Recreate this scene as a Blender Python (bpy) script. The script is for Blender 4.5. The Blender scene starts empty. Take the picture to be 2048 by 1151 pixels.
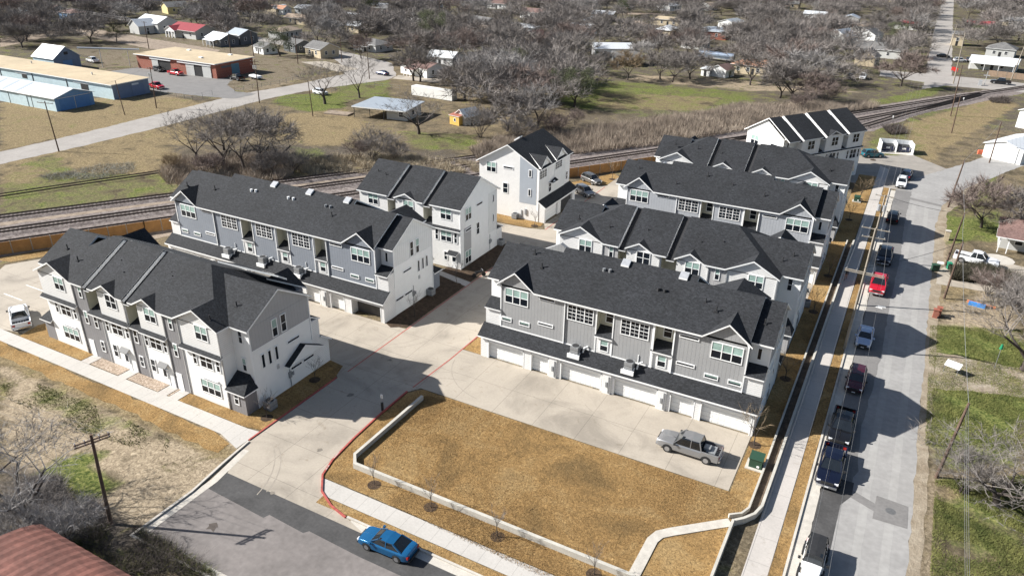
import bpy, math, random
import numpy as np
from mathutils import Vector, Matrix
# ------------------------------------------------------------------ camera, sky, sun, exposure
scene = bpy.context.scene
F_PX, PITCH, ROLL, YAW, CAM_H = 1497.33, math.radians(25.852777), math.radians(-0.97338581), math.radians(-27.97485327), 45.0
def cam_axes():
    fw = np.array([math.sin(YAW)*math.cos(PITCH), math.cos(YAW)*math.cos(PITCH), -math.sin(PITCH)])
    rt = np.array([math.cos(YAW), -math.sin(YAW), 0.0]); dn = np.cross(fw, rt)
    return rt*math.cos(ROLL)+dn*math.sin(ROLL), -rt*math.sin(ROLL)+dn*math.cos(ROLL), fw
RT, DN, FW = cam_axes()
cd = bpy.data.cameras.new("camera"); cam = bpy.data.objects.new("camera", cd)
scene.collection.objects.link(cam)
m = Matrix(((RT[0], -DN[0], -FW[0], 0), (RT[1], -DN[1], -FW[1], 0), (RT[2], -DN[2], -FW[2], CAM_H), (0, 0, 0, 1)))
cam.matrix_world = m
cd.sensor_width = 36.0; cd.lens = F_PX/2048*36.0; cd.clip_start = 1.0; cd.clip_end = 6000.0
scene.camera = cam
SUN_EL = math.radians(35); SUN_AZ = math.atan2(-0.928, -0.372)
w = bpy.data.worlds.new("World"); scene.world = w; w.use_nodes = True
nt = w.node_tree; bg = nt.nodes["Background"]
sky = nt.nodes.new("ShaderNodeTexSky"); sky.sky_type = 'NISHITA'; sky.sun_disc = False
sky.sun_elevation = SUN_EL; sky.sun_rotation = SUN_AZ; sky.air_density = 1.0; sky.dust_density = 1.2
nt.links.new(sky.outputs[0], bg.inputs[0]); bg.inputs[1].default_value = 0.056
sd = bpy.data.lights.new("sun", 'SUN'); sd.energy = 5.0; sd.angle = math.radians(0.5); sd.color = (1.0, 0.975, 0.93)
sun = bpy.data.objects.new("sun", sd); scene.collection.objects.link(sun)
sv_ = Vector((math.sin(SUN_AZ)*math.cos(SUN_EL), math.cos(SUN_AZ)*math.cos(SUN_EL), math.sin(SUN_EL)))
sun.rotation_euler = sv_.to_track_quat('Z', 'Y').to_euler()
scene.view_settings.view_transform = 'Standard'; scene.view_settings.look = 'None'
scene.view_settings.exposure = 0.9; scene.view_settings.gamma = 1.0
scene.render.engine = 'CYCLES'
scene.cycles.max_bounces = 5; scene.cycles.diffuse_bounces = 2; scene.cycles.glossy_bounces = 2
scene.cycles.transparent_max_bounces = 8
R = math.radians
def at(px, py, z=0.0):
    """ground (or height z) point that stands at this spot of the picture"""
    d = RT*((px-1024)/F_PX) + DN*((py-575.5)/F_PX) + FW
    t = (z-CAM_H)/d[2]
    return (d[0]*t, d[1]*t, z)
COL = scene.collection
# ------------------------------------------------------------------ mesh helpers
class MB:
    def __init__(s): s.v = []; s.f = []; s.m = []
    def add(s, vs, fs, mi=0):
        n = len(s.v); s.v += [tuple(p) for p in vs]
        for f in fs: s.f.append(tuple(n+i for i in f)); s.m.append(mi)
        return s
    def box(s, x0, x1, y0, y1, z0, z1, mi=0):
        if x0 > x1: x0, x1 = x1, x0
        if y0 > y1: y0, y1 = y1, y0
        return s.add([(x0,y0,z0),(x1,y0,z0),(x1,y1,z0),(x0,y1,z0),(x0,y0,z1),(x1,y0,z1),(x1,y1,z1),(x0,y1,z1)],
              [(0,3,2,1),(4,5,6,7),(0,1,5,4),(1,2,6,5),(2,3,7,6),(3,0,4,7)], mi)
    def slab(s, pts, t=.16, side=1, top=0):
        a = np.array(pts, float); n = np.zeros(3)
        for i in range(len(a)): n += np.cross(a[i], a[(i+1) % len(a)])
        if n[2] < 0: a = a[::-1]
        k = len(a); vs = [tuple(p) for p in a] + [(p[0], p[1], p[2]-t) for p in a]
        s.add(vs, [tuple(range(k))], top)
        n0 = len(s.v)-2*k
        s.f.append(tuple(n0+2*k-1-i for i in range(k))); s.m.append(side)
        for i in range(k):
            j = (i+1) % k; s.f.append((n0+i, n0+k+i, n0+k+j, n0+j)); s.m.append(side)
        return s
    def prism(s, pts, d, mi=0):
        """planar polygon pushed along vector d"""
        k = len(pts); a = [Vector(p) for p in pts]; d = Vector(d); n = Vector((0,0,0))
        for i in range(k): n += a[i].cross(a[(i+1) % k])
        if n.dot(d) > 0: a = a[::-1]
        vs = [tuple(p) for p in a]+[tuple(p+d) for p in a]
        fs = [tuple(range(k)), tuple(2*k-1-i for i in range(k))]
        fs += [(i, k+i, k+(i+1) % k, (i+1) % k) for i in range(k)]
        return s.add(vs, fs, mi)
    def tube(s, p0, p1, r0, r1=None, n=8, mi=0, cap=True):
        if r1 is None: r1 = r0
        p0 = Vector(p0); p1 = Vector(p1); d = (p1-p0).normalized()
        a = d.orthogonal().normalized(); b = d.cross(a); vs = []
        for p, r in ((p0, r0), (p1, r1)):
            for i in range(n):
                t = 2*math.pi*i/n; vs.append(p+a*(r*math.cos(t))+b*(r*math.sin(t)))
        fs = [(i, (i+1) % n, n+(i+1) % n, n+i) for i in range(n)]
        if cap: fs += [tuple(range(n-1, -1, -1)), tuple(range(n, 2*n))]
        return s.add(vs, fs, mi)
    def mesh(s, name, mats, smooth=False):
        me = bpy.data.meshes.new(name); me.from_pydata(s.v, [], s.f)
        for q in (mats if isinstance(mats, (list, tuple)) else [mats]): me.materials.append(q)
        if any(s.m): me.polygons.foreach_set("material_index", s.m)
        if smooth: me.polygons.foreach_set("use_smooth", [True]*len(s.f))
        me.update(); return me
    def build(s, name, mats, parent=None, smooth=False, loc=None, rot=None):
        return link(name, s.mesh(name, mats, smooth), parent, loc, rot)
def link(name, data, parent=None, loc=None, rot=None):
    o = bpy.data.objects.new(name, data); COL.objects.link(o)
    if parent is not None: o.parent = parent
    if loc is not None: o.location = loc
    if rot is not None: o.rotation_euler = rot if isinstance(rot, (tuple, list)) else (0, 0, rot)
    return o
def tag(o, label=None, cat=None, group=None, kind=None):
    if label: o["label"] = label
    if cat: o["category"] = cat
    if group: o["group"] = group
    if kind: o["kind"] = kind
    return o
def thing(name, label, cat, loc=(0,0,0), rz=0, group=None):
    o = link(name, None, None, loc, (0, 0, rz)); o.empty_display_size = .3
    return tag(o, label, cat, group)
def struct(name, mb, mats): return tag(mb.build(name, mats), kind="structure")
def copy_tree(o, parent=None):
    c = o.copy(); COL.objects.link(c)
    if parent is not None: c.parent = parent
    for ch in list(o.children): copy_tree(ch, c)
    return c
# ------------------------------------------------------------------ materials
MATS = {}
def nodes(name):
    mt = bpy.data.materials.new(name); mt.use_nodes = True; t = mt.node_tree
    return mt, t, t.nodes["Principled BSDF"], t.links
def nd(t, ty, **k):
    n = t.nodes.new(ty)
    for a, b in k.items(): setattr(n, a, b)
    return n
def inp(n, **k):
    for a, b in k.items(): n.inputs[a.replace('_', ' ')].default_value = b
    return n
def ramp(t, stops):
    r = nd(t, "ShaderNodeValToRGB"); e = r.color_ramp.elements
    while len(e) < len(stops): e.new(.5)
    for q, (p, c) in zip(e, stops): q.position = p; q.color = (*c, 1) if len(c) == 3 else c
    return r
def coords(t, space="world"):
    if space == "world": return nd(t, "ShaderNodeNewGeometry").outputs["Position"]
    return nd(t, "ShaderNodeTexCoord").outputs["Object"]
def mat(name, c, rough=.8, var=.12, scale=2.0, metal=0, bump=0, bscale=None, space="world", c2=None, fine=0.0, spec=.5):
    """paint/stone/metal with large soft mottling plus optional fine grain and bump"""
    if name in MATS: return MATS[name]
    mt, t, bs, L = nodes(name); co = coords(t, space)
    n1 = inp(nd(t, "ShaderNodeTexNoise"), Scale=scale, Detail=6.0, Roughness=.65); L.new(co, n1.inputs["Vector"])
    a = tuple(max(0, x*(1-var)) for x in c); b = c2 or tuple(min(1, x*(1+var)) for x in c)
    r = ramp(t, [(.3, a), (.7, b)]); L.new(n1.outputs["Fac"], r.inputs[0]); out = r.outputs[0]
    if fine:
        n2 = inp(nd(t, "ShaderNodeTexNoise"), Scale=scale*9, Detail=3.0); L.new(co, n2.inputs["Vector"])
        mp = inp(nd(t, "ShaderNodeMapRange"), **{"From_Min": .3, "From_Max": .7, "To_Min": 1-fine, "To_Max": 1+fine}); L.new(n2.outputs["Fac"], mp.inputs[0])
        mx = nd(t, "ShaderNodeMix", data_type='RGBA', blend_type='MULTIPLY'); mx.inputs[0].default_value = 1
        L.new(out, mx.inputs[6]); L.new(mp.outputs[0], mx.inputs[7]); out = mx.outputs[2]
    L.new(out, bs.inputs["Base Color"]); bs.inputs["Roughness"].default_value = rough
    bs.inputs["Metallic"].default_value = metal; bs.inputs["Specular IOR Level"].default_value = spec
    if bump:
        nb = inp(nd(t, "ShaderNodeTexNoise"), Scale=bscale or scale*6, Detail=4.0); L.new(co, nb.inputs["Vector"])
        bp = inp(nd(t, "ShaderNodeBump"), Strength=bump, Distance=.05); L.new(nb.outputs["Fac"], bp.inputs["Height"]); L.new(bp.outputs[0], bs.inputs["Normal"])
    MATS[name] = mt; return mt
def lines_mat(name, c, axis, pitch, wdt=.13, dark=.72, rough=.7, var=.05, metal=0, space="world", bump=.5):
    """siding / corrugated sheet: repeated board edges along one axis ('z' = lap, 'h' = vertical boards)"""
    if name in MATS: return MATS[name]
    mt, t, bs, L = nodes(name); co = coords(t, space); sx = nd(t, "ShaderNodeSeparateXYZ"); L.new(co, sx.inputs[0])
    if axis == 'h':
        ad = nd(t, "ShaderNodeMath", operation='ADD'); L.new(sx.outputs[0], ad.inputs[0]); L.new(sx.outputs[1], ad.inputs[1]); src = ad.outputs[0]
    else: src = sx.outputs["xyz".index(axis)]
    dv = nd(t, "ShaderNodeMath", operation='DIVIDE'); L.new(src, dv.inputs[0]); dv.inputs[1].default_value = pitch
    fr = nd(t, "ShaderNodeMath", operation='FRACT'); L.new(dv.outputs[0], fr.inputs[0])
    lt = nd(t, "ShaderNodeMath", operation='LESS_THAN'); L.new(fr.outputs[0], lt.inputs[0]); lt.inputs[1].default_value = wdt
    n1 = inp(nd(t, "ShaderNodeTexNoise"), Scale=.9, Detail=7.0, Roughness=.7); L.new(co, n1.inputs["Vector"])
    r = ramp(t, [(.3, tuple(x*(1-var) for x in c)), (.7, tuple(min(1, x*(1+var)) for x in c))]); L.new(n1.outputs["Fac"], r.inputs[0])
    mx = nd(t, "ShaderNodeMix", data_type='RGBA', blend_type='MULTIPLY'); L.new(lt.outputs[0], mx.inputs[0])
    L.new(r.outputs[0], mx.inputs[6]); mx.inputs[7].default_value = (dark, dark, dark, 1)
    L.new(mx.outputs[2], bs.inputs["Base Color"]); bs.inputs["Roughness"].default_value = rough; bs.inputs["Metallic"].default_value = metal
    bp = inp(nd(t, "ShaderNodeBump"), Strength=bump, Distance=.03); L.new(fr.outputs[0], bp.inputs["Height"]); L.new(bp.outputs[0], bs.inputs["Normal"])
    MATS[name] = mt; return mt
def shingle_mat(name, c, c2, rough=.9):
    if name in MATS: return MATS[name]
    mt, t, bs, L = nodes(name); co = coords(t)
    mpn = nd(t, "ShaderNodeMapping"); mpn.inputs["Scale"].default_value = (1.2, 1.9, 2.6); L.new(co, mpn.inputs[0])
    n1 = inp(nd(t, "ShaderNodeTexNoise"), Scale=4.2, Detail=4.0, Roughness=.75, Distortion=.6); L.new(mpn.outputs[0], n1.inputs["Vector"])
    n2 = inp(nd(t, "ShaderNodeTexNoise"), Scale=.25, Detail=3.0); L.new(co, n2.inputs["Vector"])
    vo = inp(nd(t, "ShaderNodeTexVoronoi"), Scale=3.4); L.new(mpn.outputs[0], vo.inputs["Vector"])
    ad = nd(t, "ShaderNodeMath", operation='ADD'); L.new(n1.outputs["Fac"], ad.inputs[0])
    ms = nd(t, "ShaderNodeMath", operation='MULTIPLY_ADD'); sp = nd(t, "ShaderNodeSeparateColor"); L.new(vo.outputs["Color"], sp.inputs[0])
    L.new(sp.outputs[0], ms.inputs[0]); ms.inputs[1].default_value = .26; ms.inputs[2].default_value = -.13; L.new(ms.outputs[0], ad.inputs[1])
    r = ramp(t, [(.36, c), (.72, c2)]); L.new(ad.outputs[0], r.inputs[0])
    mp = inp(nd(t, "ShaderNodeMapRange"), **{"From_Min": .3, "From_Max": .7, "To_Min": .82, "To_Max": 1.2}); L.new(n2.outputs["Fac"], mp.inputs[0])
    mx = nd(t, "ShaderNodeMix", data_type='RGBA', blend_type='MULTIPLY'); mx.inputs[0].default_value = 1
    L.new(r.outputs[0], mx.inputs[6]); L.new(mp.outputs[0], mx.inputs[7]); L.new(mx.outputs[2], bs.inputs["Base Color"])
    bs.inputs["Roughness"].default_value = rough
    bp = inp(nd(t, "ShaderNodeBump"), Strength=.6, Distance=.05); L.new(ad.outputs[0], bp.inputs["Height"]); L.new(bp.outputs[0], bs.inputs["Normal"])
    MATS[name] = mt; return mt
def concrete_mat(name, c, joint=(3.0, 3.0), jx=0.0, jy=0.0, stain=.25, jd=.60, wdt=.045):
    if name in MATS: return MATS[name]
    mt, t, bs, L = nodes(name); co = coords(t); sx = nd(t, "ShaderNodeSeparateXYZ"); L.new(co, sx.inputs[0])
    n1 = inp(nd(t, "ShaderNodeTexNoise"), Scale=.16, Detail=8.0, Roughness=.62, Distortion=.8); L.new(co, n1.inputs["Vector"])
    r = ramp(t, [(.32, tuple(x*(1-stain) for x in c)), (.5, c), (.72, tuple(min(1, x*(1+stain*.45)) for x in c))]); L.new(n1.outputs["Fac"], r.inputs[0])
    n3 = inp(nd(t, "ShaderNodeTexNoise"), Scale=5.0, Detail=5.0, Roughness=.7); L.new(co, n3.inputs["Vector"])
    mp = inp(nd(t, "ShaderNodeMapRange"), **{"From_Min": .25, "From_Max": .75, "To_Min": .9, "To_Max": 1.09}); L.new(n3.outputs["Fac"], mp.inputs[0])
    mx = nd(t, "ShaderNodeMix", data_type='RGBA', blend_type='MULTIPLY'); mx.inputs[0].default_value = 1
    L.new(r.outputs[0], mx.inputs[6]); L.new(mp.outputs[0], mx.inputs[7]); out = mx.outputs[2]
    n4 = inp(nd(t, "ShaderNodeTexNoise"), Scale=.55, Detail=6.0, Roughness=.7, Distortion=2.0); L.new(co, n4.inputs["Vector"])
    r4 = ramp(t, [(.60, (1, 1, 1)), (.74, (.70, .66, .60))]); L.new(n4.outputs["Fac"], r4.inputs[0])
    m4 = nd(t, "ShaderNodeMix", data_type='RGBA', blend_type='MULTIPLY'); m4.inputs[0].default_value = 1
    L.new(out, m4.inputs[6]); L.new(r4.outputs[0], m4.inputs[7]); out = m4.outputs[2]
    for ax, (pt, off) in enumerate(((joint[0], jx), (joint[1], jy))):
        if not pt: continue
        a = nd(t, "ShaderNodeMath", operation='ADD'); L.new(sx.outputs[ax], a.inputs[0]); a.inputs[1].default_value = 1000*pt-off
        d = nd(t, "ShaderNodeMath", operation='DIVIDE'); L.new(a.outputs[0], d.inputs[0]); d.inputs[1].default_value = pt
        fr = nd(t, "ShaderNodeMath", operation='FRACT'); L.new(d.outputs[0], fr.inputs[0])
        lt = nd(t, "ShaderNodeMath", operation='LESS_THAN'); L.new(fr.outputs[0], lt.inputs[0]); lt.inputs[1].default_value = wdt/pt
        m2 = nd(t, "ShaderNodeMix", data_type='RGBA', blend_type='MULTIPLY'); L.new(lt.outputs[0], m2.inputs[0])
        L.new(out, m2.inputs[6]); m2.inputs[7].default_value = (jd, jd, jd, 1); out = m2.outputs[2]
    L.new(out, bs.inputs["Base Color"]); bs.inputs["Roughness"].default_value = .85
    MATS[name] = mt; return mt
def grass_mat(name, stops, scale=.5, fine=.45, bump=.6, grain=11.0):
    if name in MATS: return MATS[name]
    mt, t, bs, L = nodes(name); co = coords(t)
    n1 = inp(nd(t, "ShaderNodeTexNoise"), Scale=scale, Detail=9.0, Roughness=.68, Distortion=.5); L.new(co, n1.inputs["Vector"])
    r = ramp(t, stops); L.new(n1.outputs["Fac"], r.inputs[0])
    n2 = inp(nd(t, "ShaderNodeTexNoise"), Scale=grain*.45, Detail=5.0, Roughness=.8, Distortion=.8); L.new(co, n2.inputs["Vector"])
    mp = inp(nd(t, "ShaderNodeMapRange"), **{"From_Min": .32, "From_Max": .68, "To_Min": 1-fine, "To_Max": 1+fine*.8}); L.new(n2.outputs["Fac"], mp.inputs[0])
    mx = nd(t, "ShaderNodeMix", data_type='RGBA', blend_type='MULTIPLY'); mx.inputs[0].default_value = 1
    L.new(r.outputs[0], mx.inputs[6]); L.new(mp.outputs[0], mx.inputs[7]); L.new(mx.outputs[2], bs.inputs["Base Color"])
    bs.inputs["Roughness"].default_value = .95; bs.inputs["Specular IOR Level"].default_value = .15
    bp = inp(nd(t, "ShaderNodeBump"), Strength=bump, Distance=.25); L.new(n2.outputs["Fac"], bp.inputs["Height"]); L.new(bp.outputs[0], bs.inputs["Normal"])
    MATS[name] = mt; return mt
WHITE = lines_mat("white_lap", (.82, .81, .79), 'z', .21, .14, .66)
WSMOOTH = mat("white_stucco", (.83, .83, .81), .75, .03, 1.5)
WBOARD = lines_mat("white_boards", (.74, .74, .72), 'h', .42, .12, .80)
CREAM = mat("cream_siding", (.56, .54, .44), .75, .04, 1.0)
TRIM = mat("white_trim", (.86, .86, .85), .55, .02, 3)
GREYA = lines_mat("grey_boards_warm", (.215, .21, .215), 'h', .40, .10, .84)
GREYE = lines_mat("pale_grey_boards", (.40, .395, .395), 'h', .42, .12, .88)
GREYB = lines_mat("blue_grey_boards", (.215, .235, .268), 'h', .40, .10, .84)
GREYD = lines_mat("grey_boards", (.305, .305, .305), 'h', .40, .10, .84)
GREYF = lines_mat("light_grey_boards", (.35, .365, .39), 'h', .40, .10, .88)
SHING = shingle_mat("charcoal_shingle", (.007, .008, .010), (.030, .032, .037))
GLASS = mat("window_glass", (.010, .014, .020), .16, .3, .6, spec=.3)
BLIND = mat("window_blind", (.30, .42, .38), .25, .25, 1.2)
DOORW = lines_mat("garage_panel", (.86, .86, .84), 'z', .54, .09, .74)
DARK = mat("dark_metal", (.03, .03, .032), .6, .2, 4)
METAL = mat("grey_metal", (.30, .31, .32), .45, .15, 5, metal=.3)
GALV = mat("galvanised_metal", (.55, .56, .57), .4, .1, 3, metal=.5)
CONC = concrete_mat("court_concrete", (.375, .328, .268), (4.6, 4.6), -40.7, 64.4, .3)
WALK = concrete_mat("walk_concrete", (.455, .43, .395), (1.5, 0), 0, 0, .10, .7, .04)
WALKY = concrete_mat("walk_concrete_street", (.46, .425, .39), (0, 3.0), 0, 0, .10, .72, .05)
KERB = mat("kerb_concrete", (.48, .445, .39), .85, .15, 1.2, fine=.08)
RWALL = mat("wall_concrete", (.47, .445, .39), .85, .14, .9, fine=.08)
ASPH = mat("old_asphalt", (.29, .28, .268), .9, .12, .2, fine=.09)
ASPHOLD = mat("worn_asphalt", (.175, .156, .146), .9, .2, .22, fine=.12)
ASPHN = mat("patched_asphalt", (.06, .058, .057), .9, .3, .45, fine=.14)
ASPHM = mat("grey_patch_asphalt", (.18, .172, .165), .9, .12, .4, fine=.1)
LAWN = grass_mat("golden_lawn", [(.3, (.165, .11, .05)), (.42, (.25, .158, .066)), (.5, (.32, .198, .08)), (.6, (.36, .24, .108)), (.75, (.24, .165, .08))], .18, .6)
MULCH = grass_mat("dark_mulch", [(.35, (.05, .035, .025)), (.65, (.11, .075, .05))], 1.5, .4)
ROCK = grass_mat("river_rock", [(.35, (.22, .16, .12)), (.5, (.42, .33, .25)), (.65, (.6, .5, .42))], 5.0, .3)
RED = mat("red_paint", (.36, .085, .07), .75, .35, 2.5, c2=(.50, .10, .08), fine=.25)
WPAINT = mat("white_road_paint", (.75, .74, .70), .7, .25, 2)
WOODF = lines_mat("cedar_fence", (.38, .19, .06), 'h', .15, .16, .62, var=.25)
BARK = mat("bark", (.075, .06, .052), .95, .35, 1.2, space="obj", fine=.2)
TWIG = mat("twigs", (.205, .183, .168), .95, .25, .5, space="obj")
TWIGP = mat("pale_twigs", (.30, .282, .27), .95, .25, .5, space="obj")
TWIGT = mat("tan_twigs", (.24, .18, .115), .95, .25, .5, space="obj")
TWIGR = mat("reddish_twigs", (.19, .148, .130), .95, .25, .5, space="obj")
EVERG = mat("evergreen_leaves", (.075, .085, .04), .9, .4, 1.0, space="obj")
POLEW = mat("pole_wood", (.115, .075, .055), .95, .35, 1.5, space="obj", fine=.2)
POLEG = mat("pole_wood_pale", (.30, .26, .21), .95, .25, 1.5, space="obj", fine=.2)
WIRE = mat("wire", (.22, .22, .22), .6, .1, 1)
WIRED = mat("dark_wire", (.05, .05, .05), .6, .1, 1)
# ------------------------------------------------------------------ ground: one sheet to the horizon
def inpoly(X, Y, poly):
    ins = np.zeros(X.shape, bool); n = len(poly); j = n-1
    for i in range(n):
        xi, yi = poly[i]; xj, yj = poly[j]
        c = ((yi > Y) != (yj > Y)) & (X < (xj-xi)*(Y-yi)/(yj-yi+1e-12)+xi)
        ins ^= c; j = i
    return ins
def pxpoly(pts): return [at(*p)[:2] for p in pts]
xs = np.concatenate([-np.geomspace(3600, 262, 14), np.arange(-260, 62, 1.6), np.geomspace(66, 3000, 14)])
ys = np.concatenate([np.array([-400, -200, -80, -30, 0]), np.arange(10, 340, 1.6), np.geomspace(343, 4500, 22)])
GX, GY = np.meshgrid(xs, ys, indexing='ij')
wts = np.zeros(GX.shape+(4,))   # r golden straw, g green, b bare pale soil, a dark leaf litter and painted woodland shade
def paint(ch, poly, val=1.0, world=False):
    p = poly if world else pxpoly(poly); ins = inpoly(GX, GY, p)
    wts[ins] *= (1-val*.75) ; wts[ins, ch] = val
wts[..., 0] = .35; wts[..., 3] = .45
far = (GY > 225) | (GX < -175); wts[far] = (.22, .22, .12, .72)  # far ground darkened for litter and for shade under the trees
paint(2, [(0, 715), (520, 900), (300, 1070), (0, 1130)], .95)                      # bare lot, lower left
paint(1, [(60, 790), (150, 840), (340, 900), (330, 880), (170, 810), (90, 775)], .38)
paint(1, [(95, 925), (200, 905), (235, 985), (160, 1000), (100, 960)], .9)
paint(3, [(0, 930), (100, 960), (270, 1060), (400, 1151), (0, 1151)], .8)
paint(1, [(230, 1070), (420, 1151), (230, 1151)], .6)
paint(0, [(0, 690), (500, 905), (470, 930), (300, 860), (0, 735)], 1.0)
paint(0, [(0, 205), (330, 190), (420, 210), (300, 240), (0, 300)], .85)              # straw verge by sheds
paint(0, [(0, 330), (340, 240), (430, 300), (330, 340), (0, 380)], .7)
paint(1, [(50, 325), (110, 305), (150, 345), (320, 350), (330, 385), (0, 420), (0, 345)], .5)
paint(1, [(0, 385), (330, 345), (370, 400), (0, 440)], .45)
paint(0, [(60, 330), (100, 345), (60, 365), (0, 365), (0, 335)], .7)
paint(0, [(540, 230), (690, 220), (760, 270), (640, 300), (560, 270)], .8)
paint(1, [(580, 290), (650, 300), (650, 325), (575, 325)], .95)
paint(1, [(560, 190), (700, 185), (690, 215), (620, 225), (540, 205)], .8)
paint(1, [(660, 160), (780, 160), (780, 200), (680, 200)], .55)
paint(3, [(340, 290), (580, 290), (900, 300), (960, 330), (700, 330), (360, 340)], .7)
paint(1, [(800, 260), (960, 270), (940, 300), (830, 300)], .5)
paint(1, [(1130, 155), (1500, 185), (1520, 225), (1300, 235), (1120, 215)], .62)    # field
paint(0, [(1200, 185), (1440, 195), (1400, 222), (1190, 218)], .6)
paint(2, [(1240, 148), (1560, 165), (1720, 185), (1500, 182), (1250, 160)], .8)
paint(3, [(1130, 215), (1520, 225), (1620, 210), (1500, 262), (1150, 300)], .55)
paint(1, [(1160, 290), (1700, 215), (1900, 165), (1870, 190), (1740, 215), (1250, 300), (1150, 310)], .7)
paint(1, [(1720, 330), (1750, 250), (1900, 215), (1990, 205), (1900, 260), (1860, 320), (1750, 345)], .5)
paint(0, [(1800, 250), (1990, 195), (2040, 210), (1900, 290), (1850, 330)], .8)
paint(1, [(1855, 640), (2048, 660), (2048, 870), (1850, 860)], .95)                # lawn by the street
paint(1, [(1850, 860), (2048, 870), (2048, 930), (1850, 940)], .7)
paint(0, [(1890, 960), (2048, 940), (2048, 1000), (1860, 1010)], .5)
paint(1, [(1870, 1000), (2048, 1000), (2048, 1100), (1880, 1110)], .6)
paint(2, [(1860, 600), (2048, 560), (2048, 680), (1980, 670), (1860, 640)], .9)
paint(2, [(1900, 540), (2048, 540), (2048, 640), (1890, 625)], .55)
paint(0, [(1870, 540), (1980, 545), (1930, 600), (1860, 610)], .8)
paint(1, [(1880, 360), (1990, 350), (2010, 480), (1870, 490)], .75)
paint(0, [(1900, 380), (2000, 390), (1990, 440), (1895, 430)], .5)
paint(2, [(1862, 470), (1900, 480), (1890, 540), (1860, 545)], .8)
paint(2, [(1850, 1151), (1865, 560), (1885, 560), (1875, 1151)], .5)
paint(2, [(200, 100), (480, 60), (700, 120), (560, 175), (300, 200), (190, 160)], .5)
nx, ny = GX.shape; idx = np.arange(nx*ny).reshape(nx, ny)
vv = np.stack([GX.ravel(), GY.ravel(), np.zeros(nx*ny)], 1)
ff = np.stack([idx[:-1, :-1], idx[1:, :-1], idx[1:, 1:], idx[:-1, 1:]], -1).reshape(-1, 4)
me = bpy.data.meshes.new("ground"); me.from_pydata(vv.tolist(), [], ff.tolist())
ca = me.color_attributes.new("mix", 'FLOAT_COLOR', 'POINT'); ca.data.foreach_set("color", wts.reshape(-1, 4).ravel())
gm, t, bs, L = nodes("ground_soil"); co = coords(t)
av = nd(t, "ShaderNodeVertexColor", layer_name="mix"); sp = nd(t, "ShaderNodeSeparateColor"); L.new(av.outputs[0], sp.inputs[0])
nz = inp(nd(t, "ShaderNodeTexNoise"), Scale=.22, Detail=9.0, Roughness=.72, Distortion=.6); L.new(co, nz.inputs["Vector"])
nf = inp(nd(t, "ShaderNodeTexNoise"), Scale=2.8, Detail=6.0, Roughness=.8, Distortion=.9); L.new(co, nf.inputs["Vector"])
nb = inp(nd(t, "ShaderNodeTexNoise"), Scale=.05, Detail=5.0, Roughness=.6); L.new(co, nb.inputs["Vector"])
def rgbramp(src, st): r = ramp(t, st); L.new(src, r.inputs[0]); return r.outputs[0]
base = rgbramp(nz.outputs["Fac"], [(.34, (.075, .062, .04)), (.5, (.16, .128, .082)), (.66, (.255, .205, .14))])
def layer(cur, wout, col, k=2.6, src=nz):
    m1 = nd(t, "ShaderNodeMath", operation='MULTIPLY_ADD'); L.new(src.outputs["Fac"], m1.inputs[0]); m1.inputs[1].default_value = k; m1.inputs[2].default_value = -.5*k-.5
    a = nd(t, "ShaderNodeMath", operation='ADD'); L.new(wout, a.inputs[0]); L.new(m1.outputs[0], a.inputs[1])
    mp = inp(nd(t, "ShaderNodeMapRange"), **{"From_Min": -.3, "From_Max": .25}); L.new(a.outputs[0], mp.inputs[0])
    mx = nd(t, "ShaderNodeMix", data_type='RGBA'); L.new(mp.outputs[0], mx.inputs[0]); L.new(cur, mx.inputs[6])
    if isinstance(col, tuple): mx.inputs[7].default_value = (*col, 1)
    else: L.new(col, mx.inputs[7])
    return mx.outputs[2]
strawc = rgbramp(nf.outputs["Fac"], [(.35, (.16, .12, .065)), (.65, (.32, .25, .145))])
soilc = rgbramp(nf.outputs["Fac"], [(.33, (.26, .205, .14)), (.5, (.35, .28, .195)), (.7, (.41, .34, .245))])
greenc = rgbramp(nf.outputs["Fac"], [(.3, (.035, .06, .012)), (.46, (.105, .132, .036)), (.6, (.205, .205, .068)), (.75, (.29, .25, .11))])
darkc = rgbramp(nf.outputs["Fac"], [(.35, (.055, .047, .038)), (.7, (.165, .14, .117))])
c_ = layer(base, sp.outputs[2], soilc); c_ = layer(c_, av.outputs[1], darkc); c_ = layer(c_, sp.outputs[0], strawc); c_ = layer(c_, sp.outputs[1], greenc)
mpf = inp(nd(t, "ShaderNodeMapRange"), **{"From_Min": .35, "From_Max": .65, "To_Min": .62, "To_Max": 1.32}); L.new(nf.outputs["Fac"], mpf.inputs[0])
mxf = nd(t, "ShaderNodeMix", data_type='RGBA', blend_type='MULTIPLY'); mxf.inputs[0].default_value = 1; L.new(c_, mxf.inputs[6]); L.new(mpf.outputs[0], mxf.inputs[7])
L.new(mxf.outputs[2], bs.inputs["Base Color"]); bs.inputs["Roughness"].default_value = 1; bs.inputs["Specular IOR Level"].default_value = .1
bp = inp(nd(t, "ShaderNodeBump"), Strength=.5, Distance=.3); L.new(nf.outputs["Fac"], bp.inputs["Height"]); L.new(bp.outputs[0], bs.inputs["Normal"])
me.materials.append(gm); tag(link("ground", me), kind="structure")
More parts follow.
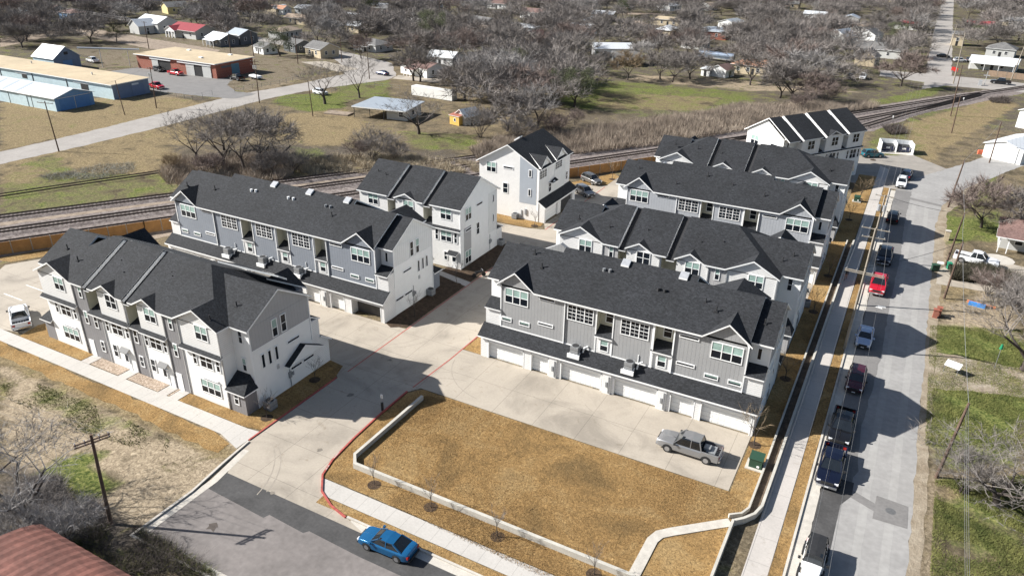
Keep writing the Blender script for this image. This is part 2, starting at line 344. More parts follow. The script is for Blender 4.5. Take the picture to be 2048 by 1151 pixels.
# ------------------------------------------------------------------ flat sheets on the ground
def sheet(name, pts, mt, z, px=False, jag=0, kind="structure", label=None, cat=None, seed=1, group=None):
    p = pxpoly(pts) if px else [q[:2] for q in pts]
    if jag:
        rnd = random.Random(seed); q = []
        for i in range(len(p)):
            a = Vector(p[i]); b = Vector(p[(i+1) % len(p)]); n = max(1, int((b-a).length/1.2))
            for k in range(n): s_ = a.lerp(b, k/n); q.append((s_.x+rnd.uniform(-jag, jag), s_.y+rnd.uniform(-jag, jag)))
        p = q
    mb = MB(); mb.add([(x, y, z) for x, y in p], [tuple(range(len(p)))])
    me = mb.mesh(name, mt)
    if me.polygons[0].normal.z < 0: me.flip_normals()
    return tag(link(name, me), label, cat, group, kind)
def rect(x0, x1, y0, y1): return [(x0, y0), (x1, y0), (x1, y1), (x0, y1)]
def arc(cx, cy, r, a0, a1, n=8): return [(cx+r*math.cos(R(a0+(a1-a0)*i/n)), cy+r*math.sin(R(a0+(a1-a0)*i/n))) for i in range(n+1)]
# streets
sheet("street", [(0, 30), (0, 158), (3, 168), (8, 178), (14, 190), (24, 214), (38, 240), (60, 275), (68, 268), (45, 232), (30, 205), (20, 184), (12, 166), (8, 152), (7.3, 140), (7.3, 30)], ASPH, .012, jag=.12)
sheet("wheel_track", [(3.2, 30), (3.9, 30), (4.0, 90), (3.9, 150), (3.2, 150), (3.3, 90)], mat("worn_track", (.315, .305, .29), .9, .08, .2, fine=.08), .0145, jag=.04)
sheet("wheel_track", [(5.3, 30), (6.0, 30), (6.1, 90), (6.0, 150), (5.3, 150), (5.4, 90)], MATS["worn_track"], .0145, jag=.04)
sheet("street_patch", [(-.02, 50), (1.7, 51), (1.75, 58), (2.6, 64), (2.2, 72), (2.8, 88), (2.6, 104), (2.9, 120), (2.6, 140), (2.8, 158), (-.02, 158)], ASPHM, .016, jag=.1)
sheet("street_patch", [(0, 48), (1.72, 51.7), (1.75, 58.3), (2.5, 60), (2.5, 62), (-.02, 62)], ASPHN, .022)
sheet("street_patch", [(4.38, 57.9), (7.07, 58.0), (7.0, 61.0), (4.45, 61.2)], ASPHM, .026)
sheet("street_patch", [(1.6, 60.2), (4.4, 58.9), (4.4, 60.0), (1.6, 61.3)], ASPHM, .020)
sheet("street_patch", [(2.7, 152.8), (8, 151), (8, 152.3), (2.7, 154)], ASPHM, .020)
sheet("dirt_shoulder", [(7.2, 30), (7.2, 150), (9, 160), (14, 172), (16, 170), (11.5, 156), (9, 148), (8.4, 100), (8.3, 30)], grass_mat("shoulder_dirt", [(.35, (.25, .20, .14)), (.65, (.40, .34, .26))], .6, .25), .008, jag=.13)
sheet("gutter", rect(-.98, 0, 30, 157), KERB, .016)
sheet("cross_street", [(-47.6, 26.8), (12, 26.8), (12, 35.35), (-47.6, 35.35)], ASPHOLD, .024)
sheet("street_patch", [(-47.6, 33.0), (-40.6, 32.7), (-40.4, 33.2), (-36.5, 33.0), (-36.2, 33.4), (-30.8, 33.2), (-22, 33.3), (-10, 33.3), (-10, 35.33), (-47.6, 35.33)], ASPHN, .028)
sheet("gutter", rect(-34, -1.2, 35.35, 36.05), KERB, .028)
sheet("gutter", rect(-47.8, 12, 26.1, 26.8), KERB, .022)
# court and lanes
sheet("driveway", [(-49.35, 39.6), (-47.6, 35.3), (-32.0, 35.3), (-34.2, 36.0), (-36.6, 36.5), (-38.5, 37.5), (-39.9, 39.2), (-40.5, 41.3), (-40.9, 45), (-41.1, 49), (-41.1, 54.0), (-40.3, 55.3), (-7.22, 55.3), (-7.22, 64.5), (-40.7, 64.5), (-40.7, 95), (-7.2, 95), (-7.2, 104.3), (-40.7, 104.3), (-40.7, 146), (-49.3, 137), (-49.3, 131), (-56.5, 127), (-54.9, 122), (-50.2, 119.5), (-50.6, 106.4), (-49.3, 104), (-52.0, 103.2), (-75, 101.5), (-75, 96), (-54, 95.9), (-49.35, 95.0), (-49.35, 65.2), (-52.7, 65.1), (-92, 65.1), (-104, 62.5), (-106.5, 58), (-110, 52), (-104, 44), (-99, 40), (-92, 40.7), (-88, 41.5), (-87, 46), (-87, 54.8), (-52.2, 54.8), (-49.35, 52.5)], CONC, .030)
sheet("asphalt_court", [(-9, 158.3), (-8.5, 176), (-9, 180), (1.8, 187), (8.5, 179), (3, 168), (0, 158)], mat("court_asphalt", (.27, .245, .215), .9, .15, .5), .008)
for y in (46.5, 49.5, 52.5): sheet("parking_line", [(-101, y), (-97, y), (-97, y+.14), (-101, y+.14)], WPAINT, .036)
# red fire lane edges
def strip(name, pts, wd, mt, z, h=None, closed=False):
    mb = MB(); P = [Vector(p[:2]) for p in pts]; Lf, Rg = [], []
    for i, p in enumerate(P):
        d = (P[min(i+1, len(P)-1)]-P[max(i-1, 0)]).normalized(); n = Vector((-d.y, d.x))*wd/2
        Lf.append(p+n); Rg.append(p-n)
    for i in range(len(P)-1):
        a, b, c, d = Lf[i], Rg[i], Rg[i+1], Lf[i+1]
        if h is None: mb.add([(a.x, a.y, z), (b.x, b.y, z), (c.x, c.y, z), (d.x, d.y, z)], [(0, 1, 2, 3)])
        else:
            mb.add([(a.x, a.y, 0), (b.x, b.y, 0), (c.x, c.y, 0), (d.x, d.y, 0), (a.x, a.y, h), (b.x, b.y, h), (c.x, c.y, h), (d.x, d.y, h)],
                   [(4, 5, 6, 7), (0, 4, 7, 3), (1, 2, 6, 5)]+([(0, 1, 5, 4)] if i == 0 else [])+([(3, 7, 6, 2)] if i == len(P)-2 else []))
    return tag(mb.build(name, mt), kind="structure")
redR = [(-34.6, 36.05), (-36.6, 36.55), (-38.5, 37.55), (-39.9, 39.25), (-40.5, 41.3), (-40.9, 45), (-41.1, 49), (-41.15, 54)]
strip("red_kerb", redR, .17, RED, 0, .15)
strip("fire_lane_line", [(-41.1, 55.0), (-40.75, 62), (-40.75, 95)], .14, RED, .037)
strip("fire_lane_line", [(-49.25, 104), (-49.2, 130)], .14, RED, .037)
strip("red_kerb", [(-49.45, 39.7), (-49.45, 52.4)], .16, RED, 0, .12)
strip("fire_lane_line", [(-49.2, 54), (-49.2, 92)], .14, RED, .037)
strip("kerb", [(-34.5, 36.15), (-1.6, 36.15)], .2, KERB, 0, .15)
strip("kerb", [(-1.08, 37.5), (-1.08, 158)], .2, KERB, 0, .15)
strip("kerb", [(-48.3, 26.0), (-48.3, 32), (-48.9, 36), (-49.3, 39.5)], .22, KERB, 0, .16)
strip("gutter", [(-47.8, 26.2), (-47.8, 34), (-48.6, 38.5)], .7, KERB, .034)
strip("kerb", [(-48.4, 26.0), (12, 26.0)], .2, KERB, 0, .14)
# sidewalks
sheet("sidewalk", [(-39.85, 39.0), (-38.2, 37.25), (-1.7, 37.25), (-1.7, 39.0)], WALK, .034)
sheet("sidewalk", [(-3.98, 39), (-2.15, 39), (-2.2, 54), (-2.25, 172), (-4.0, 174), (-4.0, 54)], WALKY, .038)
sheet("sidewalk", [(-104, 39.2), (-93, 39.1), (-52.6, 39.1), (-49.55, 38.2), (-49.55, 41.2), (-51.0, 41.0), (-93, 40.8), (-104, 41.2)], WALK, .034)
for x0, x1 in ((-76.6, -75.2), (-70.3, -69.0), (-63.9, -62.6), (-62.2, -60.9)): sheet("path", rect(x0, x1, 40.9, 42.5), WALKY, .04)
for x0, x1 in ((-75.1, -70.4), (-68.9, -64.0), (-62.5, -62.25)): tag(sheet("river_rocks", rect(x0, x1, 41.0, 42.45), ROCK, .045), kind="stuff")
sheet("path", [(-54.9, 80.6), (-49.3, 79.2), (-49.3, 80.6), (-54.3, 81.6), (-53.2, 83.5), (-54.6, 83.5), (-55.8, 81.6)], WALK, .034)
# lawns (real turf beds a hand above the concrete)
def lawn(pts, mt=LAWN, z=.046, jag=.05, px=False): return tag(sheet("lawn", pts, mt, z, px=px, jag=jag, seed=len(pts)), kind="stuff")
lawn([(-106, 37.3), (-60, 37.0), (-50.6, 36.7), (-50.9, 38.2), (-53, 39.05), (-104, 39.05), (-106, 39.4)], jag=.3, z=.016)
lawn([(-88, 40.85), (-76.7, 40.95), (-76.7, 42.6), (-85, 42.6), (-86.7, 44.5), (-87.8, 46), (-88.8, 43.5)])
lawn([(-60.8, 40.95), (-51.5, 41.05), (-49.6, 41.5), (-49.6, 52.3), (-50.4, 54.7), (-52.5, 54.9), (-52.5, 44), (-55, 44), (-55, 42.5), (-60.8, 42.5)])
lawn([(-52.4, 65.2), (-51.2, 64.6), (-49.45, 65.8), (-49.45, 79.0), (-55, 80.5), (-55, 76.5), (-52.4, 76.5)], MULCH, .05)
lawn([(-55, 81.7), (-49.5, 80.8), (-49.5, 94.5), (-52.8, 95.5), (-52.8, 83.7), (-55, 83.5)], MULCH, .05)
lawn([(-60, 103.3), (-52.3, 103.2), (-50.5, 105), (-50.8, 106.5), (-60, 106.6)])
lawn([(-41.0, 54.0), (-41.0, 49), (-40.8, 45), (-40.4, 41.3), (-39.8, 39.3), (-39.6, 39.1), (-1.9, 39.1), (-4.1, 41), (-5.9, 44), (-5.9, 51.2), (-5.2, 53.2), (-5.05, 90), (-7.1, 90), (-7.1, 55.2), (-39.9, 55.2)], z=.044)
lawn(rect(-38, -1.3, 36.3, 37.2)); lawn([(-2.15, 37.3), (-1.2, 37.3), (-1.2, 158), (-2.15, 158)])
lawn([(-5.05, 90), (-4.1, 90), (-4.1, 165), (-7.3, 165), (-7.3, 90)], z=.032)
lawn([(-40.6, 64.6), (-38.2, 64.5), (-38.2, 95), (-40.6, 95)]); lawn([(-56.9, 127.3), (-49.4, 131.2), (-49.2, 137.5), (-51, 139)], z=.045)
lawn([(-114, 52), (-110.3, 53), (-106.5, 59.5), (-104, 63), (-101, 66), (-106, 66)], z=.036)
# retaining walls
def wallrun(pts, h, th, label, group="concrete retaining walls", h1=None, mt=RWALL):
    o = strip("retaining_wall", pts, th, mt, 0, h); del o["kind"]; return tag(o, label, "wall", group)
wallrun([(-38.9, 53.6), (-38.9, 42.6), (-38.0, 41.5)], .55, .3, "low concrete wall running up beside the red kerb")
wallrun([(-38.1, 41.5), (-11.0, 41.5)], .62, .3, "long low concrete wall above the row of saplings")
wallrun([(-5.9, 36.8), (-5.9, 51.2)], .7, .22, "concrete wall between golden lawn corner and sidewalk")
wallrun([(-5.9, 51.2), (-5.2, 51.9), (-4.5, 52.9), (-4.15, 54.2), (-4.12, 60), (-4.12, 124)], .6, .24, "curved concrete wall along the shaded street sidewalk")
wallrun([(-6.4, 51.9), (-5.5, 52.6), (-5.1, 53.6), (-5.05, 60), (-5.05, 124)], .45, .18, "thin inner concrete wall beside the townhouse end lawns")
strip("drain_channel", [(-5.9, 51.6), (-4.9, 52.8), (-4.6, 54.5), (-4.6, 124)], .9, grass_mat("channel_soil", [(.35, (.10, .075, .055)), (.65, (.20, .155, .115))], 1.0, .3), .052)
kp = [(-11.25, 41.6), (-11.2, 46.2), (-10.9, 47.1), (-10.1, 47.9), (-6.1, 51.4)]
strip("kerb_path", kp, .9, KERB, 0, .12)
# ------------------------------------------------------------------ railway
def track(pts, label, faint=False):
    root = thing("railway_track", label, "railway track", (0, 0, 0), 0, "railway tracks"); P = [Vector(p) for p in pts]
    bal = MB(); ties = MB(); rl = [MB(), MB()]
    for i in range(len(P)-1):
        a, b = P[i], P[i+1]; d = (b-a).normalized(); n = Vector((-d.y, d.x))
        def q(p, o, z): r = p+n*o; return (r.x, r.y, z)
        bal.add([q(a, -2.2, 0), q(a, -1.5, .3), q(a, 1.5, .3), q(a, 2.2, 0), q(b, -2.2, 0), q(b, -1.5, .3), q(b, 1.5, .3), q(b, 2.2, 0)], [(0, 4, 5, 1), (1, 5, 6, 2), (2, 6, 7, 3)])
        k = int((b-a).length/.62)
        for j in range(k):
            c = a+d*(j*.62)
            if c.y > 235 and j % 2: continue
            ties.add([q(c-d*.12, -1.25, .34), q(c-d*.12, 1.25, .34), q(c+d*.12, 1.25, .34), q(c+d*.12, -1.25, .34)], [(0, 1, 2, 3)])
        zb = -.3 if faint else 0
        for s_, mb in zip((-.75, .75), rl):
            mb.add([q(a, s_-.06, .34), q(a, s_+.06, .34), q(a, s_+.05, .52), q(a, s_-.05, .52), q(b, s_-.06, .34), q(b, s_+.06, .34), q(b, s_+.05, .52), q(b, s_-.05, .52)],
                   [(0, 4, 7, 3), (1, 2, 6, 5), (3, 7, 6, 2)])
    if not faint: bal.build("ballast", BALL, root); ties.build("sleepers", mat("tie_wood", (.085, .068, .056), .95, .3, 2), root)
    for mb in rl: mb.build("rail", mat("rail_steel", (.045, .03, .025), .5, .2, 2, metal=.3), root)
BALL = grass_mat("ballast_gravel", [(.35, (.12, .10, .09)), (.5, (.22, .185, .17)), (.65, (.32, .28, .26))], 1.5, .35, .4)
BALLT = grass_mat("ballast_tan", [(.35, (.21, .165, .125)), (.65, (.36, .295, .235))], .8, .2, .2)
sheet("rail_bed", [(-134, 55), (-106, 97), (-84, 130), (-69, 147), (-39, 194), (-19, 226), (6, 266), (24, 294), (32, 292), (13, 256), (2, 236), (-8, 207), (-44, 156), (-60, 131), (-96, 77), (-112, 52)], BALL, .006, jag=.5)
sheet("service_track", [(-117, 46), (-100, 70), (-92, 82), (-60, 129.5), (-44, 154), (-46, 155.5), (-62, 131.5), (-94, 84), (-102.5, 71.8), (-119, 48)], BALLT, .012, jag=.3)
sheet("service_track", [(-129.3, 55.6), (-108, 88), (-78, 132), (-79.5, 133), (-109.5, 89), (-131, 56.5)], BALLT, .012, jag=.2)
track([(-135.5, 39.5), (-123, 58.8), (-108.8, 80.4), (-96.5, 100.3), (-77.6, 128.5), (-64.9, 146), (-35.2, 192), (-14.8, 224.8), (-3, 244), (9, 264), (26, 291), (60, 345)], "main track running unbroken past the white three storey house")
track([(-142, 44), (-129.3, 62.5), (-118.2, 79), (-101.5, 103.2), (-80, 135), (-66, 150.5), (-55, 166), (-43.5, 184), (-36.3, 194)], "outer track nearest the bare trees and green verge")
track([(-125, 45), (-108, 71.3), (-90, 98), (-61.5, 140), (-49.5, 158.4), (-31, 187), (-12.6, 216.8), (6, 251), (17, 276)], "inner track closest to the wooden fence")
track([(-36, 179), (-24, 192), (-10.6, 210), (-2, 232), (9, 256), (16, 272)], "short branching track by the grassy bank near the crossing")
track([(-148, 52), (-139.9, 68.6), (-135.7, 77.2), (-129, 90), (-120, 108)], "overgrown siding half buried in green grass", True)
SLOTSHADE = mat('slot_shade', (.018, .018, .02), .9, .2, 2)  # near-black slot floor: its shade is put into the colour
# ------------------------------------------------------------------ townhouse kit
S = .58            # main roof slope
WM = {}
def win_mesh(w, h, nx, ny, kind):
    k = (round(w, 2), round(h, 2), nx, ny, kind)
    if k in WM: return WM[k]
    fr = MB(); b = .09
    fr.box(-w/2-b, w/2+b, -.07, .0, h/2, h/2+b).box(-w/2-b, w/2+b, -.07, 0, -h/2-b, -h/2).box(-w/2-b, -w/2, -.07, 0, -h/2, h/2).box(w/2, w/2+b, -.07, 0, -h/2, h/2)
    for i in range(1, nx):
        x = -w/2+w*i/nx; fr.box(x-.05, x+.05, -.062, 0, -h/2, h/2)
    for i in range(1, ny):
        z = -h/2+h*i/ny; fr.box(-w/2, w/2, -.056, 0, z-.03, z+.03)
    if kind == 'grid':
        for i in range(nx*2):
            if i % 2: x = -w/2+w*i/(nx*2); fr.box(x-.014, x+.014, -.05, 0, -h/2, h/2)
        for z in (-h/4, h/4): fr.box(-w/2, w/2, -.05, 0, z-.014, z+.014)
    pn = MB()
    if kind == 'blind':
        pn.add([(-w/2, -.03, 0), (w/2, -.03, 0), (w/2, -.03, h/2), (-w/2, -.03, h/2)], [(0, 1, 2, 3)], 1)
        pn.add([(-w/2, -.03, -h/2), (w/2, -.03, -h/2), (w/2, -.03, 0), (-w/2, -.03, 0)], [(0, 1, 2, 3)], 0)
    else: pn.add([(-w/2, -.03, -h/2), (w/2, -.03, -h/2), (w/2, -.03, h/2), (-w/2, -.03, h/2)], [(0, 1, 2, 3)], 0)
    WM[k] = (fr.mesh("window_frame", TRIM), pn.mesh("window_pane", [GLASS, BLIND])); return WM[k]
class House:
    """parts of one building in its own frame: u along the ridge, v from the porch front (0) to the garage doors, z up; sv=-1 turns the porch front away"""
    def __init__(s, name, label, cat, loc, rz=0, sv=1, group=None):
        s.e = thing(name, label, cat, loc, rz, group); s.sv = sv
    def P(s, p): return (p[0], s.sv*p[1], p[2])
    def box(s, name, mt, *bx):
        for b in bx: o = MB().box(b[0], b[1], s.sv*b[2], s.sv*b[3], b[4], b[5]).build(name, mt, s.e)
        return o
    def prism(s, name, mt, pts, d): return MB().prism([s.P(p) for p in pts], (d[0], s.sv*d[1], d[2])).build(name, mt, s.e)
    def slabs(s, name, polys, t=.18, mt=None):
        if name == "roof":
            mb = MB()
            for p in polys: mb.slab([s.P(q) for q in p], t)
            return mb.build(name, [mt or SHING, TRIM], s.e)
        for p in polys: o = MB().slab([s.P(q) for q in p], t).build(name, [mt or SHING, TRIM], s.e)
        return o
    def win(s, face, a, z, w, h, off, nx=1, ny=2, kind='plain', name="window"):
        """centre a along the wall, z height, off = wall plane"""
        f, p = win_mesh(w, h, nx, ny, kind)
        if face == 'F': loc, rz = (a, s.sv*off, z), (0 if s.sv > 0 else math.pi)
        elif face == 'R': loc, rz = (a, s.sv*off, z), (math.pi if s.sv > 0 else 0)
        elif face == 'E': loc, rz = (off, s.sv*a, z), math.pi/2
        else: loc, rz = (off, s.sv*a, z), -math.pi/2
        o = link(name, f, s.e, loc, rz); link("pane", p, o); return o
    def vents(s, pts):
        for u, v, z in pts:
            mb = MB(); mb.tube((u, s.sv*v, z-.2), (u, s.sv*v, z+.55), .07, n=6); mb.box(u-.16, u+.16, s.sv*v-.16, s.sv*v+.16, z-.14, z+.04)
            mb.build("vent_pipe", DARK, s.e)
    def sections(s, secs, gables, be=11.6, hips=(None, None), ez=9.2, fo=-.35, name="roof", rg=()):
        """secs: (u0,u1,front eave v). gables on the porch front: (ua,ub,apex z). returns nothing; writes roof slabs and step walls"""
        polys = []; rks = []; fl = []
        ends = []
        for (u0, u1, fe) in secs:
            rv = (fe+be)/2; rz = ez+S*(be-fe)/2; ends.append((u0, u1, fe, rv, rz))
            gs = sorted([g for g in gables if g[0] >= u0-.3 and g[1] <= u1+.3])
            hl = hips[0] if (hips[0] and abs(u0-hips[0][0]) < .01) else None
            hr = hips[1] if (hips[1] and abs(u1-hips[1][1]) < .01) else None
            front = []
            if hl is None: front.append((u0, fe, ez))
            for g in gs:
                uc = (g[0]+g[1])/2; vm = fe+(g[2]-ez)/S
                if hl and g is gs[0]: front += [(uc, vm, g[2]), (g[1], fe, ez)]
                elif hr and g is gs[-1]: front += [(g[0], fe, ez), (uc, vm, g[2])]
                else: front += [(g[0], fe, ez), (uc, vm, g[2]), (g[1], fe, ez)]
            if hr is None: front.append((u1, fe, ez))
            ur = u1; ul = u0
            if hr:
                g = gs[-1]; uc = (g[0]+g[1])/2; k = (g[2]-ez)/(g[1]-uc); ur = uc-(rz-g[2])/k; vm = fe+(g[2]-ez)/S
                polys.append([(uc, fo, g[2]), (uc, vm, g[2]), (ur, rv, rz), (g[1], be, ez), (g[1], fo, ez)])
            if hl:
                g = gs[0]; uc = (g[0]+g[1])/2; k = (g[2]-ez)/(uc-g[0]); ul = uc+(rz-g[2])/k; vm = fe+(g[2]-ez)/S
                polys.append([(uc, fo, g[2]), (uc, vm, g[2]), (ul, rv, rz), (g[0], be, ez), (g[0], fo, ez)])
            front += [(ur, rv, rz), (ul, rv, rz)]; polys.append(front)
            rear_ = [(ul, rv, rz), (ur, rv, rz), (u1 if not hr else gs[-1][1], be, ez)]
            for g in sorted(rg, reverse=True):
                if g[0] >= u0-.4 and g[1] <= u1+.4:
                    rear_ += ([(g[1], be, ez)] if g[1] < u1 else [])+[((g[0]+g[1])/2, be-(g[2]-ez)/S, g[2]), (max(g[0], u0), be, ez)]
            if rear_[-1][0] > u0+.01: rear_.append((u0 if not hl else gs[0][0], be, ez))
            polys.append(rear_)
            for g in gs:
                uc = (g[0]+g[1])/2; vm = fe+(g[2]-ez)/S
                for side, ue in ((0, g[0]), (1, g[1])):
                    if (hl and g is gs[0] and side == 0) or (hr and g is gs[-1] and side == 1): continue
                    q = [(ue, fo, ez), (uc, fo, g[2]), (uc, vm, g[2])]
                    if fe > fo+.05: q.append((ue, fe, ez))
                    polys.append(q)
        for a, b in zip(ends[:-1], ends[1:]):
            if b[0]-a[1] > .3:       # sunken slot between two units: white cheeks, dark floor
                fe, rv, rz = a[2], a[3], a[4]; dpt = .6
                for u in (a[1]-.03, b[0]): rks.append(MB().prism([s.P(p) for p in [(u, fe, ez-.03), (u, rv, rz-.03), (u, rv+.9, rz-.58), (u, rv+.3, rz-dpt), (u, fe+.3, ez-dpt+.2)]], (.03, 0, 0)))
                fl.append([(a[1], fe+.15, ez-dpt+.12), (b[0], fe+.15, ez-dpt+.12), (b[0], rv+.5, rz-dpt+.3), (a[1], rv+.5, rz-dpt+.3)])
                polys.append([(a[1]-.05, rv+.75, rz-.45), (b[0]+.05, rv+.75, rz-.45), (b[0]+.05, be, ez), (a[1]-.05, be, ez)])
            elif abs(a[2]-b[2]) > .05 and s.sv > 0:
                hi, lo = (a, b) if a[2] < b[2] else (b, a)
                u = a[1]-.12 if hi is a else a[1]; fe, rv, rz = hi[2], hi[3], hi[4]
                rks.append(MB().prism([s.P(p) for p in [(u, fe, ez+.02), (u, rv, rz+.02), (u, lo[3]+.35, rz-.5), (u, lo[3], lo[4]-.35), (u, lo[2], ez-.4), (u, fe, ez-.25)]], (.12, 0, 0)))
        for p in fl: s.slabs("slot_roof", [p], .1, SLOTSHADE)
        s.slabs(name, polys)
        for rk in rks: rk.build("step_wall", TRIM, s.e)
def meters(h, u, v, z=1.2, face='E'):
    mb = MB()
    if face == 'E': mb.box(u, u+.14, h.sv*v-.2, h.sv*v+.2, z, z+.7); mb.box(u, u+.1, h.sv*v+.35, h.sv*v+.55, z+.1, z+.5); mb.tube((u+.06, h.sv*v, 0), (u+.06, h.sv*v, z+1.5), .04, n=6)
    mb.build("electric_meter", METAL, h.e)
def garage_door(h, u0, u1, v, z1=2.15):
    mb = MB(); n = max(2, round((u1-u0)/.62)); sv = h.sv
    mb.box(u0, u1, sv*v, sv*(v+.05), 0, z1)
    for i in range(n):
        a = u0+(u1-u0)*i/n
        for j in range(4): mb.box(a+.09, a+(u1-u0)/n-.09, sv*(v+.05), sv*(v+.06), .09+j*z1/4, (j+1)*z1/4-.09)
    mb.build("garage_door", DOORW, h.e)
def townhouse(name, label, x, y, sv, greym, uL, rear, front, mids, vis, secs, hips, open_door=None, trim_roof=False):
    h = House(name, label, "townhouse row", (x, y, 0), 0, sv, "townhouse rows of the new development")
    wl = WSMOOTH
    # core and end blocks
    h.box("wall", wl, (uL, 0, 1.6, 10.0, 0, 9.2))
    for nm, u in (("gable_wall", uL), ("gable_wall", -.1)):
        h.prism(nm, GREYE if greym is not GREYB else WBOARD, [(u, 1.6, 9.2), (u, 5.85, 11.72), (u, 10.0, 9.2)], (.1, 0, 0))
    h.box("siding_panel", GREYE if greym is not GREYB else WBOARD, (0, .025, 1.75, 9.9, 6.66, 9.2)); h.box("corner_trim", TRIM, (-.08, .06, 1.54, 1.66, 0, 9.1), (-.08, .06, 9.94, 10.06, 3.9, 9.1), (0, .05, 1.66, 9.94, 6.6, 6.68))
    h.box("wall", WHITE, (uL, 0, 10.0, 11.25, 0, 3.86), *[(a, b, 10.0, 11.25, 3.86, 6.05) for a, b in rear['recess']+[(rear['r_end'], 0), (uL, rear['l_end'])]])
    # roofs over the ends
    e1 = rear['r_end']; e0 = rear['l_end']
    er = [[(e1-.3, 1.2, 9.17), (.28, 1.2, 9.17), (.28, 5.85, 11.9), (e1-6, 5.85, 11.9), (e1-6, 1.2, 9.17)], [(e1-3, 10.45, 9.17), (.28, 10.45, 9.17), (.28, 5.85, 11.9), (e1-3, 5.85, 11.9)],
          [(uL-.28, 1.2, 9.17), (e0+3, 1.2, 9.17), (e0+3, 5.85, 11.9), (uL-.28, 5.85, 11.9)], [(uL-.28, 10.45, 9.17), (e0+3, 10.45, 9.17), (e0+3, 5.85, 11.9), (uL-.28, 5.85, 11.9)]]
    er[0] = [(e1-6, 1.2, 9.17), (.28, 1.2, 9.17), (.28, 5.85, 11.9), (e1-6, 5.85, 11.9)]
    if hips[1] is None: er[0][0] = (e1-.2, 1.2, 9.17); er[0][3] = (e1-.2, 5.85, 11.9)
    h.slabs("end_roof", er)
    # rear upper bays
    for (a, b) in rear['bays']:
        h.box("wall", greym, (a, b, 10.0, 11.25, 3.9, 9.2))
        h.box("corner_trim", TRIM, (a-.06, a+.06, 11.2, 11.3, 3.85, 9.1), (b-.06, b+.06, 11.2, 11.3, 3.85, 9.1), (a, b, 11.25, 11.29, 3.82, 3.98))
    mb = MB(); polys = []
    for (a, b) in rear['recess'] + [(e1, 0), (uL, e0)]:
        polys.append([(a-.05, 11.5, 5.95), (b+.05, 11.5, 5.95), (b+.05, 9.98, 6.75), (a-.05, 9.98, 6.75)])
    h.slabs("recess_roof", polys, .14)
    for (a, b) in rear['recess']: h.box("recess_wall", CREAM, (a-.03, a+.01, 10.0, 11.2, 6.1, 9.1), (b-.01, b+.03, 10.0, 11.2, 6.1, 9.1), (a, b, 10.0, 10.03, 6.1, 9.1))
    # garage wing
    gd = rear['garages']; cols = []; pr = uL
    for i, (a, b) in enumerate(gd): cols.append((pr, a)); pr = b
    cols.append((pr, 0))
    opens = [g for i, g in enumerate(gd) if i == open_door]
    if opens:
        a, b = opens[0]
        h.box("garage_wall", WHITE, (uL, a, 11.25, 12.05, 0, 2.75), (b, 0, 11.25, 12.05, 0, 2.75))
        h.box("garage_shade", mat("garage_gloom", (.10, .095, .09), .9, .3, 1), (a, b, 11.26, 11.3, 0, 2.7))  # dark panel paints the shade inside the open garage
    else: h.box("garage_wall", WHITE, (uL, 0, 11.25, 12.05, 0, 2.75))
    h.box("garage_wall", WHITE, *[(a, b, 12.05, 12.45, 0, 2.75) for a, b in cols], *[(a, b, 12.05, 12.45, 2.17, 2.75) for a, b in gd])
    for i, (a, b) in enumerate(gd):
        if i != open_door: garage_door(h, a, b, 12.05)
        h.box("door_trim", TRIM, (a-.1, a, 12.45, 12.48, 0, 2.25), (b, b+.1, 12.45, 12.48, 0, 2.25), (a-.1, b+.1, 12.45, 12.48, 2.16, 2.27))
    h.slabs("garage_roof", [[(uL-.25, 12.8, 2.82), (.2, 12.8, 2.82), (.2, 11.2, 3.92), (uL-.25, 11.2, 3.92)]], .18)
    h.prism("garage_gable", WHITE, [(-.02, 11.25, 2.7), (-.02, 12.45, 2.7), (-.02, 12.45, 2.85), (-.02, 11.25, 3.75)], (.02, 0, 0))
    for u in rear['piers']: h.box("pier", WHITE, (u-.45, u+.45, 12.45, 12.62, 0, 2.72)); h.box("meter_box", METAL, (u-.1, u+.1, 12.62, 12.74, .9, 1.5), (u+.18, u+.3, 12.62, 12.7, .2, 2.2))
    # porch front
    for (a, b, mt) in front['low']: h.box("wall", mt, (a, b, 0, 1.6, 0, 6.1))
    for (a, b, mt) in front['high']: h.box("wall", mt, (a, b, 0, 1.6, 6.1, 9.1))
    for (a, b, z) in front['gables']:
        c = (a+b)/2; h.prism("gable_wall", WHITE if sv > 0 else greym, [(a+.25, 0, 9.0), (c, 0, z-.2), (b-.25, 0, 9.0)], (0, .6, 0))
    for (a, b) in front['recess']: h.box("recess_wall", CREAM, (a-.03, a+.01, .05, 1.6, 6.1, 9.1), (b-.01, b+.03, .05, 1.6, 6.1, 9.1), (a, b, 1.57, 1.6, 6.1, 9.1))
    h.slabs("recess_roof", [[(a, -.3, 6.0), (b, -.3, 6.0), (b, 1.6, 6.7), (a, 1.6, 6.7)] for a, b in front['recess']], .14)
    h.slabs("ledge_roof", [[(a, -.42, 5.98), (b, -.42, 5.98), (b, .0, 6.25), (a, 0, 6.25)] for a, b in front['ledges']], .16)
    # corner porches
    for (a, b, ue) in ((front['low'][-1][1], 0, 1), (uL, front['low'][0][0], -1)):
        h.box("porch_wall", greym, (a, b, 0, 1.6, 0, 2.55))
        c = (b, a) if ue > 0 else (a, b)
        uo = .3 if ue > 0 else uL-.3; ui = a if ue > 0 else b
        h.slabs("porch_roof", [[(ui, -.35, 2.6), (uo, -.35, 2.6), (uo-.9*ue, 1.6, 3.9), (ui, 1.6, 3.9)], [(uo, -.35, 2.6), (uo, 1.6, 2.6), (uo-.9*ue, 1.6, 3.9)]], .14)
    # main roof
    h.sections(secs, front['gables'], hips=hips, be=11.6, rg=rear['gables'] if hips[0] is None else ())
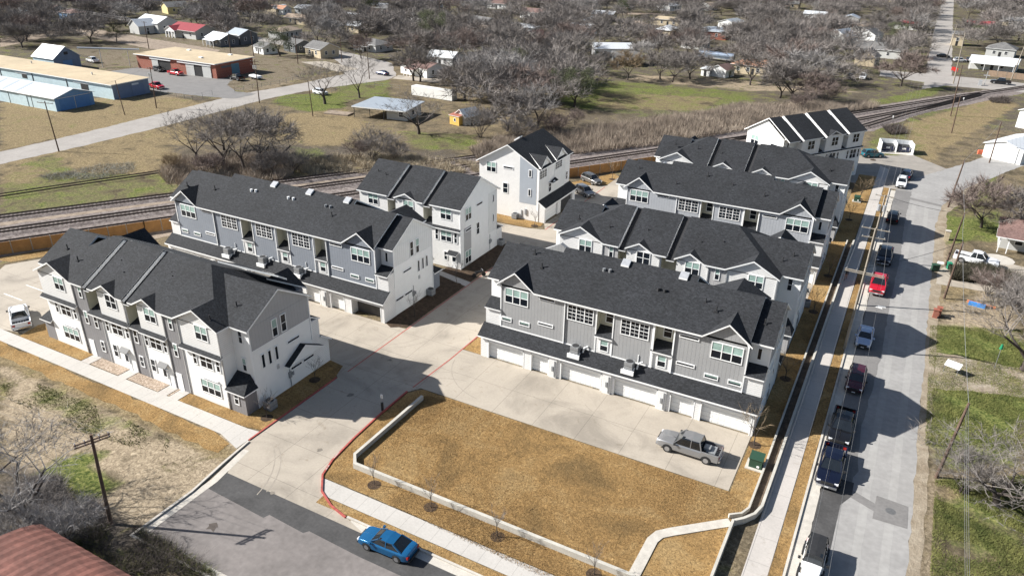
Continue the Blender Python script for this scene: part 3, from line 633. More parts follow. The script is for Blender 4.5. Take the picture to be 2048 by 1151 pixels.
    if rear['gables']:
        rp = []
        for (a, b, z) in rear['gables']:
            c = (a+b)/2; vm = 11.6-(z-9.2)/S
            rp += [[(a, 11.6, 9.22), (c, 11.6, z), (c, vm, z)], [(b, 11.6, 9.22), (c, 11.6, z), (c, vm, z)]]
            h.prism("gable_wall", greym, [(a+.25, 11.25, 9.0), (c, 11.25, z-.2), (b-.25, 11.25, 9.0)], (0, -.6, 0))
        h.slabs("gable_roof", rp)
    for u in mids:       # white-edged wedges standing in for the slot ends seen over the ridge
        MB().slab([h.P(p) for p in [(u-.45, 6.5, 12.42), (u+.45, 6.5, 12.42), (u+.45, 5.75, 12.86), (u-.45, 5.75, 12.86)]], .2).build("ridge_wedge", [mat("wedge_grey", (.33, .34, .36), .5, .15, 4), TRIM], h.e)
    return h
FR = dict(gables=[], low=[], high=[], recess=[], ledges=[])
def front_spec(dl, z4=10.82):
    W, G = WSMOOTH, None
    return W
def make_front(greym, dl, uL):
    b1 = (-30.9+dl, -24.9+dl)
    low = [(uL+1.8, -24.9+dl, WSMOOTH), (-24.9+dl, -20.75, greym), (-20.75, -16.3, WSMOOTH), (-16.3, -14.3, greym), (-14.3, -10.3, WSMOOTH), (-10.3, -8.1, greym), (-8.1, -2.4, WSMOOTH)]
    high = [(b1[0], b1[1], WHITE), (-24.9+dl, -22.7+dl*.9, greym), (-20.6, -16.1, WHITE), (-14.2, -10.3, WHITE), (-10.3, -8.1, greym), (-8.1, -2.35, WHITE)]
    gab = [(-31.15+dl, -24.75+dl, 10.82), (-20.85, -17.1, 10.2), (-14.45, -10.75, 10.2), (-8.35, -2.1, 10.85)]
    return dict(low=low, high=high, gables=gab, recess=[(-22.7+dl*.9, -20.6), (-16.1, -14.2)], ledges=[(b1[0]-.2, b1[1]+.1), (-22.6, -16.0), (-14.3, -10.2), (-8.2, -2.2)])
def front_windows(h, dl):
    for c, wd in ((-27.4+dl, 5.6), (-18.4, 4.3), (-12.25, 3.9), (-4.75, 5.6)):
        off = .0
        if c < -25: c2 = c+.15
        else: c2 = c
        h.win('F', c2, 8.25, 1.62, 1.5, 0, 2, 2, 'blind' if c > -15 or c < -25 else 'plain')
        h.win('F', c2, 5.0, 1.62, 1.5, 0, 2, 2)
        k = 1.65 if wd > 4 else 1.45
        h.win('F', c2-k, 5.0, .42, 1.4, 0, 1, 2); h.win('F', c2+k, 5.0, .42, 1.4, 0, 1, 2)
        if wd > 5: h.win('F', c, 1.85, 2.7, 1.5, 0, 3, 2, 'blind'); h.box("awning_ledge", TRIM, (c-1.3, c+1.3, -.18, 0, 2.95, 3.05))
        else:
            h.win('F', c-1.2, 1.9, .62, 1.45, 0, 1, 2); h.box("front_door", TRIM, (c+.1, c+1.05, -.04, 0, .05, 2.1)); h.win('F', c+.58, 1.5, .5, .9, -.04, 1, 1)
            h.prism("door_canopy", DARK, [(c-.1, -.5, 2.35), (c+1.25, -.5, 2.35), (c+1.25, 0, 2.7), (c-.1, 0, 2.7)], (0, 0, .06))
    for c, zz in ((-23.6+dl*.9, (8.2, 5.0)), (-9.2, (8.2, 5.0))):
        for z in zz: h.win('F', c, z, .45, 1.4, 0, 1, 2, 'blind')
    h.win('F', -15.4, 4.9, .5, 1.5, 0, 1, 2); h.win('F', -22.0, 4.9, .5, 1.5, 0, 1, 2)
    h.win('F', -15.3, 1.8, .5, 1.2, 0, 1, 2); h.win('F', -21.8, 1.8, .5, 1.2, 0, 1, 2)
    h.box("front_door", TRIM, (-10.0, -9.1, -.04, 0, .05, 2.1), (-24.3+dl, -23.4+dl, -.04, 0, .05, 2.1))
    h.win('F', -1.2, 1.75, .5, 1.3, 0, 1, 2); h.win('F', -1.15, 8.1, .45, 1.4, 1.6, 1, 2); h.win('F', -1.15, 4.9, .45, 1.4, 1.6, 1, 2, 'blind')
    for u in (-24.9+dl, -20.75, -16.3, -14.3, -10.3, -8.1, -2.38):
        h.box("downpipe", GALV, (u-.06, u+.06, -.1, 0, .1, 9.0 if u not in (-20.75, -14.3) else 6.0))
def end_windows(h, flip=False):
    f = (lambda v: v)
    for v in (4.95, 6.2): h.win('E', v, 7.85, .62, 1.85, .03, 1, 2, 'blind' if v < 5 else 'plain')
    h.win('E', 7.3, 5.32, 1.7, .22, 0, 1, 1)
    for v in (2.95, 3.85, 4.8): h.win('E', v, 4.95, .34, 1.5, 0, 1, 1)
    for v in (7.25, 9.15): h.win('E', v, 2.1, 1.55, .24, 0, 1, 1)
    h.box("dryer_vent", GALV, (0, .08, 4.6, 4.9, 3.1, 3.6)); meters(h, 0, 6.2)
def rear_windows(h, rear):
    for (kind, a, z, w) in rear['wins']:
        if kind == 'trip': h.win('R', a, z, w, 1.68, 11.25, 3, 2, 'grid')
        elif kind == 'tripb': h.win('R', a, z, w, 1.68, 11.25, 3, 2, 'blind')
        elif kind == 'slit': h.win('R', a, z, w, .22, 11.25, 1, 1)
        elif kind == 'low': h.win('R', a, z, w, .36, 11.25, 1, 1, 'blind')
    for (a, b) in rear['recess']:
        h.win('R', (a+b)/2+.1, 4.95, .8, 1.25, 11.25, 1, 2, 'blind'); h.win('R', (a+b)/2+.1, 7.85, .8, 1.3, 10.03, 1, 2)
    for a in (rear['r_end']/2-.05,): h.win('R', a, 7.9, .32, 1.2, 10.0, 1, 1)
    for u in rear['pipes']: h.box("downpipe", TRIM, (u-.05, u+.05, 11.3, 11.4, 3.9, 9.0))
RD = dict(bays=[(-29.05, -21.2), (-21.2, -17.55), (-15.65, -11.35), (-9.15, -1.85)], recess=[(-17.55, -15.65), (-11.35, -9.15)], r_end=-1.85, l_end=-29.05,
    gables=[(-29.6, -24.85, 11.05), (-6.35, -1.5, 11.05)], garages=[(-29.95, -25.5), (-24.45, -22.4), (-20.8, -16.15), (-14.6, -9.95), (-8.45, -6.05), (-5.25, -.35)], piers=[-21.75, -15.4, -9.35],
    wins=[('tripb', -27.1, 8.02, 2.75), ('slit', -23.35, 8.7, 1.75), ('low', -28.3, 4.95, 1.1), ('low', -26.05, 4.95, 1.15), ('slit', -23.45, 5.55, 1.7), ('trip', -19.4, 7.9, 2.85), ('trip', -13.3, 7.8, 2.9),
    ('slit', -7.65, 8.45, 1.85), ('tripb', -3.85, 7.8, 2.95), ('slit', -7.7, 5.3, 1.75), ('low', -5.0, 4.7, 1.25), ('low', -2.65, 4.7, 1.2)], pipes=[-21.2, -11.2, -9.1, -1.85])
RB = dict(bays=[(-37.05, -29.5), (-29.5, -24.4), (-22.3, -18.0), (-15.9, -11.5), (-9.45, -1.85)], recess=[(-24.4, -22.3), (-18.0, -15.9), (-11.5, -9.45)], r_end=-1.85, l_end=-37.05,
    gables=[(-37.6, -32.5, 11.05), (-6.75, -1.6, 11.0)], garages=[(-38.0, -33.4), (-32.3, -30.2), (-28.6, -24.0), (-22.2, -17.6), (-15.9, -13.6), (-12.6, -10.4), (-8.5, -6.3), (-5.1, -.55)], piers=[-29.5, -23.1, -16.8, -9.45],
    wins=[('tripb', -34.6, 8.0, 2.8), ('slit', -30.75, 8.7, 1.75), ('low', -36.0, 4.8, 1.1), ('low', -33.5, 4.8, 1.15), ('slit', -30.75, 5.4, 1.7), ('trip', -26.6, 7.9, 2.8), ('trip', -20.2, 7.9, 2.75), ('trip', -13.75, 7.9, 2.8),
    ('slit', -7.9, 8.55, 1.85), ('tripb', -4.05, 7.9, 2.75), ('slit', -7.95, 5.3, 1.75), ('low', -5.2, 4.8, 1.2), ('low', -2.85, 4.8, 1.2)], pipes=[-29.5, -18.1, -11.6, -9.45])
def front_secs(dl): return [(-31.15+dl, -22.6+dl*.9, -.35), (-21.7+dl*.9, -16.05+dl*.5, -.35), (-15.15+dl*.6, -2.1, -.35)]
def lip(h, spans, fe):
    h.slabs("eave_roof", [[(a, -.35, 9.12), (b, -.35, 9.12), (b, fe+.85, 9.2+.85*S+.03), (a, fe+.85, 9.2+.85*S+.03)] for a, b in spans], .14)
def RA(x):
    r = dict(x); return r
def on_roof(px, py, y0, z0=9.2, sl=S):
    d = RT*((px-1024)/F_PX)+DN*((py-575.5)/F_PX)+FW; t = (z0-CAM_H-sl*y0)/(d[2]-sl*d[1]); return (d[0]*t, d[1]*t, CAM_H+d[2]*t)
def caps(h, x, y, pts, y0, mt):
    for px, py in pts:
        q = on_roof(px, py, y0); MB().tube((q[0]-x, q[1]-y, q[2]-.1), (q[0]-x, q[1]-y, q[2]+.28), .17, n=8).build("roof_cap", mt, h.e)
# A : white and warm grey row, lower left
fa = make_front(GREYA, 0, -32.4); rA = dict(RD); rA.update(l_end=-30.6, bays=[(-30.6, -21.2), (-21.2, -17.55), (-15.65, -11.35), (-9.15, -1.85)])
sa = front_secs(0); hipsA = (sa[0], sa[2])
hA = townhouse("townhouse_row", "white and warm grey townhouse row at the lower left, facing the straight footpath", -52.5, 42.5, 1, GREYA, -32.4, rA, fa, [], 'F', sa, hipsA)
front_windows(hA, 0); end_windows(hA)
hA.vents([(-29.2, 3.0, 11.0), (-26.0, 2.0, 10.6), (-20.3, 3.4, 10.9), (-18.6, 2.3, 10.3), (-13.6, 4.2, 11.3), (-12.7, 3.8, 11.1), (-12.2, 3.4, 10.9), (-2.9, 3.2, 10.3), (-3.6, .4, 9.9)])
hA.slabs("side_canopy", [[(.75, 5.6, 2.9), (0, 5.6, 2.9), (0, 8.2, 4.4), (.75, 8.2, 4.4)], [(.75, 11.0, 2.9), (0, 11.0, 2.9), (0, 8.2, 4.4), (.75, 8.2, 4.4)]], .14)
hA.prism("side_canopy_gable", WSMOOTH, [(.0, 5.9, 2.9), (0, 8.2, 4.25), (0, 10.7, 2.9)], (.6, 0, 0))
hA.slabs("clerestory_roof", [[(-9.2, 6.9, 12.45), (-1.9, 8.2, 11.9), (-1.9, 9.3, 11.15), (-9.2, 9.6, 11.1)]], .2)
# B : blue-grey row with the open garage
fb = make_front(GREYB, -7.4, -38.8); sb = [(-37.3, -30.6, 1.0), (-30.6, -8.7, -.35), (-8.7, -1.85, 1.0)]
fb['gables'] = [(-8.35, -2.1, 10.85)]
hB = townhouse("townhouse_row", "blue grey townhouse row with one garage door standing open", -52.45, 77.5, -1, GREYB, -38.8, RB, fb, [-22.6, -16.25, -9.85], 'R', sb, (None, None), open_door=7)
rear_windows(hB, RB); end_windows(hB)
hB.vents([(-36.5, 9.2, 10.9), (-31.6, 8.6, 11.0), (-10.6, 8.5, 11.0), (-3.1, 8.2, 10.5)])
caps(hB, -52.45, 77.5, [(503, 382), (512, 383), (577, 397), (587, 399)], 65.9, TRIM); caps(hB, -52.45, 77.5, [(652, 413), (661, 415)], 65.9, METAL)
# D : grey row in front of the big lawn
fd = make_front(GREYD, 1.1, -31.0); fd['gables'] = [(-30.05, -23.65, 10.82), (-8.35, -2.1, 10.85)]
sdv = [(-29.4, -23.9, 1.0), (-23.9, -8.7, -.35), (-8.7, -1.85, 1.0)]
hD = townhouse("townhouse_row", "mid grey townhouse row with six garage doors behind the silver pickup", -7.15, 76.85, -1, GREYD, -31.0, RD, fd, [-16.6, -10.2], 'R', sdv, (None, None))
rear_windows(hD, RD); end_windows(hD)
hD.vents([(-27.0, 7.2, 11.8), (-25.4, 8.6, 11.0), (-7.2, 8.2, 11.1), (-5.9, 8.9, 10.8), (-1.2, 8.4, 10.4)])
caps(hD, -7.15, 76.85, [(1208, 541), (1220, 543)], 65.25, METAL); caps(hD, -7.15, 76.85, [(1317, 580), (1330, 583)], 65.25, DARK)
# E
fe_ = make_front(GREYE, 1.1, -31.0)
se = front_secs(1.1)
hE = townhouse("townhouse_row", "white gabled townhouse row just behind the mid grey row", -7.2, 82.6, 1, GREYE, -31.0, dict(RD), fe_, [], 'F', se, (se[0], se[2]))
front_windows(hE, 1.1); end_windows(hE)
hE.vents([(-28.3, 2.6, 10.7), (-23.8, 2.0, 10.5), (-18.9, 2.6, 10.6), (-12.1, 2.4, 10.4), (-5.6, 3.0, 10.4), (-1.6, 3.9, 10.7), (-2.6, 3.0, 10.2), (-9.6, 3.0, 10.8)])
# F
ff_ = make_front(GREYF, 1.1, -31.0); ff_['gables'] = [(-30.05, -23.65, 10.82), (-8.35, -2.1, 10.85)]
hF = townhouse("townhouse_row", "pale blue grey townhouse row third back along the street, with grid windows", -7.2, 116.7, -1, GREYF, -31.0, RD, ff_, [], 'R', sdv, (None, None))
rear_windows(hF, RD); end_windows(hF)
hF.vents([(-28.5, 8.0, 11.2), (-22.0, 9.6, 10.3), (-14.0, 8.3, 11.0), (-9.2, 9.2, 10.6), (-6.2, 8.0, 11.0), (-3.9, 8.6, 10.8), (-18.0, 7.4, 11.7)])
# G
fg = make_front(GREYE, 1.1, -31.0)
hG = townhouse("townhouse_row", "white gabled townhouse row just before the angled white row at the street end", -7.1, 123.0, 1, GREYE, -31.0, dict(RD), fg, [], 'F', se, (se[0], se[2]))
front_windows(hG, 1.1); end_windows(hG)
hG.vents([(-28.3, 3.4, 11.2), (-24.2, 2.8, 10.9), (-20.0, 2.6, 10.6), (-18.4, 2.9, 10.6), (-13.1, 2.6, 10.5), (-11.3, 3.0, 10.6), (-8.3, 3.0, 10.6), (-2.8, 3.3, 10.5)])
# C : three white houses by the lane
hC = House("townhouse_row", "white three unit townhouse row between the blue grey row and the tall white townhouse", "townhouse row", (-52.8, 83.55, 0), 0, 1, "townhouse rows of the new development")
hC.box("wall", WSMOOTH, (-17.7, 0, 1.5, 10.4, 0, 9.2), (-17.7, 0, 0, 1.5, 0, 6.0)); hC.box("wall", WHITE, (-17.7, -12.55, 0, 1.5, 6.0, 9.2), (-11.1, -6.25, 0, 1.5, 6.0, 9.2), (-4.7, 0, 0, 1.5, 6.0, 9.2))
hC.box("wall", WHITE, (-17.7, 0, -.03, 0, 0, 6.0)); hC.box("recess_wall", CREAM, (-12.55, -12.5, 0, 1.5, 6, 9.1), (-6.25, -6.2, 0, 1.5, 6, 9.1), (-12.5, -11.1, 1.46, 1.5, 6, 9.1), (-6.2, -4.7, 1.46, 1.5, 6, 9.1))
hC.prism("gable_wall", WSMOOTH, [(-.1, 0, 9.2), (-.1, 5.7, 12.3), (-.1, 10.4, 9.5), (-.1, 10.4, 9.2)], (.1, 0, 0)); hC.prism("gable_wall", WHITE, [(-11.0, 0, 9.0), (-9.2, 0, 9.8), (-7.3, 0, 9.0)], (0, .6, 0))
hC.box("siding_panel", GREYE, (0, .025, .95, 2.9, .05, 6.0)); hC.box("siding_panel", WBOARD, (0, .025, 7.95, 10.35, 2.9, 9.2)); hC.box("corner_trim", TRIM, (-.06, .05, -.07, .05, 0, 9.1), (-.05, .05, 10.36, 10.44, 0, 9.2))
hC.box("garage_wall", WHITE, (-17.7, 0, 10.4, 12.1, 0, 2.75)); hC.slabs("garage_roof", [[(-17.9, 12.4, 2.8), (.2, 12.4, 2.8), (.2, 10.35, 3.9), (-17.9, 10.35, 3.9)]])
sc = [(-17.95, -12.3, -.35), (-12.3, -5.95, .35), (-5.95, .28, .45)]
hC.sections([(-17.95, -12.4, -.35), (-11.2, -6.1, -.35), (-4.95, .28, -.35)], [(-11.1, -7.2, 10.05)], be=11.2)
hC.slabs("recess_roof", [[(-12.55, -.3, 5.95), (-11.1, -.3, 5.95), (-11.1, 1.5, 6.7), (-12.55, 1.5, 6.7)], [(-6.25, -.3, 5.95), (-4.7, -.3, 5.95), (-4.7, 1.5, 6.7), (-6.25, 1.5, 6.7)]], .14)
hC.slabs("ledge_roof", [[(a, -.4, 5.95), (b, -.4, 5.95), (b, 0, 6.2), (a, 0, 6.2)] for a, b in ((-17.8, -12.5), (-11.2, -6.2), (-4.75, .15))], .14)
for c in (-15.15, -8.8, -2.35):
    hC.win('F', c, 8.15, 1.7, 1.55, 0, 2, 2, 'blind'); hC.win('F', c, 4.8, 1.7, 1.5, -.03, 2, 2, 'blind'); hC.win('F', c-1.6, 4.8, .42, 1.5, -.03, 1, 2); hC.win('F', c+1.6, 4.8, .42, 1.5, -.03, 1, 2)
    hC.win('F', c-.15, 1.75, .45, 1.2, -.03, 1, 2); hC.box("front_door", TRIM, (c+.9, c+1.7, -.07, -.03, 0, 2.1)); hC.win('F', c+1.3, 1.5, .6, .8, -.07, 1, 1)
    hC.slabs("porch_canopy", [[(c+.4, -.9, 2.35), (c+2.1, -.9, 2.35), (c+2.1, 0, 2.75), (c+.4, 0, 2.75)]], .1)
for v, z, w_, h_ in ((2.15, 7.95, 1.5, 1.75), (2.0, 1.4, 1.5, 1.9)): hC.win('E', v, z, w_, h_, .02, 2, 2, 'blind')
hC.win('E', 5.3, 8.5, 1.6, .28, 0, 1, 1); hC.win('E', 2.1, 5.58, 1.5, .28, .02, 1, 1); hC.win('E', 4.8, 4.85, .7, 1.7, 0, 1, 2); hC.win('E', 9.35, 8.1, .3, 1.1, .02, 1, 1); hC.win('E', 9.35, 5.0, .3, 1.1, .02, 1, 1)
hC.vents([(-16.4, 3.2, 11.1), (-14.8, 2.9, 10.9), (-10.2, 2.8, 10.5), (-8.6, 2.8, 10.5), (-4.3, 2.6, 10.1), (-2.4, 2.9, 10.3)]); meters(hC, 0, 8.3)
# H : tall white house end on, garages to the lane
hH = House("townhouse", "tall white townhouse turned end on beside the railway, double gables over its garages", "townhouse", (-52.0, 106.6, 0), 0, 1)
hH.box("wall", WHITE, (-11.3, 0, 0, 12.4, 0, 9.2)); hH.prism("gable_wall", WHITE, [(-11.3, 0, 9.2), (-5.7, 0, 12.35), (0, 0, 9.2)], (0, .1, 0)); hH.prism("gable_wall", WHITE, [(-11.3, 12.3, 9.2), (-5.7, 12.3, 12.35), (0, 12.3, 9.2)], (0, .1, 0))
hH.prism("siding_panel", mat("blue_grey_smooth", (.34, .37, .41), .75, .05, 1), [(-3.5, -.025, 2.9), (-.35, -.025, 2.9), (-.35, -.025, 9.25), (-3.5, -.025, 10.95)], (0, .025, 0))
hH.box("wall", WBOARD, (0, .05, 0, 3.9, 3.6, 9.3), (0, .05, 6.0, 10.3, 3.6, 9.3), (0, .04, 3.9, 6, 3.6, 6.1)); hH.box("corner_trim", TRIM, (-.1, .12, -.08, .06, 0, 9.3))
hH.slabs("roof", [[(-11.75, -.45, 9.05), (-11.75, 12.8, 9.05), (-5.7, 12.8, 12.55), (-5.7, -.45, 12.55)], [(.4, -.45, 9.05), (-5.7, -.45, 12.55), (-5.7, 12.8, 12.55), (.4, 12.8, 9.05)],
    [(.42, 0, 9.3), (.42, 2.05, 10.95), (-2.9, 2.05, 10.95)], [(.42, 4.1, 9.3), (.42, 2.05, 10.95), (-2.9, 2.05, 10.95)], [(.42, 5.9, 9.3), (.42, 8.1, 10.95), (-2.9, 8.1, 10.95)], [(.42, 10.3, 9.3), (.42, 8.1, 10.95), (-2.9, 8.1, 10.95)]])
hH.prism("gable_wall", WBOARD, [(.05, .1, 9.2), (.05, 2.05, 10.75), (.05, 3.95, 9.2)], (-.3, 0, 0)); hH.prism("gable_wall", WBOARD, [(.05, 6.1, 9.2), (.05, 8.1, 10.75), (.05, 10.1, 9.2)], (-.3, 0, 0))
hH.box("garage_wall", WHITE, (0, .95, 0, 12.4, 0, 2.6), (.95, 1.3, 0, .5, 0, 2.6), (.95, 1.3, 5.1, 6.4, 0, 2.6), (.95, 1.3, 11.3, 12.4, 0, 2.6), (.95, 1.3, .5, 11.3, 2.2, 2.6)); hH.box("garage_door", DOORW, (.95, 1.0, .5, 5.1, 0, 2.2))
hH.box("garage_shade", DARK, (.955, .97, 6.4, 11.3, 0, 2.2)); hH.slabs("garage_roof", [[(1.6, -.25, 2.72), (1.6, 12.7, 2.72), (0, 12.7, 3.75), (0, -.25, 3.75)]])  # dark sheet in the door plane paints the open bay's shade
hH.prism("garage_gable", WHITE, [(0, -.0, 2.6), (1.3, 0, 2.6), (1.3, 0, 2.75), (0, 0, 3.6)], (0, .02, 0))
hH.win('F', -8.95, 8.2, 1.7, 1.6, 0, 2, 2, 'blind'); hH.win('F', -5.7, 8.55, 1.75, .3, 0, 1, 1); hH.win('F', -6.2, 4.95, .85, 1.65, 0, 1, 2); hH.win('F', -1.55, 8.2, .36, 1.1, -.03, 1, 1); hH.win('F', -1.6, 4.9, .36, 1.1, -.03, 1, 1)
hH.win('E', 1.5, 8.1, 2.5, 1.6, .05, 3, 2, 'grid'); hH.win('E', 7.5, 8.3, 2.5, 1.6, .05, 3, 2, 'grid'); hH.win('E', 4.3, 5.0, .9, 1.6, .05, 1, 2); hH.win('E', 11.2, 5.2, .6, 1.3, 0.0, 1, 2)
hH.slabs("side_roof", [[(-13.1, -.1, 4.6), (-13.1, 12, 4.6), (-11.3, 12, 6.3), (-11.3, -.1, 6.3)], [(.2, 3.9, 5.9), (.9, 3.9, 5.9), (.9, 6, 5.9), (.2, 6, 6.3)]], .14)
MB().slab([(-6.9, 4.2, 12.2), (-6.9, 5.2, 12.2), (-5.9, 5.2, 12.85), (-5.9, 4.2, 12.85)], .25).build("ridge_wedge", [MATS["wedge_grey"], TRIM], hH.e)
hH.box("electric_meter", METAL, (-2.4, -2.05, -.15, 0, .9, 1.9), (-3.1, -2.9, -.1, 0, .3, 1.6))
# I : far angled white row
hI = House("townhouse_row", "angled all white townhouse row at the far end of the street", "townhouse row", (-8.0, 164.2, 0), math.atan2(.84, .543), 1, "townhouse rows of the new development")
hI.box("wall", WSMOOTH, (-21.0, 0, 1.4, 10.8, 0, 9.2), (-17.5, 0, 0, 1.4, 0, 6.1)); hI.box("wall", WHITE, (-17.5, -12.6, 0, 1.4, 6.1, 9.2), (-10.9, -6.1, 0, 1.4, 6.1, 9.2), (-4.6, 0, 0, 1.4, 6.1, 9.2))
hI.prism("gable_wall", WSMOOTH, [(-21.0, 1.4, 9.2), (-21.0, 6.2, 12.0), (-21.0, 10.8, 9.2)], (.1, 0, 0)); hI.prism("gable_wall", WSMOOTH, [(-.1, .1, 9.2), (-.1, 5.6, 12.4), (-.1, 10.8, 9.2)], (.1, 0, 0))
hI.sections([(-21.4, -18.5, -.35), (-17.5, -12.3, -.35), (-11.2, -5.8, -.35), (-4.8, .35, -.35)], [(-10.9, -6.9, 10.1)], be=11.4)
hI.slabs("ledge_roof", [[(-17.7, -.4, 5.95), (.2, -.4, 5.95), (.2, 1.4, 6.5), (-17.7, 1.4, 6.5)]], .14)
hI.box("siding_panel", mat("pale_blue_panel", (.5, .53, .57), .8, .04, 1), (-21.03, -21.0, 2.3, 5.0, 3, 8.8)); hI.win('W', 3.6, 7.7, 1.6, .35, -21.03, 1, 1); hI.win('W', 8.6, 7.6, 1.9, 1.7, -21.0, 2, 2, 'blind')
hI.win('F', -19.8, 8.0, .4, 1.2, 1.4, 1, 1)
for c in (-15.0, -8.4, -2.3):
    hI.win('F', c, 7.9, 1.7, 1.6, 0, 2, 2); hI.win('F', c, 4.7, 1.7, 1.7, 0, 2, 2); hI.win('F', c-1.6, 4.7, .45, 1.6, 0, 1, 2); hI.win('F', c+1.6, 4.7, .45, 1.6, 0, 1, 2); hI.win('F', c, 1.6, 1.8, 1.5, 0, 2, 2)
# ------------------------------------------------------------------ rooftop and ground air conditioners
def ac_unit(px, py, z, label, slope=False, s=.9):
    p = at(px, py, z); t = thing("ac_unit", label, "air conditioner", p, 0, "air conditioners on the garage roofs" if slope else "air conditioners on the ground")
    b = MB(); b.box(-s/2, s/2, -s/2, s/2, .12, .12+s*.95)
    b.build("casing", METAL, t); f = MB(); f.tube((0, 0, .12+s*.95), (0, 0, .15+s*.95), s*.42, n=14); f.build("fan_grille", DARK, t)
    for i in range(6): MB().box(-s/2-.01, s/2+.01, -s/2-.01, s/2+.01, .2+i*.13, .22+i*.13).build("louvre", DARK, t) if i % 3 == 0 else None
    if slope:
        MB().box(-s/2-.25, s/2+.25, -s/2-.18, -s/2-.02, -.35, .12).box(-s/2-.1, s/2+.1, -s/2, s/2+.1, -.3, .12).build("kerb_stand", TRIM, t)
        q = MB(); q.tube((s/2+.25, .3, -.2), (s/2+.4, .35, .75), .1, n=6); q.tube((s/2+.4, .35, .75), (s/2+.75, .6, .9), .08, n=6); q.tube((s/2+.2, .75, .2), (s/2+.2, .75, 1.5), .05, n=6); q.build("pipe", TRIM, t)
ac_unit(1150.5, 706, 3.45, "rooftop air conditioner left of the two on the mid grey row's garage roof", True)
ac_unit(1258, 737.5, 3.45, "rooftop air conditioner right of the two on the mid grey row's garage roof", True)
ac_unit(457.5, 508, 3.45, "rooftop air conditioner leftmost of three on the blue grey row's garage roof", True)
ac_unit(527, 526, 3.45, "rooftop air conditioner in the middle of three on the blue grey row's garage roof", True)
ac_unit(598.5, 547, 3.45, "rooftop air conditioner nearest the open garage on the blue grey row's roof", True)
ac_unit(542, 817, 0, "dark condenser on mulch at the corner of the warm grey row's end wall", False, 1.0)
ac_unit(862, 590, 0, "condenser on mulch below the blue grey row's white end wall", False, .9)
ac_unit(1002, 490, 0, "condenser beside the white three unit row's end wall", False, .9)
ac_unit(1030, 437, 0, "condenser on golden lawn below the tall white townhouse", False, .9)
ac_unit(1612, 613, 0, "condenser at the street end of the white gabled row", False, .9)
# ------------------------------------------------------------------ fences
def board_fence(pts, h, label, mt=WOODF, name="wooden_fence"):
    t = thing(name, label, "fence", (*pts[0], 0)); o0 = Vector(pts[0])
    mb = MB(); ps = [Vector(p)-o0 for p in pts]
    for a, b in zip(ps[:-1], ps[1:]):
        d = (b-a).normalized(); n = Vector((-d.y, d.x))*.03
        mb.add([(a.x-n.x, a.y-n.y, 0), (b.x-n.x, b.y-n.y, 0), (b.x+n.x, b.y+n.y, 0), (a.x+n.x, a.y+n.y, 0), (a.x-n.x, a.y-n.y, h), (b.x-n.x, b.y-n.y, h), (b.x+n.x, b.y+n.y, h), (a.x+n.x, a.y+n.y, h)],
               [(0, 1, 5, 4), (1, 2, 6, 5), (2, 3, 7, 6), (3, 0, 4, 7), (4, 5, 6, 7)])
        k = max(1, int((b-a).length/2.4))
        for i in range(k+1):
            p = a.lerp(b, i/k); MB().box(p.x-.07, p.x+.07, p.y-.07, p.y+.07, 0, h+.08).build("post", POLEG, t)
    mb.build("boards", mt, t); return t
board_fence([(-119, 46.5), (-103.5, 70.3), (-98, 78.5)], 1.9, "cedar board fence beside the parking court, running behind the warm grey row")
board_fence([(-60.6, 129.5), (-57.9, 131.4), (-40.5, 157.0)], 1.9, "cedar board fence between the railway and the parked silver and grey cars")
# ------------------------------------------------------------------ vehicles
TYRE = mat("tyre_rubber", (.018, .018, .018), .85, .2, 4); RIM = mat("alloy_rim", (.42, .42, .43), .3, .1, 4, metal=.7)
CGL = mat("car_glass", (.012, .015, .018), .04, .2, 1, spec=.9); CHR = mat("chrome_bits", (.55, .56, .58), .25, .05, 3, metal=.8)
LGT = mat("headlamp", (.75, .76, .78), .15, .05, 3); TLT = mat("tail_lamp", (.35, .02, .015), .25, .1, 3); BLK = mat("black_plastic", (.022, .022, .023), .6, .2, 4)
PLATE = mat("number_plate", (.7, .7, .7), .5, .05, 4)
def paint_mat(name, c, metal=.25, rough=.22): 
    mt = mat(name, c, rough, .03, .8, metal=metal); mt.node_tree.nodes["Principled BSDF"].inputs["Coat Weight"].default_value = .6; return mt
def loft(sts, mi=0):
    mb = MB(); k = len(sts[0][1])*2
    for x, prof in sts:
        mb.v += [(x, y, z) for y, z in prof]+[(x, -y, z) for y, z in reversed(prof)]
    for i in range(len(sts)-1):
        for j in range(k-1): mb.f.append((i*k+j, i*k+j+1, (i+1)*k+j+1, (i+1)*k+j)); mb.m.append(mi)
        mb.f.append((i*k+k-1, i*k, (i+1)*k, (i+1)*k+k-1)); mb.m.append(mi)
    mb.f.append(tuple(range(k-1, -1, -1))); mb.m.append(mi); n = (len(sts)-1)*k; mb.f.append(tuple(range(n, n+k))); mb.m.append(mi)
    return mb
SPEC = {  # L, W, H, hood z, belt z, clearance, wheel r, front axle, rear axle, (greenhouse base front, roof front, roof rear, base rear), tail z
 'sedan': (4.85, 1.84, 1.44, .90, .95, .2, .34, 1.42, -1.42, (1.15, .35, -.95, -1.85), 1.02),
 'suv': (4.7, 1.88, 1.70, 1.02, 1.06, .24, .37, 1.38, -1.38, (1.1, .45, -1.75, -2.18), 1.05),
 'jeep': (4.3, 1.88, 1.86, 1.12, 1.15, .32, .42, 1.3, -1.35, (.72, .5, -2.0, -2.08), 1.12),
 'pickup': (6.0, 2.12, 1.95, 1.18, 1.16, .34, .41, 1.85, -1.85, (1.35, .62, -.72, -1.0), 1.2)}
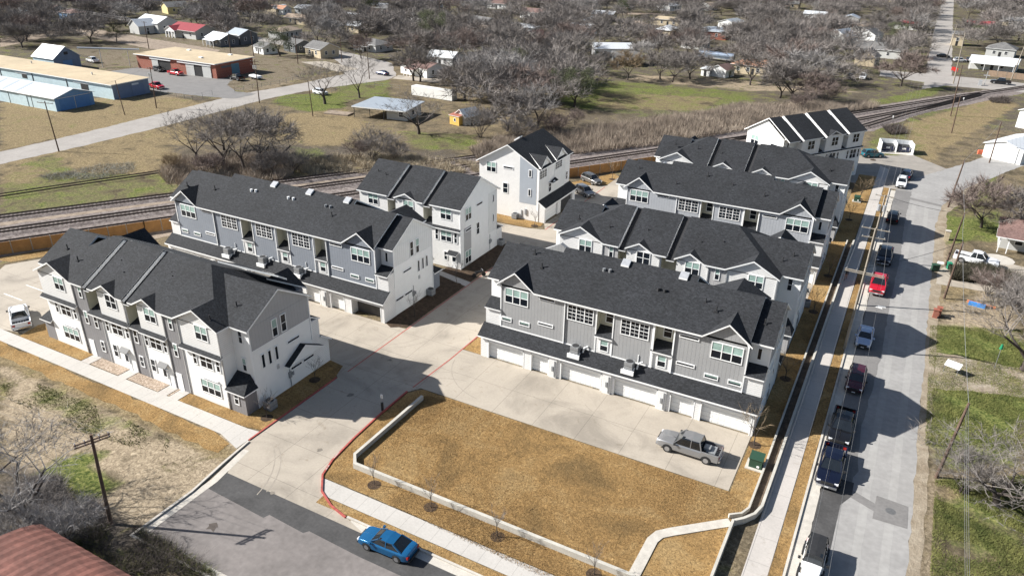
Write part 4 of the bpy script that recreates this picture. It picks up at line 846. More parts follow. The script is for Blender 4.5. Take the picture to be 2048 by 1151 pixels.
def vehicle(kind, name, label, cat, pos, rz, paint, detail=True, group=None, short=False, cab=None, bedload=None, rack=False, top=None):
    L_, W, H, hz, bz, cl, wr, fa_, ra_, (g0, g1, g2, g3), tz = SPEC[kind]
    if cab: g2, g3 = cab
    t = thing(name, label, cat, (pos[0], pos[1], .02+(pos[2] if len(pos) > 2 else 0)), rz, group)
    hw = W/2; f, r = L_/2, -L_/2
    def pr(w_, zb, zt, cr=.03): return [(0, zb), (w_*.9, zb), (w_*.99, zb+.12), (w_, (zb+zt)/2), (w_*.985, zt-.1), (w_*.91, zt), (0, zt+cr)]
    if kind == 'jeep': sts = [(f, pr(hw*.62, cl+.1, hz-.1)), (f-.12, pr(hw*.66, cl, hz)), (g0, pr(hw*.8, cl, bz)), (g0-.1, pr(hw*.86, cl, bz)), (r+.1, pr(hw*.86, cl, bz)), (r, pr(hw*.84, cl+.1, bz-.1))]
    else: sts = [(f, pr(hw*.72, cl+.12, hz-.30)), (f-.10, pr(hw*.88, cl+.02, hz-.17)), (f-.45, pr(hw*.97, cl, hz-.06)), (fa_-.2, pr(hw, cl, hz)), (g0, pr(hw, cl, bz)), (0, pr(hw, cl, bz)), (g3 if kind != 'pickup' else g3, pr(hw, cl, max(bz, tz-.02) if kind != 'sedan' else bz+.04)), (r+.35, pr(hw*.97, cl+.04, tz)), (r+.1, pr(hw*.9, cl+.08, tz-.04)), (r, pr(hw*.84, cl+.16, tz-.18))]
    if kind == 'pickup': sts = sts[:6]+[(g3, pr(hw, cl, bz))]
    def shell(o):
        if detail:
            bv = o.modifiers.new("bevel", 'BEVEL'); bv.width = .05; bv.segments = 2; bv.limit_method = 'ANGLE'; bv.angle_limit = R(18); bv.harden_normals = True
            o.data.polygons.foreach_set("use_smooth", [True]*len(o.data.polygons))
        return o
    shell(loft(sts).build("body", paint, t, smooth=False))
    if kind == 'pickup':      # open bed
        b = MB(); b.box(r+.08, g3+.02, -hw*.99, -hw*.86, cl+.12, tz).box(r+.08, g3+.02, hw*.86, hw*.99, cl+.12, tz).box(r+.02, r+.1, -hw*.93, hw*.93, cl+.2, tz); b.build("bed_side", paint, t)
        MB().box(r+.1, g3, -hw*.86, hw*.86, cl+.1, cl+.42).build("bed_floor", BLK, t); b = MB()
        for i in range(7): b.box(r+.15, g3-.05, -hw*.8+i*hw*.26, -hw*.8+i*hw*.26+.08, cl+.42, cl+.45)
        b.build("bed_ribs", METAL, t) if detail else None
        if bedload: MB().box(r+.5, g3-.35, -hw*.6, hw*.55, cl+.42, cl+.75).box(r+1.0, r+1.6, -.3, .4, cl+.75, cl+1.0).build("bed_cargo", bedload, t)
    if kind == 'jeep':
        for s_ in (1, -1):
            for a in (fa_, ra_): MB().box(a-.55, a+.5, s_*hw*.84, s_*hw*1.0, .78, .9).build("fender", BLK, t)
        b = MB(); b.tube((r-.16, 0, .95), (r-.0, 0, .95), .38, n=14); b.build("spare_wheel", TYRE, t)
    wt = hw*.86 if kind != 'jeep' else hw*.8; wr_ = wt*.82
    gp = lambda w_, zt: [(0, bz-.02), (w_, bz-.02), (w_*.99, bz+.05), (w_*.97, zt-.1), (w_*.9, zt-.02), (0, zt+.02)]
    base = [(g0, [(0, bz-.02), (wt, bz-.02), (wt, bz-.01), (wt*.99, bz), (wt*.95, bz+.01), (0, bz+.02)]), (g1, [(0, bz-.02), (wt, bz-.02), (wt*.98, bz+.1), (wr_*1.02, H-.12), (wr_*.93, H-.03), (0, H)]),
            ((g1+g2)/2, [(0, bz-.02), (wt*1.02, bz-.02), (wt, bz+.1), (wr_*1.05, H-.1), (wr_*.95, H), (0, H+.03)]), (g2, [(0, bz-.02), (wt, bz-.02), (wt*.98, bz+.1), (wr_*1.02, H-.12), (wr_*.92, H-.03), (0, H-.01)]),
            (g3, [(0, bz-.02), (wt, bz-.02), (wt, bz-.01), (wt*.98, bz+.02), (wt*.94, bz+.03), (0, bz+.05)])]
    shell(loft(base).build("windows", CGL, t))
    tp = top or paint
    loft([(g1+.05, [(0, H-.04), (wr_*.86, H-.07), (wr_*.93, H-.04), (0, H+.015)]), ((g1+g2)/2, [(0, H-.02), (wr_*1.0, H-.06), (wr_*.97, H+.015), (0, H+.045)]), (g2-.02, [(0, H-.05), (wr_*.86, H-.08), (wr_*.92, H-.03), (0, H+.005)])]).build("roof", tp, t)
    pil = MB()
    for s_ in (1, -1):
        for (a, b, th) in (((g0, wt), (g1+.04, wr_*.95), .05), ((g3, wt), (g2, wr_*.95), .07), (((g1+g2)/2-.05, wt*1.01), ((g1+g2)/2-.05, wr_*1.04), .05)):
            pil.tube((a[0], s_*a[1], bz), (b[0], s_*b[1], H-.04), th, n=4)
        if kind in ('suv', 'jeep'): pil.tube((g2+.75, s_*wt*1.0, bz), (g2+.75, s_*wr_*1.02, H-.05), .05, n=4)
    pil.build("pillars", tp, t)
    for a in (fa_, ra_):
        for s_ in (1, -1):
            ar = MB(); n = 12
            vs = [(a, s_*(hw*1.0+.004), wr)]+[(a+(wr+.09)*math.cos(math.pi*i/n), s_*(hw*1.0+.004), wr+(wr+.07)*math.sin(math.pi*i/n)) for i in range(n+1)]
            ar.add(vs, [(0, i+1, i+2) for i in range(n)]); 
            if kind != 'jeep': ar.build("wheel_arch", BLK, t)
            wm_ = MB(); wm_.tube((a, s_*(hw-.2), wr), (a, s_*(hw+.03), wr), wr, n=18); wo = wm_.build("wheel", TYRE, t)
            rm = MB(); rm.tube((a, s_*(hw+.0), wr), (a, s_*(hw+.045), wr), wr*.62, n=10); rm.build("rim", RIM, wo)
    zf = hz-.30 if kind != 'jeep' else hz-.25
    for s_ in (1, -1):
        MB().box(f-.22, f-.02, s_*hw*.55, s_*hw*.86, zf-.05, zf+.12).build("headlight", LGT, t); MB().box(r-.01, r+.14, s_*hw*.62, s_*hw*.9, tz-.38, tz-.14).build("tail_light", TLT, t)
        MB().box(g0-.25, g0-.07, s_*hw*1.0, s_*(hw+.2), bz+.0, bz+.17).build("mirror", BLK if kind != 'sedan' else paint, t)
    MB().box(f-.04, f+.03, -hw*.5, hw*.5, zf-.16, zf+.08).build("grille", BLK, t); MB().box(f-.1, f+.07, -hw*.8, hw*.8, cl+.05, cl+.24).build("front_bumper", CHR if kind == 'pickup' else BLK, t)
    MB().box(r-.1, r+.06, -hw*.82, hw*.82, cl+.1, cl+.3).build("rear_bumper", CHR if kind == 'pickup' else BLK, t)
    MB().box(f+.07, f+.085, -.17, .17, cl+.1, cl+.2).build("number_plate", PLATE, t)
    if rack:
        b = MB()
        for s_ in (1, -1): b.tube((g1-.1, s_*wr_*.85, H+.1), (g2+.1, s_*wr_*.85, H+.1), .025, n=5)
        b.build("roof_rails", BLK, t)
    return t
WP = paint_mat("white_car_paint", (.78, .79, .80), 0, .25); BP = paint_mat("black_car_paint", (.012, .012, .014)); NP = paint_mat("navy_car_paint", (.007, .010, .026)); RP = paint_mat("red_car_paint", (.50, .01, .025), .1)
MP = paint_mat("maroon_car_paint", (.075, .012, .022)); SP = paint_mat("silver_car_paint", (.27, .27, .275), .45, .28); GP = paint_mat("grey_car_paint", (.16, .155, .15), .4); BLP = paint_mat("blue_car_paint", (.012, .115, .27), .35)
LBP = paint_mat("light_blue_car_paint", (.42, .50, .66), .3); TP = paint_mat("teal_car_paint", (.02, .16, .20), .2); DBP = paint_mat("dark_blue_car_paint", (.02, .03, .08), .3)
GS = "cars parked along the street kerb"
vehicle('sedan', "parked_car", "bright blue sedan parked by the lower sidewalk, alone on the cross street", "car", (-29.4, 35.0), R(182), BLP)
vehicle('pickup', "parked_pickup", "silver pickup with a dark open bed in front of the garage doors", "pickup", (-11.9, 58.95), R(180), SP, cab=(-1.05, -1.3), bedload=METAL)
S_ = R(-90)
vehicle('jeep', "parked_car", "white off-road car with a black boxy roof, lowest on the street", "car", (.7, 49.5), S_, WP, group=GS, top=BLK)
vehicle('pickup', "parked_pickup", "navy pickup with chrome grille between the black pickup and the empty kerb", "pickup", (.35, 62.6), S_, NP, group=GS, cab=(-1.1, -1.3))
vehicle('pickup', "parked_pickup", "black pickup parked tail to nose behind the navy pickup", "pickup", (.45, 69.5), S_, BP, group=GS, cab=(-1.1, -1.3))
vehicle('suv', "parked_car", "dark maroon crossover parked ahead of the pale blue sedan's shadow", "car", (.75, 79.6), S_, MP, group=GS)
vehicle('sedan', "parked_car", "pale blue sedan in the house shadow on the street", "car", (.6, 90.6), S_, LBP, group=GS)
vehicle('pickup', "parked_pickup", "bright red pickup under the utility pole crossarm", "pickup", (.75, 107.6), S_, RP, group=GS, cab=(-1.1, -1.3))
vehicle('pickup', "parked_pickup", "dark blue pickup behind the red pickup", "pickup", (.7, 119.2), S_, NP, group=GS, cab=(-1.1, -1.3))
vehicle('suv', "parked_car", "black open backed car standing in the shadow above the double crossarm pole", "car", (.6, 138.6), R(90), BP, group=GS, rack=True)
vehicle('suv', "parked_car", "white crossover with black roof rails near the end of the street", "car", (.7, 161.0), S_, WP, group=GS, rack=True)
vehicle('suv', "parked_car", "navy people carrier at the head of the parked line beside the white crossover", "car", (1.3, 167.6), R(85), DBP, group=GS)
vehicle('suv', "parked_car", "teal hatchback beside the angled white row", "car", (-6.3, 180.6), R(35), TP)
vehicle('pickup', "parked_pickup", "white pickup parked at the far left edge of the court", "pickup", (-91.4, 43.1), R(153), WP, cab=(-1.1, -1.3))
vehicle('suv', "parked_car", "silver suv beside the tall white townhouse's garage", "car", (-50.8, 123.8), R(-33), SP)
vehicle('suv', "parked_car", "brown grey suv parked by the cedar fence", "car", (-52.6, 131.2), R(-28), GP, rack=True)
def far_car(kind, px, py, deg, paint, label, **k): p = at(px, py); return vehicle(kind, "parked_pickup" if kind == 'pickup' else "parked_car", label, "pickup" if kind == 'pickup' else "car", p, R(deg), paint, detail=False, **k)
far_car('suv', 318, 143, -10, BP, "black suv at the brick workshop's left bay")
far_car('pickup', 352, 150, -5, RP, "red pickup in front of the brick workshop", cab=(-1.1, -1.3))
far_car('pickup', 314, 177, -10, RP, "red pickup behind the blue shed end, open black bed", cab=(-.9, -1.1))
far_car('pickup', 474, 160, 170, BP, "black pickup beside the brick workshop's shaded end", cab=(-1.1, -1.3))
far_car('pickup', 186, 125, 170, WP, "white pickup under the raised pipe by the small barn", cab=(-1.1, -1.3))
far_car('suv', 641, 189, -5, WP, "small white suv on the drive beneath the leaning bare tree")
far_car('sedan', 765, 150, 172, DBP, "dark blue sedan at the white bungalow's carport")
far_car('pickup', 1725, 158, -90, WP, "white pickup seen nose on beyond the railway meadow", cab=(-1.1, -1.3))
far_car('suv', 1700, 158, -90, BP, "black car next to the white pickup beyond the meadow")
far_car('pickup', 2000, 168, 178, BP, "black pickup crossing at the far right road", cab=(-1.1, -1.3))
far_car('sedan', 1886, 115, 0, BP, "dark sedan crossing the far tree lined street")
far_car('suv', 1919, 124, 20, WP, "white suv parked by the far porch house")
far_car('suv', 1944, 124, 20, GP, "grey suv right of the white suv by the far porch house")
far_car('pickup', 1950, 527, -8, WP, "white pickup with tool rack on the driveway at the right edge", cab=(-.6, -.9))
far_car('pickup', 440, 33, 10, WP, "white pickup far away between the upper left houses", cab=(-1.1, -1.3))
far_car('suv', 917, 52, 60, WP, "white suv beside the far bungalow with the dark roof")
# flatbed trailer, tanker trailer, motorbike
p = at(512, 158); t_ = thing("flatbed_trailer", "white loaded trailer beside the brick workshop's end", "trailer", p, R(-12))
MB().box(-2.6, 2.6, -1, 1, .6, .75).build("bed", GALV, t_); MB().box(-2.4, 2.2, -.9, .8, .75, 1.15).build("load", TRIM, t_)
for x in (-.6, .5):
    for s_ in (1, -1): MB().tube((x, s_*.85, .35), (x, s_*1.05, .35), .35, n=12).build("wheel", TYRE, t_)
p = at(1432, 122); t_ = thing("tanker_trailer", "long silver tanker trailer parked behind the meadow trees", "trailer", p, R(-10))
b = MB(); b.tube((-7, 0, 2.2), (7, 0, 2.2), 1.15, n=16); b.build("tank", mat("tank_steel", (.35, .42, .52), .25, .1, .5, metal=.6), t_); MB().box(-7, 7, -1, 1, .9, 1.2).build("chassis", GALV, t_); MB().box(-8.6, -7.2, -1.1, 1.1, .6, 1.3).build("deck", GALV, t_)
for x in (-6.5, -5.2, 4.6, 5.9):
    for s_ in (1, -1): MB().tube((x, s_*.8, .5), (x, s_*1.1, .5), .5, n=12).build("wheel", TYRE, t_)
p = at(958, 553); t_ = thing("motorcycle", "dark motorcycle parked at the lane edge beside the mulch bed", "motorcycle", p, R(50))
for x in (-.7, .7): MB().tube((x, -.07, .32), (x, .07, .32), .32, n=12).build("wheel", TYRE, t_)
b = MB(); b.tube((-.7, 0, .35), (0, 0, .75), .12, n=6); b.tube((0, 0, .75), (.45, 0, .8), .17, n=8); b.tube((.45, 0, .8), (.7, 0, .35), .05, n=6); b.tube((-.6, 0, .8), (0, 0, .78), .12, n=6); b.build("frame", BLK, t_)
b = MB(); b.tube((.5, -.38, 1.05), (.5, .38, 1.05), .03, n=6); b.tube((.5, 0, .8), (.5, 0, 1.05), .04, n=6); b.build("handlebar", CHR, t_)
# ------------------------------------------------------------------ utility poles and wires
GP_ = "utility poles"
def pole(x, y, h, label, arms=(), lean=(0, 0), r=.15, mt=POLEW, trans=False):
    t = thing("utility_pole", label, "utility pole", (x, y, 0), 0, GP_)
    b = MB(); b.tube((0, 0, 0), (lean[0], lean[1], h), r, r*.66, n=8); b.build("shaft", mt, t)
    tips = []
    for (dz, ln, ang) in arms:
        c, s_ = math.cos(R(ang)), math.sin(R(ang)); k = (h-dz)/h; ox, oy = lean[0]*k, lean[1]*k
        m_ = MB()
        q = [(ox-c*ln/2, oy-s_*ln/2, h-dz), (ox+c*ln/2, oy+s_*ln/2, h-dz)]; m_.tube(q[0], q[1], .07, n=4); ar = m_.build("crossarm", mt, t)
        for i in (-.46, -.2, .2, .46): MB().tube((ox+c*ln*i, oy+s_*ln*i, h-dz), (ox+c*ln*i, oy+s_*ln*i, h-dz+.22), .05, n=6).build("insulator", GALV, ar); tips.append((x+ox+c*ln*i, y+oy+s_*ln*i, h-dz+.2))
    if trans:
        for s_ in (-.35, .4): MB().tube((s_, -.1, h-2.4), (s_, -.1, h-1.5), .24, n=10).build("transformer", GALV, t)
    return tips or [(x+lean[0], y+lean[1], h-.1)]
def wire(a, b, sag, label, r=.010, mt=WIRE, group="overhead wires"):
    m_ = MB(); a = Vector(a); b = Vector(b); pv = a; n = 10
    for i in range(1, n+1):
        f_ = i/n; p = a.lerp(b, f_); p.z -= sag*4*f_*(1-f_); m_.tube(pv, p, r, n=3, cap=False); pv = p
    return tag(m_.build("overhead_wire", mt), label, "wire", group)
P1 = pole(-50.95, 26.05, 9.0, "dark utility pole with doubled crossarm standing in the lower left brush", ((.5, 2.6, 68), (.75, 2.6, 68)), (.25, .25), .17)
P2 = pole(-158.9, 92, 10.6, "utility pole with crossarm beside the road in front of the blue shed", ((.4, 4.2, 12),), (-.6, 0))
P3 = pole(*at(313, 216)[:2], 10.5, "utility pole with transformer at the long shed's corner", ((.3, 2.0, 20),), (.5, 0), trans=True)
P4 = pole(*at(519, 206)[:2], 11.5, "utility pole with transformers in front of the brick workshop's end", ((.5, 2.4, 20), (1.3, 2.4, 20)), (.2, 0), trans=True)
P5 = pole(*at(626, 233)[:2], 9.0, "plain utility pole left of the flat carport roof", (), (-.5, 0), .13)
P6 = pole(*at(739, 158)[:2], 10.5, "utility pole by the road near the white bungalow", ((.2, 2.6, 10),), (-.2, 0))
P7 = pole(*at(81, 206)[:2] if False else (-176.5, 121), 8.5, "short pole standing between the pale blue sheds", (), (-1.0, 0), .12)
SL = -1.25
Q1 = pole(SL, 87.2, 10.3, "street pole with one long pale crossarm above the red pickup", ((.15, 4.2, -4), (.35, 4.2, -4)), (.2, 0), .17, POLEG)
Q2 = pole(SL, 100.6, 11.0, "street pole with two stacked crossarms and white insulators", ((.15, 3.4, -3), (1.3, 2.8, 3)), (.1, 0), .17, POLEG)
Q3 = pole(SL, 117, 10.6, "street pole carrying two transformers near the green utility box", ((.15, 2.6, 0),), (.1, 0), .17, POLEG, True)
RX = 9.05
R1 = pole(RX, 66.6, 8.3, "leaning brown pole nearest the camera on the right lawn", (), (.6, .1), .17)
R2 = pole(RX, 108.8, 8.4, "brown pole by the hedge below the white pickup's driveway", (), (.25, .05), .16)
R3 = pole(RX, 121.6, 8.4, "brown pole beside the green bins", (), (.5, .05), .16)
R4 = pole(RX, 151.6, 8.9, "leaning pole on the green verge at the road bend", (), (.5, .05), .16)
R5 = pole(16.6, 189.2, 9.0, "pole with street lamp beside the white metal roofed shed", (), (.0, .0), .15)
R6 = pole(9.1, 215, 9.0, "front pole of the pair on the grassy bank by the tracks", (), (-.2, .0), .15)
R7 = pole(8.7, 236.5, 13.5, "rear taller pole of the pair crossing the tracks", (), (-.4, .0), .16)
R8 = pole(9.0, 291.5, 16, "tall pole with crossarms at the far street corner", ((.3, 3.5, 10), (1.5, 3.0, 10)), (-.4, 0), .2, POLEG)
R9 = pole(*at(2022, 160)[:2], 13.5, "pale pole with crossarm at the upper right edge beside the board fence", ((.3, 3.0, 20),), (1.2, 0), .18, POLEG)
R10 = pole(*at(1893, 118)[:2], 13, "pole with double crossarm left of the far porch house", ((.3, 3.5, 10), (1.8, 3.0, 10)), (.6, 0), .18, POLEG)
far_poles = [(880, 48, 12), (1043, 40, 10), (1150, 28, 10), (1252, 58, 10), (100, 45, 9), (160, 60, 9), (298, 98, 10), (462, 108, 9.5), (596, 128, 9.5), (684, 125, 9), (1416, 70, 11), (1696, 98, 10), (1810, 60, 10), (508, 115, 9), (1310, 122, 6), (120, 25, 9), (420, 12, 9), (1530, 30, 9)]
wordsf = ["left of the small gabled shed", "left of the red roofed house", "by the far pale road", "right of the tan hip roof", "near the far left white house", "beside the far blue house", "between the cream house and the red roof", "in front of the grey barn like houses", "beyond the brick workshop corner", "by the pale gabled bungalow", "beside the silver tanker", "left of the stone gabled house", "on the far tree lined street", "at the white porch shed", "by the meadow edge shed", "at the far left corner", "near the far top left road", "in the far top right trees"]
tops = []
for (px, py, hh), wd in zip(far_poles, wordsf):
    q = at(px, py); tops.append(pole(q[0], q[1], hh, "distant utility pole "+wd, ((.3, 2.4, 5),) if hh > 9.2 else (), (0, 0), .16))
for i in range(4):
    wire(Q1[i], Q2[i], .25, "street side power line between the crossarm poles"); wire(Q2[i], (Q3[i][0], Q3[i][1], Q3[i][2]), .3, "street side power line between the crossarm poles")
    wire(Q1[i], (Q1[i][0]+.3*i, 20, 11.5), 1.2, "power line %s sagging over the lower street" % ("nearest the houses", "second from the houses", "third from the houses", "farthest from the houses")[i], .013)
    wire(Q3[i], (Q3[i][0], 215, 12), .8, "power line running on to the railway end")
for a, b in ((R1, R2), (R2, R3), (R3, R4), (R4, R5)): wire(a[0], b[0], .5, "cable along the right hand lawns", .02)
for dz in (0, .5, 1.0): wire((R1[0][0], R1[0][1], R1[0][2]-dz), (9.6, 25, 9-dz), .8, "cable passing over the near right lawn", .014)
wire(R2[0], Q1[1], .4, "service line crossing the street below the red pickup", .025, WIRED); wire(R3[0], Q3[1], .4, "service line crossing the street beside the green bins", .025, WIRED)
for i in range(4): wire(P1[i], (-95, 20+i, 11), .8, "line leaving the brush pole to the left")
for a, b in ((P2, P3), (P3, P4), (P4, P6)): wire(a[0], b[0], .8, "roadside line past the workshops", .02)
for a, b in ((tops[0], tops[1]), (tops[1], tops[3]), (tops[3], tops[10]), (tops[10], tops[12]), (tops[4], tops[6])):
    for dz in (0, .7): wire((a[0][0], a[0][1], a[0][2]+dz), (b[0][0], b[0][1], b[0][2]+dz), 1.0, "distant line over the wooded neighbourhood", .035)
wire(R8[0], R9[0], 1, "distant line at the far street corner", .03); wire(R6[0], R7[0], .3, "cable between the two poles on the railway bank", .015, WIRED); wire(R5[0], R6[0], .6, "cable crossing the road to the railway bank", .015, WIRED)
# ------------------------------------------------------------------ trees
def tube_raw(V, F, p0, p1, r0, r1, n):
    d = p1-p0; L_ = d.length
    if L_ < 1e-5: return
    d /= L_; a = d.orthogonal().normalized(); b = d.cross(a); k = len(V)
    for p, r in ((p0, r0), (p1, r1)):
        for i in range(n): t = 6.28318*i/n; V.append((p+a*(r*math.cos(t))+b*(r*math.sin(t)))[:])
    for i in range(n): F.append((k+i, k+(i+1) % n, k+n+(i+1) % n, k+n+i))
def bare_tree(seed, H, spread, r0, fork=.22, levels=5, twigs=9, tw=.022, tl=.9, limbs=4, lean=(0, 0), multi=1, droop=0.0, crownm=TWIG):
    rnd = random.Random(seed); TV, TF, CV, CF = [], [], [], []
    def grow(p, d, L_, r, lev):
        segs = 3 if lev < 3 else 2; pts = [p]; dd = d.copy(); q = p.copy(); rr = r
        for s_ in range(segs):
            dd = (dd+Vector((rnd.uniform(-1, 1), rnd.uniform(-1, 1), rnd.uniform(-.5, .8)-droop*lev*.25))*.22).normalized(); q2 = q+dd*(L_/segs); r2 = rr*(.80 if lev else .88)
            if lev <= 1: tube_raw(TV, TF, q, q2, rr, r2, 6 if lev == 0 else 5)
            else: tube_raw(CV, CF, q, q2, rr, r2, 4 if lev == 2 else 3)
            q = q2; rr = r2; pts.append(q)
        if lev >= levels-1 or r < .012:
            for _ in range(twigs):
                b_ = pts[0].lerp(pts[-1], rnd.random()); td = (dd+Vector((rnd.uniform(-1, 1), rnd.uniform(-1, 1), rnd.uniform(-.7, .9)-droop)) * .9).normalized()
                e = b_+td*tl*rnd.uniform(.5, 1.3); sd_ = td.cross(Vector((rnd.uniform(-1, 1), rnd.uniform(-1, 1), rnd.uniform(-1, 1)))).normalized()*tw*rnd.uniform(.6, 1.3)
                k = len(CV); CV.extend([(b_-sd_)[:], (b_+sd_)[:], e[:]]); CF.append((k, k+1, k+2))
            return
        n = limbs if lev == 0 else rnd.choice((3, 3, 4))
        az = rnd.uniform(0, 6.28)
        for i in range(n):
            az += 6.28/n+rnd.uniform(-.5, .5); f_ = 1 if i == 0 else rnd.uniform(.45, 1.0); bp_ = pts[0].lerp(pts[-1], f_) if lev else pts[-1] if i < 3 else pts[-2]
            out = Vector((math.cos(az), math.sin(az), 0)); tilt = spread*rnd.uniform(.65, 1.2) if lev == 0 else rnd.uniform(.45, 1.0)*min(1.3, spread+.25)
            nd_ = (dd*math.cos(tilt)+out*math.sin(tilt)).normalized()
            if nd_.z < -.15: nd_.z *= .3
            grow(bp_, nd_, L_*rnd.uniform(.62, .82) if lev else H*.36*rnd.uniform(.85, 1.1), rr*rnd.uniform(.58, .75) if lev else rr*.62, lev+1)
    for k in range(multi):
        a = 6.28*k/multi; st = Vector((math.cos(a), math.sin(a), 0))*(.35 if multi > 1 else 0)
        grow(st, (Vector((lean[0], lean[1], 1))+st*(.8 if multi > 1 else 0)).normalized(), H*fork, r0, 0)
    tm = bpy.data.meshes.new("trunk"); tm.from_pydata(TV, [], TF); tm.materials.append(BARK); tm.polygons.foreach_set("use_smooth", [True]*len(TF))
    cm = bpy.data.meshes.new("crown"); cm.from_pydata(CV, [], CF); cm.materials.append(crownm)
    zmax = max(v[2] for v in CV)
    return (tm, cm, zmax)
def place_tree(proto, x, y, h, rz, label, group=None, name="bare_tree", cat="tree", crown=None):
    s_ = h/proto[2]; t = thing(name, label, cat, (x, y, 0), rz, group); q_ = 1+.22*math.sin(x*3.7+y); t.scale = (s_*q_, s_*(1+.18*math.cos(x+y*2.3)), s_)
    link("trunk", proto[0], t); c = link("crown", proto[1], t)
    if crown: c.material_slots[0].link = 'OBJECT'; c.material_slots[0].material = crown
    return t
FARP = [bare_tree(s_, 10, .75, .30, .17, 5, 24, .034, 1.5, 5) for s_ in (3, 8, 15)]+[bare_tree(21, 10, .95, .34, .15, 5, 24, .036, 1.45, 5), bare_tree(33, 9, .55, .2, .22, 5, 22, .034, 1.3, 4), bare_tree(40, 8, .85, .16, .1, 4, 50, .034, 1.4, 5, multi=3)]
NEARP = [bare_tree(51, 11, .68, .33, .2, 6, 13, .018, .9, 4), bare_tree(57, 11, .9, .4, .16, 6, 11, .018, .85, 5), bare_tree(63, 9, .6, .12, .08, 5, 26, .019, 1.1, 4, multi=5)]
SAPP = [bare_tree(71, 4, .35, .05, .42, 3, 14, .008, .6, 6), bare_tree(74, 4, .4, .05, .3, 4, 10, .011, .5, 6)]
# evergreen prototype: leaf clumps through the crown
def leafy(seed, H, n, sz, m_):
    rnd = random.Random(seed); base_ = bare_tree(seed, H, .6, .25, .2, 4, 2, .02, .6, 4); V, F = [], []
    cl = [Vector((rnd.gauss(0, H*.2), rnd.gauss(0, H*.2), H*rnd.uniform(.3, .95))) for _ in range(26)]
    for c in cl:
        for _ in range(n):
            p = c+Vector((rnd.gauss(0, H*.065), rnd.gauss(0, H*.065), rnd.gauss(0, H*.05))); a = Vector((rnd.uniform(-1, 1), rnd.uniform(-1, 1), rnd.uniform(-1, 1))).normalized()*sz; b = a.orthogonal().normalized()*sz*.8; k = len(V)
            V.extend([(p-a)[:], (p+b)[:], (p+a)[:]]); F.append((k, k+1, k+2))
    cm = bpy.data.meshes.new("crown"); cm.from_pydata(V, [], F); cm.materials.append(m_)
    return (base_[0], cm, H)
EVP = leafy(91, 8, 220, .13, EVERG)
def T(px, py, h, kind, label, crown=None, rz=None, name="bare_tree"):
    p = at(px, py); pr = (NEARP+FARP)[kind] if kind < 20 else EVP; return place_tree(pr, p[0], p[1], h, rz if rz is not None else (px*7.1) % 6.28, label, None, name, "tree", crown)
T(2046, 740, 12, 1, "big bare tree leaning out over the dirt yard at the right edge", TWIG, 2.2)
T(2090, 1060, 9.5, 1, "sprawling grey tree with low branches on the near right lawn", TWIG, 3.0)
T(1992, 1010, 7.5, 1, "second sprawling bare tree just left of it on the near right lawn", TWIG, 1.3)
T(1925, 985, 5.5, 2, "bushy bare tree at the foot of the near leaning pole", TWIG)
T(1962, 455, 10, 3, "open crowned bare tree on the green verge right of the road bend", TWIGR)
T(2036, 470, 9, 4, "bare tree in front of the brown roofed porch house", TWIG)
T(1975, 590, 5, 2, "reddish bare bush left of the two on the tan yard by the pole", TWIGR)
T(2010, 660, 7, 5, "dark bare tree behind the dirt drive on the right", TWIG)
T(2030, 615, 6, 2, "tangled bare bush at the right edge below the driveway hedge", TWIG)
T(60, 1040, 9.5, 1, "sprawling bare tree overhanging the rusty roof", TWIGP, 1.0)
T(-20, 1010, 9, 0, "bare tree at the left edge above the rusty roof", TWIG, 4.0)
T(130, 1090, 5, 2, "thicket of pale twigs pressing against the rusty roof", TWIGP)
T(40, 1085, 5, 2, "second twig thicket at the rusty roof's upper edge", TWIGP, 1.1)
T(395, 330, 12, 0, "slender bare tree at the left of the railway thicket", TWIG)
T(488, 345, 14.5, 0, "tallest bare tree of the thicket behind the blue grey row", TWIG)
T(555, 330, 10, 1, "wide bare tree at the right of the railway thicket", TWIG)
T(350, 345, 5, 2, "tan twiggy shrub at the foot of the railway thicket", TWIGT)
T(430, 345, 4.5, 2, "brown shrub in the middle of the railway thicket", TWIGR)
T(525, 352, 4.5, 2, "dense shrub behind the blue grey row's ridge", TWIG)
T(520, 330, 13, 3, "broad dark tree in the heart of the railway thicket", TWIG)
T(448, 338, 13, 0, "upright tree left of the thicket's tallest tree", TWIG)
T(545, 350, 6, 5, "many stemmed tree low on the thicket's right flank", TWIG)
T(412, 352, 5, 5, "many stemmed brown tree on the thicket's left flank", TWIGR)
T(585, 345, 5.5, 2, "low shrub trailing right of the railway thicket", TWIG)
T(448, 300, 8, 6, "bare tree at the back of the railway thicket beside the road", TWIG)
T(745, 318, 8, 2, "round twiggy tree in front of the flat carport roof", TWIG)
T(715, 322, 6, 2, "reddish shrub left of the round twiggy tree", TWIGR)
T(790, 322, 5.5, 2, "dark shrub right of the round twiggy tree", TWIG)
T(838, 268, 12, 1, "spreading bare tree right of the flat carport roof", TWIG)
T(650, 208, 12.5, 0, "dark leaning tree beside the small white suv", TWIG)
T(719, 196, 13, 0, "dark straight tree behind the carport's green yard", TWIG)
T(827, 162, 12, 0, "left of two dark trees before the white bungalow", TWIG)
T(840, 164, 12.5, 4, "right of two dark trees before the white bungalow", TWIG)
T(985, 195, 16, 0, "tall pale crowned tree in the middle of the view", TWIGP)
T(930, 200, 12, 4, "bare tree behind the white container", TWIG)
T(1045, 205, 12, 6, "brown bare tree at the edge of the field", TWIGR)
T(1015, 262, 12, 6, "bare tree rising behind the tall white townhouse", TWIG)
T(1075, 262, 13, 0, "pale bare tree right behind the tall white townhouse's ridge", TWIGP)
T(960, 275, 9, 2, "thicket tree left of the tall white townhouse roof", TWIG)
T(1035, 282, 7.5, 2, "scrub directly behind the tall white townhouse", TWIG)
T(1105, 270, 7, 2, "reddish scrub at the near corner of the field", TWIGR)
